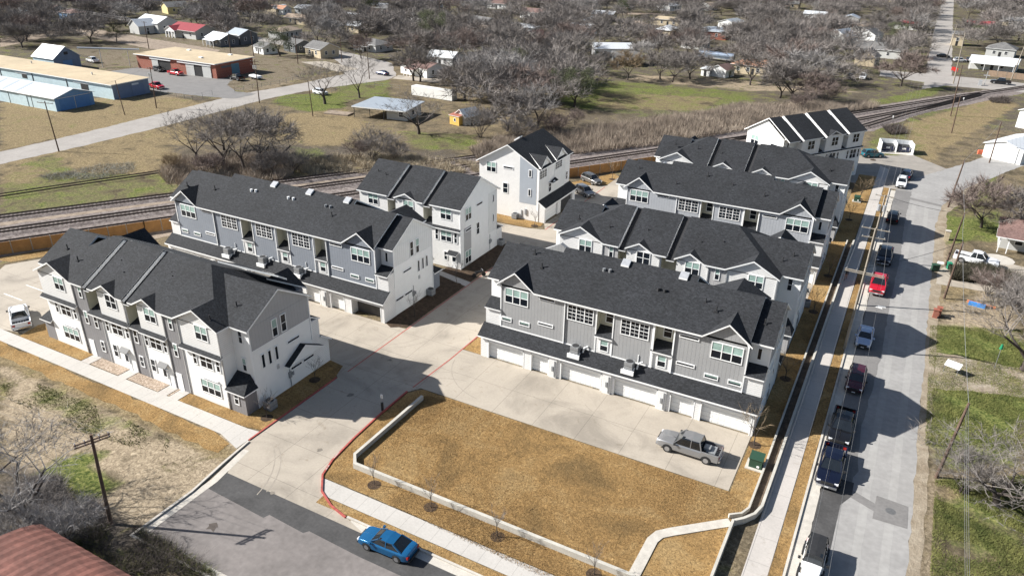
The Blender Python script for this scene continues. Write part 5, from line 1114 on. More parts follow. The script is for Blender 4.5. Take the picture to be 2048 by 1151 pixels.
T(1150, 250, 5, 2, "low scrub at the start of the reed bank", TWIGR)
T(1585, 200, 13, 3, "broad grey tree over the meadow's right end", TWIG)
T(1620, 208, 10.5, 6, "reddish tree in the meadow clump", TWIGR)
T(1650, 212, 8.5, 2, "dark undergrowth tree at the meadow clump's right edge", TWIGR)
T(1560, 196, 12, 4, "left tree of the meadow clump", TWIG)
T(1600, 222, 6.5, 2, "brown bush at the foot of the meadow clump", TWIGR)
T(1500, 170, 12.5, 3, "dark forked tree beside the salmon roofed house", TWIG)
T(1802, 172, 12.5, 6, "lone round reddish tree before the far crossing", TWIGR)
T(1255, 160, 11, 4, "yellowish tree left of the row at the field's top edge", TWIGT)
T(1320, 158, 11, 4, "second tree of the row at the field's top edge", TWIG)
T(1345, 164, 10.5, 3, "third tree of the row at the field's top edge", TWIG)
T(1380, 158, 11, 4, "fourth tree of the row, beside the white garden shed", TWIG)
T(1205, 152, 9.5, 5, "forked tree at the field's upper left corner", TWIG)
T(1468, 160, 5, 30, "dark evergreen bush right of the white garage", name="evergreen_tree")
T(868, 92, 14, 30, "large olive evergreen in the upper middle", name="evergreen_tree")
T(560, 112, 10, 30, "dark evergreen beside the pale gabled bungalow", name="evergreen_tree")
T(385, 52, 9, 30, "evergreen behind the red roofed house", name="evergreen_tree")
T(458, 42, 10, 30, "tall narrow evergreen in the upper left", name="evergreen_tree")
T(1955, 88, 8, 30, "evergreen behind the far porch house", name="evergreen_tree")
T(735, 30, 11, 30, "evergreen among the far upper middle roofs", name="evergreen_tree")
def sap(x, y, h, label, kind=0, crown=None, dark=True):
    place_tree(SAPP[kind], x, y, h, x*3.3 % 6.28, label, "young trees planted around the townhouses", "sapling", "young tree", crown)
    if dark: tag(sheet("mulch_ring", arc(x, y, .62, 0, 330, 11), MULCH, .056+.001*(int(x*7) % 4)), kind="stuff")
sap(-35.04, 40.5, 3.6, "first sapling from the red kerb along the long low wall"); sap(-29.1, 40.6, 3.4, "second sapling along the long low wall"); sap(-22.4, 40.4, 3.5, "third sapling along the long low wall"); sap(-14, 40.6, 3.4, "fourth sapling along the long low wall, at the picture's bottom")
sap(-50.6, 43.2, 3.2, "sapling beside the warm grey row's corner condenser", 1); sap(-51.2, 50.9, 3.4, "sapling under the warm grey row's side canopy", 1)
sap(-50.2, 68.3, 4.0, "sapling below the open garage end wall"); sap(-50.6, 79.0, 4.2, "sapling where the path meets the lane")
sap(-51.5, 104.6, 3.2, "sapling on the lawn below the tall white townhouse"); sap(-49.8, 135.2, 5, "yellowish sapling in front of the far cedar fence", 1, TWIGT)
for x, y, h, l in ((-6.6, 63.1, 4.4, "tan leafed young tree at the mid grey row's street corner"), (-6.2, 76.9, 4.0, "tan leafed young tree between the first two rows' street ends"), (-6.0, 95.5, 4.4, "pale young tree behind the white gabled row's street end"), (-5.9, 108.5, 4.3, "green brown young tree by the third row's street end"), (-6.0, 135, 4.2, "tan young tree on the lawn near the green utility box"), (-5.6, 148, 5.0, "thin young tree before the angled white row"), (-5.8, 178.0, 3.4, "small dark young tree behind the angled white row's corner")):
    sap(x, y, h, l, 1, TWIGT)
# the wooded neighbourhood
rnd = random.Random(7); taken = []
HOUSEPX = [(310,62,62),(380,78,60),(455,92,40),(490,80,30),(530,108,32),(355,28,40),(68,35,28),(138,38,40),(12,30,30),(640,112,38),(750,98,36),(703,46,34),(838,42,22),(890,48,20),(968,55,34),(1070,40,30),(1165,66,34),(1272,62,30),(1338,52,36),(1425,80,46),(1230,112,48),(1410,150,22),(1440,152,30),(1510,148,44),(1735,125,34),(1760,98,40),(1680,88,28),(1910,88,20),(1985,135,44),(845,150,60),(1432,112,50),(1810,58,22),(1960,62,30)]
HM = []
rh_ = random.Random(44); placed = [(a, b) for a, b, _ in HOUSEPX]
for i in range(900):
    px, py = rh_.uniform(0, 2048), rh_.uniform(-8, 78)
    if any(abs(px-a) < 46 and abs(py-b) < 14 for a, b in placed) or 1862 < px < 1935 or (px < 560 and py > 40): continue
    placed.append((px, py)); HM.append((px, py))
    if len(HM) > 34: break
HOUSEPX += [(a, b, 30) for a, b in HM]
cands = []
gx = [(-330, 60), (150, 650)]
for i in range(9000):
    x = rnd.uniform(-420, 90); y = rnd.uniform(120, 620); c = np.array([x, y, -CAM_H]); cz = c@FW; px = 1024+F_PX*(c@RT)/cz; py = 575.5+F_PX*(c@DN)/cz
    if not (-40 < px < 2090 and -25 < py < 215): continue
    cands.append((x, y, px, py))
WOODS = [[(-60, -60), (2110, -60), (2110, 100), (1990, 100), (1870, 150), (1760, 150), (1700, 175), (1540, 160), (1380, 130), (1230, 130), (1190, 158), (1130, 240), (1000, 245), (900, 190), (830, 120), (720, 118), (560, 95), (330, 60), (290, 95), (60, 95), (-60, 110)]]
ROADPX = [[(1866, -60), (1922, -60), (1932, 60), (1940, 175), (1812, 175), (1850, 60)], [(0, 85), (160, 55), (330, 90), (520, 110), (700, 130), (560, 190), (350, 130), (100, 110)]]
def pin(px, py, poly): return bool(inpoly(np.array([px]), np.array([py]), poly)[0])
nw = 0; EVN = []
for (x, y, px, py) in cands:
    if nw >= 225: break
    if not pin(px, py, WOODS[0]) or any(pin(px, py, r_) for r_ in ROADPX[:1]): continue
    if any(abs(px-a) < c_*.75 and -4 < py-b < 26 for a, b, c_ in HOUSEPX): continue
    if any(abs(px-a) < c_*.7 and -16 < py-b <= 0 for a, b, c_ in HOUSEPX): continue
    if rnd.random() < .75 and any(abs(px-a) < c_*.55 and 0 < py-b < 46 for a, b, c_ in HOUSEPX): continue
    dmin = 8.5 if py > 30 else 13
    if any((x-a)**2+(y-b)**2 < dmin**2 for a, b in taken): continue
    taken.append((x, y)); nw += 1
    k = rnd.choice((0, 0, 1, 2, 3, 3, 4, 5)); col_ = rnd.choice((None, None, TWIGP, TWIGR, TWIG, TWIGR))
    if nw % 19 == 0 and len(EVN) < 12:
        EVN.append(1); place_tree(EVP, x, y, rnd.uniform(7, 11), rnd.uniform(0, 6), "evergreen showing dark among the bare trees of the wooded neighbourhood", "evergreens of the wooded neighbourhood", "evergreen_tree"); continue
    place_tree(FARP[k], x, y, rnd.uniform(9.0, 14.5) if k != 5 else rnd.uniform(4, 7), rnd.uniform(0, 6.28), "bare grey brown tree in the wooded neighbourhood beyond the railway", "bare trees of the wooded neighbourhood", "bare_tree", "tree", col_)
# a far wood that reads as one mass behind everything
V, F = [], []
vsrc = [(np.array([v.co[:] for v in FARP[k][1].vertices]), np.array([p.vertices[:] for p in FARP[k][1].polygons if len(p.vertices) == 3])) for k in (1, 3)]
acc_v, acc_f, n0 = [], [], 0
for i in range(1400):
    for _ in range(60):
        mid = i % 5 < 3; x = rnd.uniform(-430, 90) if mid else rnd.uniform(-900, 330); y = rnd.uniform(150, 620) if mid else rnd.uniform(400, 1150); c = np.array([x, y, -CAM_H]); cz = c@FW; px = 1024+F_PX*(c@RT)/cz; py = 575.5+F_PX*(c@DN)/cz
        if not mid and -100 < px < 2150 and -95 < py < 30 and not 1872 < px < 1914: break
        if mid and -40 < px < 2090 and pin(px, py, WOODS[0]) and not pin(px, py, ROADPX[0]) and not any(abs(px-a) < c_*.72 and -10 < py-b < 22 for a, b, c_ in HOUSEPX) and not (rnd.random() < .75 and any(abs(px-a) < c_*.55 and 0 < py-b < 48 for a, b, c_ in HOUSEPX)) and not any((x-a)**2+(y-b)**2 < 16 for a, b in taken): break
    else: continue
    vs, fs = vsrc[i % 2]; fs = fs[rnd.randrange(4)::4]; a = rnd.uniform(0, 6.28); s_ = rnd.uniform(.8, 1.3); cs, sn = math.cos(a)*s_, math.sin(a)*s_
    tri = vs[fs.ravel()]; base_ = (tri.reshape(-1, 3, 3)[:, :1]+(tri.reshape(-1, 3, 3)-tri.reshape(-1, 3, 3)[:, :1])*1.7).reshape(-1, 3)
    w_ = np.stack([base_[:, 0]*cs-base_[:, 1]*sn+x, base_[:, 0]*sn+base_[:, 1]*cs+y, np.maximum(base_[:, 2]*s_, .1)], 1); acc_v.append(w_); acc_f.append(np.arange(len(w_)).reshape(-1, 3)+n0); n0 += len(w_)
me = bpy.data.meshes.new("far_woods"); me.from_pydata(np.concatenate(acc_v).tolist(), [], np.concatenate(acc_f).tolist()); me.materials.append(mat("woods_twigs", (.20, .178, .164), .95, .45, .035, fine=.4)); tag(link("far_woods", me), kind="stuff")
# tall dry grass and scrub along the railway
def blades(name, poly_px, n, h, mt, seed, wd=.05, lean=.35, clump=0):
    rr = np.random.default_rng(seed); P = np.array(pxpoly(poly_px)); lo, hi = P.min(0), P.max(0); pts = []
    while len(pts) < n:
        q = rr.uniform(lo, hi, (n*3, 2)); ins = inpoly(q[:, 0], q[:, 1], [tuple(a) for a in P]); q = q[ins]
        if clump: q = q[(np.sin(q[:, 0]*.9+np.sin(q[:, 1]*.7)*2)+np.sin(q[:, 1]*1.1+q[:, 0]*.35)) > clump-1+rr.normal(0, .5, len(q))]
        pts = q if len(pts) == 0 else np.concatenate([pts, q])
    q = pts[:n]; hh = h*rr.uniform(.5, 1.25, n)*(1+.35*np.sin(q[:, 0]*.21)*np.cos(q[:, 1]*.17)); a = rr.uniform(0, 6.28, n); l_ = rr.normal(0, lean, (n, 2))*hh[:, None]
    dx, dy = np.cos(a)*wd, np.sin(a)*wd; V = np.empty((n, 3, 3)); V[:, 0] = np.stack([q[:, 0]-dx, q[:, 1]-dy, np.zeros(n)], 1); V[:, 1] = np.stack([q[:, 0]+dx, q[:, 1]+dy, np.zeros(n)], 1); V[:, 2] = np.stack([q[:, 0]+l_[:, 0], q[:, 1]+l_[:, 1], hh], 1)
    me = bpy.data.meshes.new(name); me.from_pydata(V.reshape(-1, 3).tolist(), [], np.arange(n*3).reshape(-1, 3).tolist()); me.materials.append(mt); return tag(link(name, me), kind="stuff")
DRYG = mat("dry_grass_blades", (.21, .165, .13), .95, .3, .22, c2=(.47, .39, .31)); DRYP = mat("pale_grass_blades", (.40, .335, .24), .95, .25, .3); GRNB = mat("green_blades", (.085, .13, .022), .95, .5, .5, c2=(.24, .235, .075)); GOLDB = mat("gold_blades", (.42, .275, .115), .95, .3, .35, c2=(.26, .15, .055))
blades("tall_dry_grass", [(1110, 285), (1190, 262), (1330, 240), (1480, 212), (1560, 212), (1720, 208), (1760, 218), (1640, 235), (1500, 262), (1330, 290), (1150, 312)], 60000, 1.9, DRYG, 3, .05, .3)
blades("dry_scrub", [(590, 330), (660, 315), (820, 315), (950, 325), (960, 345), (830, 350), (640, 350), (585, 345)], 14000, 1.2, DRYP, 4, .05, .5, .5)
blades("dry_scrub", [(320, 350), (370, 320), (560, 310), (600, 345), (560, 362), (340, 375)], 16000, 1.5, DRYG, 5, .05, .5, .4)
blades("dry_scrub", [(940, 300), (1110, 255), (1160, 290), (1100, 310), (960, 330)], 14000, 1.6, DRYG, 6, .05, .5, .4)
blades("cut_brush_heap", [(75, 352), (130, 345), (200, 330), (270, 325), (268, 345), (200, 358), (100, 362)], 2200, .7, mat("grey_brush", (.22, .22, .19), .95, .2, 1), 7, .03, 1.4)
blades("brush_heap", [(1765, 255), (1800, 250), (1812, 268), (1780, 270)], 1500, 1.0, BARK, 8, .06, 1.2)
blades("brush_heap", [(1975, 198), (2015, 196), (2020, 208), (1985, 206)], 900, .9, BARK, 9, .07, 1.2)
blades("weeds", [(0, 770), (60, 760), (190, 810), (340, 880), (330, 910), (180, 870), (20, 800)], 3500, .2, GRNB, 10, .03, .5, .9)
blades("lawn_tufts", [(1860, 650), (2048, 660), (2048, 900), (1850, 890)], 40000, .16, GRNB, 11, .025, .6, .1)
blades("lawn_tufts", [(1870, 960), (2048, 950), (2048, 1151), (1860, 1151)], 30000, .18, GRNB, 12, .025, .6, .5)
blades("undergrowth", [(90, 1080), (230, 1040), (320, 1080), (440, 1151), (200, 1151)], 7000, .4, GRNB, 13, .02, .9, .9)
blades("undergrowth", [(150, 1070), (230, 1030), (340, 1090), (420, 1151), (240, 1151)], 5000, .7, BARK, 23, .018, 1.1, .5)
blades("undergrowth", [(0, 960), (120, 950), (240, 1040), (120, 1100), (0, 1110)], 9000, .7, TWIG, 14, .018, 1.1, .5)
blades("turf_blades", [(740, 860), (850, 790), (900, 800), (1460, 985), (1500, 1020), (1330, 1060), (1260, 1130), (740, 920)], 90000, .11, GOLDB, 15, .022, .8, 0)
blades("turf_blades", [(655, 950), (700, 880), (735, 925), (1270, 1140), (1200, 1151), (1080, 1151)], 30000, .11, GOLDB, 16, .022, .8, 0)
blades("hedge", [(1900, 540), (1960, 535), (2040, 560), (2030, 580), (1950, 565), (1905, 560)], 9000, 1.2, mat("dark_hedge", (.06, .055, .035), .95, .4, 1), 17, .06, .5)
# ------------------------------------------------------------------ other buildings
def cottage(px, py, w_, d_, h, deg, wall, roofm, label, rh=1.6, kind='gable', porch=None, name="house", wins=2, cat="house", chim=False, over=.4, base_w=None):
    p = at(px, py); H_ = House(name, label, cat, (p[0], p[1], 0), R(deg)); hw, hd = w_/2, d_/2
    H_.box("wall", wall, (-hw, hw, -hd, hd, 0, h))
    a, b = hw+over, hd+over
    if kind == 'gable':
        H_.slabs("roof", [[(-a, -b, h-.1), (a, -b, h-.1), (a, 0, h+rh), (-a, 0, h+rh)], [(-a, b, h-.1), (a, b, h-.1), (a, 0, h+rh), (-a, 0, h+rh)]], .12, roofm)
        for u in (-hw, hw-.06): H_.prism("gable_wall", wall, [(u, -hd, h), (u, 0, h+rh-.2), (u, hd, h)], (.06, 0, 0))
    elif kind == 'hip':
        r_ = max(.3, a-b); H_.slabs("roof", [[(-a, -b, h), (a, -b, h), (r_, 0, h+rh), (-r_, 0, h+rh)], [(-a, b, h), (a, b, h), (r_, 0, h+rh), (-r_, 0, h+rh)], [(a, -b, h), (a, b, h), (r_, 0, h+rh)], [(-a, -b, h), (-a, b, h), (-r_, 0, h+rh)]], .12, roofm)
    else: H_.slabs("roof", [[(-a, -b, h), (a, -b, h), (a, b, h+rh), (-a, b, h+rh)]], .15, roofm)
    for i in range(wins):
        u = -hw+w_*(i+.7)/(wins+.4); H_.win('F', u, h*.55, 1.0, 1.2, -hd, 1, 2)
    for v in (-hd*.4, hd*.4): H_.win('E', v, h*.55, .9, 1.2, hw, 1, 2)
    H_.box("door", BLK, (-.5, .45, -hd-.04, -hd, 0, 2.05))
    if porch:
        H_.slabs("porch_roof", [[(-porch/2, -hd-2.4, h-.6), (porch/2, -hd-2.4, h-.6), (porch/2, -hd, h-.05), (-porch/2, -hd, h-.05)]], .1, roofm)
        for i in range(4): u = -porch/2+.15+(porch-.3)*i/3; H_.box("porch_post", TRIM, (u-.07, u+.07, -hd-2.3, -hd-2.16, 0, h-.6))
    if chim: H_.box("chimney", BRICK, (hw*.4, hw*.4+.7, -.4, .4, h, h+rh+.9))
    return H_
def brick(name, c, c2):
    mt, t, bs, L = nodes(name); co = coords(t); mp = nd(t, "ShaderNodeMapping"); mp.inputs["Rotation"].default_value = (R(90), 0, 0); L.new(co, mp.inputs[0])
    bt = nd(t, "ShaderNodeTexBrick"); inp(bt, Scale=2.2); bt.inputs["Color1"].default_value = (*c, 1); bt.inputs["Color2"].default_value = (*c2, 1); bt.inputs["Mortar"].default_value = (.30, .24, .20, 1); bt.inputs["Mortar Size"].default_value = .012; L.new(mp.outputs[0], bt.inputs[0])
    L.new(bt.outputs[0], bs.inputs["Base Color"]); bs.inputs["Roughness"].default_value = .9; return mt
BRICK = brick("red_brick", (.27, .075, .045), (.34, .11, .07))
STONE = mat("tan_stone", (.46, .38, .26), .9, .25, 2.5, fine=.2)
MWHITE = lines_mat("white_sheet_roof", (.72, .74, .75), 'x', .8, .08, .8, .45, .08, .2); MGREY = lines_mat("grey_sheet_roof", (.42, .46, .50), 'x', .8, .08, .8, .45, .1, .3)
MRED = lines_mat("red_sheet_roof", (.30, .045, .05), 'x', .8, .08, .75, .5, .15, .1); MRUST = lines_mat("rust_sheet_roof", (.33, .12, .08), 'x', .75, .1, .7, .7, .35)
SHG = shingle_mat("grey_shingle", (.09, .09, .09), (.22, .21, .20)); SHB = shingle_mat("brown_shingle", (.12, .07, .06), (.25, .16, .14)); SHT = shingle_mat("tan_shingle", (.25, .19, .14), (.42, .33, .25)); SHS = shingle_mat("salmon_shingle", (.40, .20, .12), (.58, .33, .22))
LBW = lines_mat("pale_blue_sheet_wall", (.50, .62, .66), 'h', .35, .12, .88, .6, .12); BLW = lines_mat("blue_sheet_wall", (.13, .27, .48), 'h', .35, .12, .85, .6, .12); SLW = lines_mat("slate_sheet_wall", (.17, .22, .31), 'h', .35, .12, .85, .6, .15)
TANR = mat("tan_flat_roof", (.46, .37, .245), .9, .14, .15, fine=.06); LGW = lines_mat("light_grey_wall", (.52, .52, .50), 'z', .2, .12, .85); DGW = lines_mat("dark_grey_wall", (.12, .13, .14), 'z', .2, .12, .85); TANW = mat("tan_wall", (.55, .46, .32), .85, .1, 1); YLW = mat("yellow_wall", (.62, .52, .26), .85, .1, 1)
# pale blue shed in front, long blue warehouse, small blue barn
h1 = House("metal_shed", "pale blue metal shed with a light ridged roof in front of the long warehouse", "shed", (-194, 119.7, 0), 0)
h1.box("wall", LBW, (-46, 0, -5.3, 5.3, 0, 3.4)); h1.box("end_wall", BLW, (0, .04, -5.3, 5.3, 0, 3.4)); h1.prism("gable_wall", BLW, [(0, -5.3, 3.4), (0, 0, 4.9), (0, 5.3, 3.4)], (.04, 0, 0)); h1.box("sliding_door", mat("bright_blue_door", (.09, .22, .46), .6, .1, 1), (.04, .12, -4.2, -.1, 0, 3.1), (.04, .12, .1, 4.2, 0, 3.1)); h1.box("door_rail", GALV, (.12, .2, -4.6, 4.6, 3.1, 3.22), (.04, .14, -.06, .06, 0, 3.1))
h1.slabs("roof", [[(-46, -5.7, 3.35), (.5, -5.7, 3.35), (.5, 0, 5.05), (-46, 0, 5.05)], [(-46, 5.7, 3.35), (.5, 5.7, 3.35), (.5, 0, 5.05), (-46, 0, 5.05)]], .12, MWHITE)
for u in (-34, -28.5, -23, -17): h1.box("skylight_strip", MGREY, (u, u+1.4, -5.6, -.3, 4.2, 4.21)) if False else h1.slabs("skylight_strip", [[(u, -5.5, 3.45), (u+1.5, -5.5, 3.45), (u+1.5, -.3, 5.0), (u, -.3, 5.0)]], .03, MGREY)
for u in (-40, -30, -20, -10): h1.box("wall_post", DARK, (u, u+.12, -5.36, -5.3, 0, 3.3)); 
for u in (-31, -15): h1.box("side_door", LBW, (u, u+3.2, -5.42, -5.34, 0, 2.9)); h1.box("door_rail", TRIM, (u-.3, u+5, -5.5, -5.34, 2.95, 3.15))
h2 = House("warehouse", "long pale blue warehouse with a flat tan roof and slate end wall", "warehouse", (-194.5, 131.2, 0), 0)
h2.box("wall", LBW, (-90, 0, 0, 11.5, 0, 4.1)); h2.box("end_wall", SLW, (0, .05, 0, 11.5, 0, 4.1)); h2.box("sliding_door", mat("slate_door", (.14, .19, .30), .6, .1, 1), (.05, .12, 1.5, 5.6, 0, 3.2), (.05, .12, 5.8, 9.8, 0, 3.2)); h2.box("end_sign", mat("sign_board", (.55, .60, .66), .6, .1, 2), (.12, .16, 6.0, 8.2, 3.0, 3.5))
h2.slabs("roof", [[(-90, -.5, 4.12), (.5, -.5, 4.12), (.5, 12, 4.3), (-90, 12, 4.3)]], .22, TANR)
for u in (-66, -52, -36, -20): h2.box("wall_post", DARK, (u, u+.3, -.1, 0, 0, 4.0))
for u, w_ in ((-41, 2.4), (-13.6, 3.2), (-62, 2.5)): h2.box("opening", BLK, (u, u+w_, -.06, 0, 0.0 if w_ > 3 else 1.9, 3.1)); h2.box("door_rail", TRIM, (u-3, u+w_+.5, -.14, -.02, 3.15, 3.35))
for u, v in ((-49, 8), (-17, 6)): h2.box("roof_vent", GALV, (u, u+.3, v, v+.3, 4.2, 5.0))
h3 = House("barn", "small slate blue barn with a steep pale metal roof behind the warehouse", "barn", (-254, 154, 0), 0)
h3.box("wall", SLW, (-5.5, 5.5, -4.5, 4.5, 0, 3.9)); h3.box("front_wall", LBW, (-5.5, 5.5, -4.56, -4.5, 0, 3.9)); h3.prism("gable_wall", SLW, [(5.44, -4.5, 3.9), (5.44, 0, 7.0), (5.44, 4.5, 3.9)], (.06, 0, 0)); h3.slabs("roof", [[(-5.9, -4.9, 3.7), (5.9, -4.9, 3.7), (5.9, 0, 7.2), (-5.9, 0, 7.2)], [(-5.9, 4.9, 3.7), (5.9, 4.9, 3.7), (5.9, 0, 7.2), (-5.9, 0, 7.2)]], .12, MWHITE); h3.box("door", BLW, (5.5, 5.56, -1.6, 1.6, 0, 2.8)); h3.box("loft_opening", BLK, (5.5, 5.56, -.7, .7, 4.6, 5.5))
t_ = thing("raised_pipe", "long pale pipe carried on posts from the small barn to the brick workshop", "pipe", (-248, 155, 0)); MB().tube((0, 3, 6.3), (15.5, 14.5, 5.6), .3, n=8).build("pipe", GALV, t_)
for f_ in (.35, .8): MB().tube((15.5*f_, 3+11.5*f_, 0), (15.5*f_, 3+11.5*f_, 6.0), .12, n=6).build("post", GALV, t_)
# brick workshop
h4 = House("brick_workshop", "red brick workshop with a flat tan roof and sliding bay doors", "workshop", (-195.3, 167.8, 0), 0)
h4.box("wall", BRICK, (-37, 0, 0, 15.5, 0, 4.6)); h4.slabs("roof", [[(-37.5, -.7, 4.62), (.5, -.7, 4.62), (.5, 16, 4.8), (-37.5, 16, 4.8)]], .25, TANR)
for u0, u1 in ((-29.5, -20.5), (-13.5, -2.2)):
    h4.box("sliding_door", LGW, (u0, u0+(u1-u0)*.33, -.14, -.02, 0, 3.5), (u1-(u1-u0)*.33 if u0 > -20 else u0, u1 if u0 > -20 else u0+3, -.2, -.06, 0, 3.5)); h4.box("opening", BLK, (u0+.5, u1-.3, -.03, 0, 0, 3.4)); h4.box("door_rail", TRIM, (u0-(3.5 if u0 > -20 else .6), u1+.3, -.4, -.02, 3.6, 4.05))
h4.box("end_door", mat("teal_door", (.10, .20, .26), .6, .1, 1), (.0, .08, 6.2, 9.4, 0, 3.7)); h4.box("end_panel", DGW, (.0, .06, 2.2, 6.0, 2.9, 3.5))
for u, v in ((-28, 13), (-9, 13.5), (-12.5, 4.5)): h4.box("roof_vent", TRIM, (u, u+1.3, v, v+.9, 4.7, 5.1))
sheet("yard_asphalt", [(-233, 168.8), (-234, 158), (-196, 145), (-176, 147.5), (-168, 150), (-168, 158), (-176, 157), (-186, 163), (-190, 169), (-195, 170)], ASPHM, .018, jag=.4)
sheet("side_road", [(-168.9, 40), (-169, 105), (-170.5, 130), (-172, 155), (-168.5, 175), (-168, 196), (-176, 206), (-196, 222), (-225, 232), (-300, 240), (-420, 262), (-420, 270), (-300, 249), (-222, 241), (-190, 230), (-168, 222), (-152, 203), (-150, 196), (-157, 176), (-159, 170), (-161, 155), (-158.7, 121), (-158.6, 98), (-160, 80), (-160, 40)], mat("pale_road", (.31, .285, .26), .9, .14, .2, fine=.08), .010, jag=.25)
sheet("driveway_slab", [(-134, 200), (-150, 198), (-152, 204), (-136, 206)], CONC, .014); sheet("driveway_slab", [(-172, 198), (-196, 206), (-190, 212), (-170, 206)], CONC, .015)
sheet("far_street", [(at(1903, 170)[0], at(1903, 170)[1]), at(1845, 178)[:2], at(1868, 60)[:2], at(1885, 0)[:2], at(1890, -40)[:2], at(1908, -40)[:2], at(1908, 0)[:2], at(1905, 60)[:2]], MATS["pale_road"], .010, jag=.3)
sheet("far_road", [at(1760, 152)[:2], at(1900, 172)[:2], at(2060, 186)[:2], at(2060, 168)[:2], at(1990, 160)[:2], at(1905, 152)[:2], at(1760, 140)[:2]], MATS["pale_road"], .012, jag=.2)
sheet("dirt_road", [at(0, 78)[:2], at(150, 52)[:2], at(330, 82)[:2], at(440, 100)[:2], at(430, 112)[:2], at(300, 98)[:2], at(140, 66)[:2], at(0, 95)[:2]], BALLT, .012, jag=.3)
sheet("far_road", [at(1080, 28)[:2], at(1200, 22)[:2], at(1330, 28)[:2], at(1330, 32)[:2], at(1200, 27)[:2], at(1080, 33)[:2]], BALLT, .012, jag=.3)
sheet("yard_drive", [(8.2, 83), (16, 86), (30, 84), (30, 95), (18, 93), (8.3, 92)], grass_mat("yard_dirt", [(.35, (.28, .22, .16)), (.65, (.43, .37, .29))], .7, .25), .014, jag=.3)
sheet("driveway_slab", [(8.0, 113.5), (8.0, 118), (10, 125.5), (14, 128), (26, 126), (26, 116), (20, 115)], CONC, .018, jag=.1); sheet("path", arc(16.2, 128.4, 2.2, 0, 330, 11), KERB, .022)
# carport building, container, sheds
h5 = House("carport_building", "low building under a wide flat grey carport roof", "carport", (-120, 156, 0), R(8))
h5.slabs("roof", [[(-7.5, -5.5, 2.9), (8, -5.5, 2.9), (7.6, 6, 3.2), (-7.2, 6, 3.2)]], .25, MGREY)
h5.box("wall", LGW, (1.5, 7.2, -3.5, 4.5, 0, 2.8)); h5.win('F', 5.6, 1.5, 1.2, 1.2, -3.5, 1, 2); h5.win('E', 0, 1.5, 1.2, 1.2, 7.2, 1, 2)
for u in (-7, -2.5, 1.5): h5.box("post", DARK, (u, u+.12, -5.2, -5.08, 0, 2.8))
t_ = thing("concrete_slab", "bare tan slab left of the flat carport roof", "slab", (*at(677, 228)[:2], 0), R(10)); MB().box(-3.5, 3.5, -1.5, 1.8, 0, .35).build("slab", BALLT, t_)
t_ = thing("shipping_container", "long white container behind the spreading bare tree", "container", (*at(868, 195)[:2], 0), R(-4)); MB().box(-7.3, 7.3, -1.2, 1.2, .1, 2.7).build("box", lines_mat("white_container", (.74, .73, .69), 'h', .4, .15, .85), t_); MB().box(7.3, 7.34, -1.1, 1.1, .2, 2.6).build("doors", LGW, t_)
h6 = House("yellow_shed", "small bright yellow plywood shed beside a collapsed gable", "shed", (*at(916, 248)[:2], 0), R(-12)); h6.box("wall", mat("plywood_yellow", (.66, .42, .10), .85, .12, 1), (-1.6, 1.6, -1.3, 1.3, 0, 2.3)); h6.slabs("roof", [[(-1.8, -1.5, 2.3), (1.8, -1.5, 2.3), (1.8, 1.5, 2.7), (-1.8, 1.5, 2.7)]], .1, MRUST); h6.win('F', .2, 1.3, .5, .7, -1.3, 1, 1)
cottage(935, 246, 4.5, 4, 2.2, 70, LGW, MGREY, "grey weathered gable shed right behind the yellow shed", 1.6, wins=1, name="shed", cat="shed")
cottage(848, 148, 13, 9, 2.9, -14, WSMOOTH, SHB, "white bungalow with brown shingle roof and shaded carport", 1.5, 'gable', porch=5, wins=3)
cottage(890, 128, 10, 8, 3, 5, WSMOOTH, MWHITE, "white walled house half hidden behind the pale trees")
# houses of the neighbourhood
cottage(318, 62, 17, 10, 4.2, -8, LGW, MWHITE, "two storey pale house with a big white metal roof, upper left", 2.4, wins=4, chim=False)
cottage(288, 66, 8, 8, 3.4, 80, LGW, MWHITE, "front gabled wing beside the big white metal roof", 2.6, wins=1)
cottage(352, 26, 11, 9, 3.6, 70, YLW, SHG, "cream yellow gabled house at the top left", 2.2, wins=2)
hr = cottage(388, 74, 17, 10, 3.4, -5, LGW, MRED, "house with a red metal roof and white arched porch", 2.2, wins=3, over=.9)
hr.box("arch_pier", TRIM, *[(u, u+.35, -7.4, -7.05, 0, 2.7) for u in (-8.6, -6.6, -4.6, -2.6)], (-8.6, -2.25, -7.4, -7.1, 2.5, 3.2)); hr.prism("porch_gable", TRIM, [(-8.6, -7.4, 3.2), (-5.4, -7.4, 4.6), (-2.25, -7.4, 3.2)], (0, .2, 0)); hr.slabs("porch_roof", [[(-9, -7.7, 3.1), (-5.4, -7.7, 4.8), (-5.4, -1.5, 4.8), (-9, -1.5, 3.1)], [(-1.9, -7.7, 3.1), (-5.4, -7.7, 4.8), (-5.4, -1.5, 4.8), (-1.9, -1.5, 3.1)]], .12, MRED)
cottage(428, 30, 9, 8, 3.2, 30, LGW, MGREY, "pale blue roofed cottage behind the red roofed house", 2.0)
cottage(446, 90, 11, 8, 3.0, -12, DGW, MWHITE, "dark walled house with a white metal roof and porch", 1.8, porch=8)
cottage(487, 86, 9, 8, 3.8, -12, DGW, MGREY, "dark walled barn like house with a striped grey roof", 1.8)
cottage(532, 106, 7, 6, 2.6, -15, WSMOOTH, SHG, "small white cottage with blue door beyond the workshop corner", 1.2)
cottage(645, 112, 10, 8, 3.2, -15, TANW, SHG, "beige gabled bungalow with a grey roof by the bend in the road", 2.0, chim=False)
cottage(598, 102, 8, 8, 3.0, -15, DGW, SHG, "dark roofed lean-to beside the beige bungalow", 1.5)
cottage(748, 100, 12, 9, 2.8, -10, LGW, SHG, "grey roofed bungalow with an open porch behind trees", 1.5, 'hip', porch=8)
cottage(702, 44, 13, 9, 3, -5, WSMOOTH, MWHITE, "long white metal roofed house in the upper middle", 1.5)
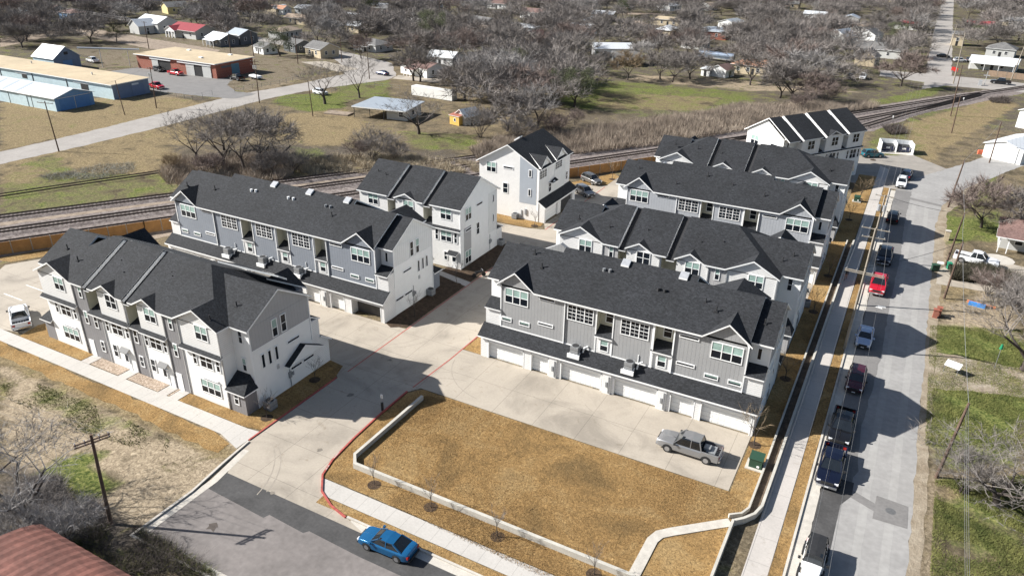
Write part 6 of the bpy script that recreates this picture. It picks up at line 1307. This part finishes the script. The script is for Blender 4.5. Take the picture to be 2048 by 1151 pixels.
cottage(560, 28, 10, 7, 3, 5, WSMOOTH, SHS, "small white house with a salmon roof among far trees", 1.5)
cottage(450, 8, 12, 8, 3, 0, LGW, MWHITE, "pale roofed house at the very top, left of middle", 1.4)
cottage(64, 36, 9, 7, 3.2, 60, WSMOOTH, MWHITE, "white gabled house at the upper left edge", 1.8)
cottage(110, 28, 10, 7, 3.0, -8, LGW, SHB, "low brown roofed house beside the white gabled one", 1.4)
cottage(148, 38, 11, 8, 3.2, -5, BLW, SHB, "blue walled house with brown roof, upper left", 1.5, 'hip')
cottage(15, 24, 12, 9, 3.2, 0, TANW, SHS, "pink roofed house in the top left corner", 1.6)
cottage(190, 8, 10, 8, 3.2, 70, WSMOOTH, SHG, "white gable end peeping out at the top left", 1.8)
cottage(755, 20, 12, 8, 3, 0, TANW, MWHITE, "flat white canopy building in the upper middle", .4, 'shed')
cottage(840, 42, 8, 7, 3.6, 75, WSMOOTH, SHG, "white gable end house behind the olive evergreen", 2.0, wins=1)
cottage(890, 46, 5, 5, 3, 70, TANW, SHG, "tiny cream gabled shed in the upper middle", 1.4, wins=1, name="shed", cat="shed")
cottage(966, 54, 13, 9, 3, -20, DGW, SHG, "dark roofed bungalow with white gable trims", 1.8, porch=8)
cottage(862, 14, 12, 8, 3, 0, WSMOOTH, MWHITE, "white roofed building near the top middle", 1.0)
cottage(1070, 36, 14, 8, 3.2, -5, WSMOOTH, SHB, "red brown roofed house with pale wall at the top middle", 1.8)
cottage(1040, 60, 10, 3, 2.6, 0, WSMOOTH, MWHITE, "narrow white trailer in the trees", .3, 'shed', wins=1)
cottage(1165, 68, 11, 8, 3.2, -5, WSMOOTH, MWHITE, "white metal roofed house right of centre top", 1.5, porch=8)
cottage(1185, 55, 9, 8, 3.4, 0, LGW, MGREY, "blue grey hip roofed house behind the white one", 1.8, 'hip')
cottage(1070, 88, 8, 7, 3.4, 75, TANW, SHB, "brown gabled house half lost in the centre trees", 2.2, wins=1)
cottage(1095, 108, 11, 7, 3, -5, WSMOOTH, SHG, "white walled house behind the centre thicket", 1.2)
cottage(1272, 62, 12, 9, 3, 0, TANW, SHT, "tan hip roofed house above the field", 1.6, 'hip')
cottage(1340, 50, 15, 9, 3, 0, TANW, TANR, "long cream flat roofed building above the field", .5, 'shed')
cottage(1425, 76, 15, 10, 3.4, -3, BRICK, MGREY, "brick house with a shining grey metal roof", 1.6, 'hip')
cottage(1222, 112, 14, 9, 3.4, 30, WSMOOTH, MWHITE, "white shed with bright sloping roof at the field's top corner", 1.6, wins=2)
cottage(1252, 128, 10, 8, 3, 25, DGW, SHG, "dark barn open toward the field", 1.6, porch=7, name="barn", cat="barn")
cottage(1390, 96, 10, 7, 3, -5, WSMOOTH, SHG, "pale garage left of the silver tanker", 1.4)
cottage(1414, 151, 3, 3.5, 2.4, -10, WSMOOTH, MWHITE, "small white garden shed left of the white garage", .3, 'shed', wins=0, name="shed", cat="shed")
cottage(1443, 152, 6, 6, 2.6, 75, WSMOOTH, SHB, "small white garage with brown roof at the field edge", 1.4, wins=0, name="garage", cat="garage")
cottage(1512, 146, 15, 9, 3, -5, TANW, SHS, "cream house with a salmon roof behind the meadow trees", 1.6, 'hip', wins=4)
cottage(1732, 130, 7, 7, 3.4, 80, STONE, SHG, "tan stone gabled front wing with arched pair of windows", 2.6, wins=2)
cottage(1760, 112, 18, 11, 3.2, -8, LGW, SHG, "large grey roofed house behind the stone gable", 2.2)
cottage(1680, 88, 10, 9, 3.8, 70, LGW, MGREY, "blue grey gabled house above the meadow clump", 2.6, wins=1)
cottage(1738, 82, 10, 8, 3.2, 75, WSMOOTH, SHG, "white gable end behind the large grey roof", 2.2, wins=1)
cottage(1912, 90, 4.5, 6, 5.0, 0, TANW, SHG, "narrow two storey tan house on the far street", .6, 'shed', wins=1)
hp = cottage(1985, 138, 15, 9, 3, -8, LGW, MWHITE, "far right house with a bright metal porch roof", 1.4, porch=14)
cottage(2000, 112, 10, 9, 3.2, -8, LGW, SHG, "grey hip roofed house behind the metal porch roof", 2.2, 'hip')
cottage(1815, 58, 13, 8, 3, 0, WSMOOTH, MRED, "house with a dull red roof deep in the right hand trees", 1.4)
cottage(1958, 60, 12, 8, 3, 0, TANW, MRED, "red roofed house right of the far street", 1.4)
cottage(1630, 38, 12, 8, 3, 0, LGW, MWHITE, "pale roof in the top right woods beside a tan one", 1.2)
cottage(1622, 58, 11, 8, 3, 0, DGW, MGREY, "grey metal roof in the right hand woods", 1.2)
cottage(1560, 22, 10, 8, 3, 0, TANW, SHT, "tan roofed house at the top, right of middle", 1.4)
cottage(1300, 12, 12, 8, 3, 0, WSMOOTH, SHS, "faint salmon roof at the top, right of middle", 1.2)
cottage(1500, 8, 14, 8, 3, 0, WSMOOTH, MWHITE, "white roof at the top edge above the tanker", 1.0)
cottage(2010, 10, 18, 5, 3, 20, WSMOOTH, MWHITE, "long white roof in the top right corner", .6, 'shed')
cottage(655, 8, 10, 7, 3, 0, LGW, SHG, "grey roofed house at the top beside the evergreen", 1.4)
cottage(1120, 10, 9, 7, 3, 0, WSMOOTH, SHB, "small brown roof at the top right of the centre pole", 1.4)
for k, (px, py) in enumerate(HM):
    cottage(px, py, rh_.uniform(9, 15), rh_.uniform(7, 9), 3, rh_.choice((0, 5, -8, 75, 90)), rh_.choice((WSMOOTH, LGW, TANW, WSMOOTH)), rh_.choice((MWHITE, SHG, MGREY, MWHITE, SHB, SHT)), "small low house half hidden among the farthest trees", 1.4, rh_.choice(('gable', 'gable', 'hip')), wins=2).e["group"] = "small houses among the farthest trees"
# right edge
cottage(2032, 312, 14, 8, 3.2, 62, WSMOOTH, MWHITE, "white metal roofed shed right of the bending road", 1.2, wins=2)
cottage(2070, 255, 8, 6, 4.5, 62, WSMOOTH, MWHITE, "white wall corner at the right edge by the road", 1.0, wins=0)
hb = cottage(2060, 492, 9, 7, 2.8, -3, LGW, SHB, "brown shingled house with a white porch at the right edge", 1.4, 'hip', over=.5)
hb.box("porch_post", TRIM, *[(u, u+.12, -5.9, -5.78, 0, 2.6) for u in (-4.6, -3.4)]); hb.slabs("porch_roof", [[(-5.2, -6.2, 2.65), (4.5, -6.2, 2.65), (4.5, -3.5, 3.1), (-5.2, -3.5, 3.1)]], .14, SHB)
board_fence([at(1975, 152)[:2], at(2048, 160)[:2]], 2.0, "brown board fence right of the far porch house", mat("brown_boards", (.28, .20, .14), .9, .2, 2), "board_fence")
# rusty arched roof, lower left corner
p0 = at(0, 1090, 4.2); p1 = at(290, 1151, 4.2); t_ = thing("rusty_hall", "rust red ridged metal hall roof in the lower left corner", "hall", (-52, 12.9, 0), 0)
mb = MB(); n = 14; x0, x1, yc, wd_ = 0.0, 34.0, 0.0, 9.0
prof = [(yc+wd_*math.cos(math.pi*(.08+.84*i/n)), 2.6+2.3*math.sin(math.pi*(.08+.84*i/n))) for i in range(n+1)]
RUST = mat("rust_metal", (.17, .068, .05), .75, .35, .35, fine=.2)
k_ = int((x1-x0)/.45)
vs = []
for j in range(k_+1):
    for (yy, zz) in prof: vs.append((x0+j*.45, yy, zz+(.05 if j % 2 else 0)))
fs = [(j*(n+1)+i, (j+1)*(n+1)+i, (j+1)*(n+1)+i+1, j*(n+1)+i+1) for j in range(k_) for i in range(n)]
mb.add(vs, fs); mb.build("roof", RUST, t_)
MB().box(x0+.3, x1-.3, yc-wd_*.94, yc+wd_*.94, 0, 3.1).build("wall", mat("hall_wall", (.25, .22, .2), .9, .2, 1), t_)
for u in (-14, -2): MB().box(u, u+.25, yc-wd_*.5, yc+wd_*.5, 5.0, 5.08).build("roof_seam", mat("pale_rust", (.5, .33, .26), .8, .2, 1), t_) if False else None
q = at(42, 1140, 4.0); MB().tube((q[0]+53, q[1]-12.6, 3.4), (q[0]+53, q[1]-12.6, 4.3), .45, n=14).build("roof_vent", mat("vent_cap", (.42, .30, .24), .7, .3, 2), t_)
# dumpster shelter
t_ = thing("dumpster_shelter", "open white three sided shelter holding two bins by the road bend", "shelter", (*at(1790, 303)[:2], 0), R(12))
MB().box(-3.4, 3.4, 2.0, 2.15, 0, 2.3).build("back_wall", MWHITE, t_); MB().box(-3.4, -3.28, -2, 2.0, 0, 2.3).build("side_wall", TRIM, t_); MB().box(3.28, 3.4, -2, 2.0, 0, 2.3).build("side_wall", TRIM, t_); MB().box(-.08, .08, -1.0, 2.0, 0, 2.1).build("divider", TRIM, t_); MB().box(-3.6, 3.6, -2.6, 2.3, 0, .06).build("floor", KERB, t_)
b_ = at(1790, 303)
for s_, l in ((-1.7, "left"), (1.6, "right")):
    c, sn = math.cos(R(12)), math.sin(R(12)); t2 = thing("dumpster", "navy dumpster in the %s bay of the white shelter" % l, "dumpster", (b_[0]+s_*c, b_[1]+s_*sn+.6, .07), R(12))
    MB().box(-1.1, 1.1, -.8, .8, 0, 1.2).build("bin", DBP, t2); MB().box(-.45, .3, -.9, -.8, .6, .95).build("notice", TRIM, t2); MB().slab([(-1.15, -.85, 1.22), (1.15, -.85, 1.22), (1.15, .85, 1.4), (-1.15, .85, 1.4)], .05).build("lid", [BLK, BLK], t2)
# small street things
GRN = mat("utility_green", (.02, .06, .035), .6, .15, 3)
def util_box(px, py, label, s=1.0):
    t = thing("utility_box", label, "utility box", at(px, py)); MB().box(-.75*s, .75*s, -.7*s, .7*s, .05, .16).build("pad", KERB, t); MB().box(-.5*s, .5*s, -.45*s, .5*s, .16, 1.0*s).build("cabinet", GRN, t); MB().slab([(-.55*s, -.5*s, 1.0*s), (.55*s, -.5*s, 1.0*s), (.55*s, .55*s, 1.12*s), (-.55*s, .55*s, 1.12*s)], .06).build("lid", [GRN, GRN], t)
    MB().box(.12*s, .32*s, -.47*s, -.45*s, .3, .5).build("warning_sticker", TRIM, t)
util_box(1511, 932, "green utility box on a pad by the silver pickup", 1.15); util_box(1713, 403, "green utility box on golden lawn near the transformer pole", 1.0)
def wheelie(px, py, label, col_): 
    t = thing("wheelie_bin", label, "bin", at(px, py), .3); MB().slab([(-.32, -.32, 1.0), (.32, -.32, 1.0), (.32, .4, 1.06), (-.32, .4, 1.06)], .08).build("lid", [col_, col_], t); b = MB(); b.prism([(-.28, -.28, .1), (.28, -.28, .1), (.28, .28, .1), (-.28, .28, .1)], (0, 0, .88)); b.build("bin", col_, t)
    for s_ in (-1, 1): MB().tube((s_*.3, .3, .12), (s_*.24, .3, .12), .12, n=10).build("wheel", TYRE, t)
wheelie(1866, 541, "dark green wheelie bin standing at the road edge", GRN); wheelie(1872, 541, "second dark green bin touching the one at the road edge", GRN); wheelie(1897, 538, "bright green bin behind the mailbox, right of the dark ones", mat("bright_green", (.02, .25, .14), .5, .1, 2))
t_ = thing("mailbox", "white mailbox on a post beside the green bins", "mailbox", at(1878, 541)); MB().box(-.05, .05, -.05, .05, 0, 1.1).build("post", TRIM, t_); MB().box(-.5, .35, -.15, .15, 1.1, 1.38).build("box", TRIM, t_)
t_ = thing("brick_mailbox", "pale brick letter box pillar at the driveway mouth", "mailbox", at(1892, 479)); MB().box(-.35, .35, -.3, .3, 0, 1.5).build("pillar", STONE, t_); MB().box(-.42, .42, -.37, .37, 1.5, 1.6).build("cap", KERB, t_)
for px, py, l in ((1869, 634, "red brick pillar nearer the street at the dirt drive"), (1876, 630, "second red brick pillar behind the first at the dirt drive")):
    t_ = thing("brick_pillar", l, "pillar", at(px, py)); MB().box(-.28, .28, -.28, .28, 0, 1.1).build("shaft", BRICK, t_); MB().box(-.34, .34, -.34, .34, 1.1, 1.2).build("cap", BRICK, t_)
t_ = thing("yard_sign", "blank white board sign lying tilted back on the green lawn", "sign", (*at(1902, 745)[:2], 0), R(-20)); MB().add([(-.8, -.45, .9), (.8, -.45, .9), (.8, .4, 1.3), (-.8, .4, 1.3)], [(0, 1, 2, 3)]).add([(-.8, -.43, .87), (.8, -.43, .87), (.8, .42, 1.27), (-.8, .42, 1.27)], [(3, 2, 1, 0)]).build("board", TRIM, t_); MB().tube((-.7, -.4, 0), (-.7, -.4, .95), .03, n=5).build("post", METAL, t_); MB().tube((.7, -.4, 0), (.7, -.4, .95), .03, n=5).build("post", METAL, t_)
t_ = thing("feeder_post", "thin post with a green lantern shaped feeder in the right yard", "feeder", at(1989, 735)); MB().tube((0, 0, 0), (0, 0, 2.6), .03, n=5).build("post", METAL, t_); MB().tube((0, 0, 2.5), (0, 0, 3.1), .2, .1, n=8).build("feeder", mat("green_glass", (.02, .25, .12), .4, .1, 2), t_)
t_ = thing("swing_boat", "blue and orange children's toys heaped on the tan yard", "toys", (*at(1955, 612)[:2], 0), R(-10)); MB().box(-1.1, .9, -.35, .3, 0, .4).build("blue_tub", mat("toy_blue", (.05, .22, .55), .5, .2, 2), t_); MB().box(-1.4, 2.0, .5, .7, 0, .3).build("orange_bar", mat("toy_orange", (.55, .2, .1), .5, .2, 2), t_)
t_ = thing("bollard_lamp", "dark bollard post standing on the red kerb", "bollard", (-41.35, 50.0, 0)); MB().tube((0, 0, 0), (0, 0, 1.0), .14, n=10).build("post", BLK, t_); MB().tube((0, 0, 1.0), (0, 0, 1.9), .05, n=8).build("stem", METAL, t_); MB().box(-.12, .12, -.03, .03, 1.5, 1.95).build("plate", TRIM, t_)
MH = mat("cast_iron", (.12, .12, .12), .6, .2, 6); tag(sheet("manhole_cover", arc(5.69, 59.62, .42, 0, 337, 15), MH, .031), "round iron manhole cover in the square grey road patch", "manhole cover", None, "thing")
q = at(425, 1053); tag(sheet("oil_stain", arc(q[0], q[1], .45, 0, 330, 9), mat("oil_dark", (.08, .065, .055), .9, .3, 4), .033, jag=.18), kind="structure")
sheet("paint_mark", [(1.0, 101.2), (1.9, 101.0), (1.8, 101.5), (2.3, 101.6), (2.2, 102.1), (1.3, 101.9)], WPAINT, .024)
for (a, b) in (((-168, 96.5), (-158.8, 96.5)),): pass
t_ = thing("crossing_signal", "railway crossing signal mast with grey cabinet at the far road", "signal", at(1968, 172)); MB().tube((0, 0, 0), (0, 0, 4.6), .1, n=6).build("mast", GALV, t_); MB().box(-.9, .9, -.08, .08, 3.2, 3.5).build("lamp_bar", GALV, t_); MB().box(-1.8, -.8, -.5, .5, 0, 1.6).build("cabinet", GALV, t_)
for px, py, l in ((1785, 240, "short white marker post beside the inner tracks"), (1926, 203, "white marker post near the joining tracks"), (1611, 219, "white marker post by the reed bank")):
    t_ = thing("marker_post", l, "marker post", at(px, py)); MB().box(-.08, .08, -.08, .08, 0, 1.1).build("post", TRIM, t_); MB().box(-.14, .14, -.04, .04, .8, 1.15).build("plate", TRIM, t_)
for i, (px, py) in enumerate(((1904, 148), (1909, 150))): t_ = thing("traffic_sign", "bright red road sign at the far corner" if i == 0 else "second red road sign just right at the far corner", "sign", at(px, py)); MB().tube((0, 0, 0), (0, 0, 2.2), .05, n=5).build("post", METAL, t_); MB().box(-.6, .6, -.04, .04, 1.2, 2.4).build("plate", mat("sign_red", (.7, .04, .03), .5, .05, 2), t_)
p = at(1962, 308); t_ = thing("road_barrier", "orange red plastic barrier on the verge by the metal roofed shed", "barrier", p, .4); MB().box(-.8, .8, -.2, .2, 0, .9).build("body", mat("barrier_orange", (.7, .16, .08), .6, .1, 2), t_)
# chain link fences round the workshops
def wirefence(pts, h, label):
    t = thing("chain_fence", label, "fence", (*pts[0], 0)); o0 = Vector(pts[0])
    for a, b in zip(pts[:-1], pts[1:]):
        a = Vector(a)-o0; b = Vector(b)-o0; k = max(1, int((b-a).length/3))
        for i in range(k+1): q = a.lerp(b, i/k); MB().tube((q.x, q.y, 0), (q.x, q.y, h), .05, n=5).build("post", METAL, t)
        for z in (h, h*.5): MB().tube((a.x, a.y, z), (b.x, b.y, z), .025, n=4).build("rail", METAL, t)
wirefence([at(322, 188)[:2], at(385, 200)[:2], at(425, 190)[:2]], 1.3, "wire fence at the workshop yard's lower edge"); wirefence([at(470, 185)[:2], at(505, 178)[:2], at(560, 170)[:2], at(610, 155)[:2]], 1.3, "wire fence along the road right of the workshop")
wirefence([at(555, 208)[:2], at(640, 200)[:2], at(700, 168)[:2], at(800, 180)[:2]], 1.3, "wire fence round the green yard by the carport")
for k, (px, py) in enumerate(((1850, 470), (1858, 380))): pass
# ------------------------------------------------------------------ the walker on the street sidewalk
def person(x, y, rz):
    t = thing("person", "person in dark clothes walking on the shaded street sidewalk", "person", (x, y, .04), rz)
    J = {'pel': (0, 0, .95, .15, .11), 'wai': (0, 0, 1.1, .14, .10), 'che': (0, -.02, 1.32, .18, .12), 'nek': (0, -.02, 1.5, .06, .06), 'hd0': (0, -.03, 1.58, .075, .085), 'hd1': (0, -.03, 1.7, .085, .10), 'hd2': (0, -.03, 1.77, .05, .06),
         'ls': (-.19, -.02, 1.43, .065, .065), 'le': (-.25, .1, 1.16, .05, .05), 'lw': (-.24, -.02, .93, .035, .035), 'rs': (.19, -.02, 1.43, .065, .065), 're': (.25, -.12, 1.18, .05, .05), 'rw': (.24, -.3, 1.05, .035, .035),
         'lh': (-.1, 0, .9, .10, .10), 'lk': (-.1, -.2, .52, .07, .07), 'la': (-.1, -.3, .09, .045, .045), 'lt': (-.1, -.46, .04, .04, .03), 'rh': (.1, 0, .9, .10, .10), 'rk': (.1, .06, .5, .07, .07), 'ra': (.1, .32, .16, .045, .045), 'rt': (.1, .24, .03, .04, .03)}
    E_ = [('pel', 'wai'), ('wai', 'che'), ('che', 'nek'), ('nek', 'hd0'), ('hd0', 'hd1'), ('hd1', 'hd2'), ('che', 'ls'), ('ls', 'le'), ('le', 'lw'), ('che', 'rs'), ('rs', 're'), ('re', 'rw'), ('pel', 'lh'), ('lh', 'lk'), ('lk', 'la'), ('la', 'lt'), ('pel', 'rh'), ('rh', 'rk'), ('rk', 'ra'), ('ra', 'rt')]
    names = list(J); vs = [J[k][:3] for k in names]; es = [(names.index(a), names.index(b)) for a, b in E_]; rads = [J[k][3:] for k in names]
    for w0, d in (('lw', (-.0, -.03)), ('rw', (0, -.06))):     # palm, four fingers, thumb
        base_ = J[w0]; pi_ = len(vs); vs.append((base_[0], base_[1]+d[1], base_[2]-.08)); rads.append((.032, .02)); es.append((names.index(w0), pi_))
        for j, (dy, ln) in enumerate(((-.03, .07), (-.01, .085), (.01, .08), (.03, .065))):
            a = len(vs); vs.append((base_[0]*1.0, base_[1]+d[1]+dy, base_[2]-.12)); vs.append((base_[0]*.93, base_[1]+d[1]+dy, base_[2]-.12-ln)); rads += [(.009, .009), (.008, .008)]; es += [(pi_, a), (a, a+1)]
        a = len(vs); vs.append((base_[0]*.86, base_[1]+d[1]-.03, base_[2]-.10)); rads.append((.010, .010)); es.append((pi_, a))
    me = bpy.data.meshes.new("body"); me.from_pydata(vs, es, []); o = link("body", me, t); sk = me.skin_vertices.new() if hasattr(me.skin_vertices, 'new') and False else None
    md = o.modifiers.new("skin", 'SKIN'); md.use_smooth_shade = True
    for i, r_ in enumerate(rads): me.skin_vertices[0].data[i].radius = r_
    me.skin_vertices[0].data[0].use_root = True; sb_ = o.modifiers.new("sub", 'SUBSURF'); sb_.levels = 1; sb_.render_levels = 2
    pm, t2, bs2, L2 = nodes("clothed_person"); sx = nd(t2, "ShaderNodeSeparateXYZ"); L2.new(nd(t2, "ShaderNodeTexCoord").outputs["Object"], sx.inputs[0])
    rp = ramp(t2, [(0, (.03, .03, .03)), (.05, (.33, .20, .14)), (.30, (.35, .21, .15)), (.52, (.02, .02, .025)), (.84, (.03, .035, .05)), (.87, (.35, .21, .15))]); rp.color_ramp.interpolation = 'CONSTANT'
    dv = nd(t2, "ShaderNodeMath", operation='DIVIDE'); L2.new(sx.outputs[2], dv.inputs[0]); dv.inputs[1].default_value = 1.8; L2.new(dv.outputs[0], rp.inputs[0]); L2.new(rp.outputs[0], bs2.inputs["Base Color"]); me.materials.append(pm)
    hb_ = MB(); 
    for i in range(4): hb_.tube((0, -.02+.005*i, 1.70+.03*i), (0, -.02, 1.735+.03*i), .10-.018*i, .095-.022*i, n=10)
    hb_.build("hair", BLK, t)
    return t
q = at(1690, 560); person(q[0], q[1], R(180))

# faded white lettering on the red kerb, and scuffs left by tyres on the concrete
def kerb_text(txt, x, y, rz, size=.15):
    c = bpy.data.curves.new("kerb_lettering", 'FONT'); c.body = txt; c.size = size; c.extrude = .002; c.align_x = 'CENTER'; c.align_y = 'CENTER'; c.materials.append(WPAINT)
    o = link("kerb_lettering", c, None, (x, y, .156), rz); tag(o, kind="structure")
kerb_text("NO PARKING", -40.6, 42.0, math.atan2(-1.7, .3)); kerb_text("FIRE LANE", -40.15, 40.2, math.atan2(-2.0, .6))
SCUFF = mat("tyre_scuff_paint", (.31, .272, .225), .85, .2, 2); SCUFL = mat("pale_scuff", (.50, .46, .40), .85, .2, 2)
for k, (cx, cy, r_, a0, a1) in enumerate(((-36.5, 51.5, 8.5, 100, 165), (-35.6, 51.0, 8.0, 98, 160), (-52.0, 66.5, 7.0, -62, -12), (-53.2, 66.8, 7.2, -60, -15), (-33.0, 64.0, 7.5, 195, 262), (-50.5, 33.5, 8.0, 12, 62), (-51.6, 33.0, 8.6, 10, 55), (-25.0, 68.0, 9.0, 225, 262), (-18.0, 68.5, 9.2, 232, 275))):
    strip("tyre_scuff", arc(cx, cy, r_, a0, a1, 12), .09, SCUFF, .0335+.0006*k)
for k, (px, py) in enumerate(((545, 985), (640, 900), (1150, 745), (1300, 800), (780, 720), (700, 790), (1010, 690), (1240, 760))):
    q = at(px, py); sheet("oil_stain", arc(q[0], q[1], .22+.06*(k % 3), 0, 320, 8), mat("faint_oil", (.19, .165, .135), .8, .3, 3), .0395, jag=.1, seed=k)
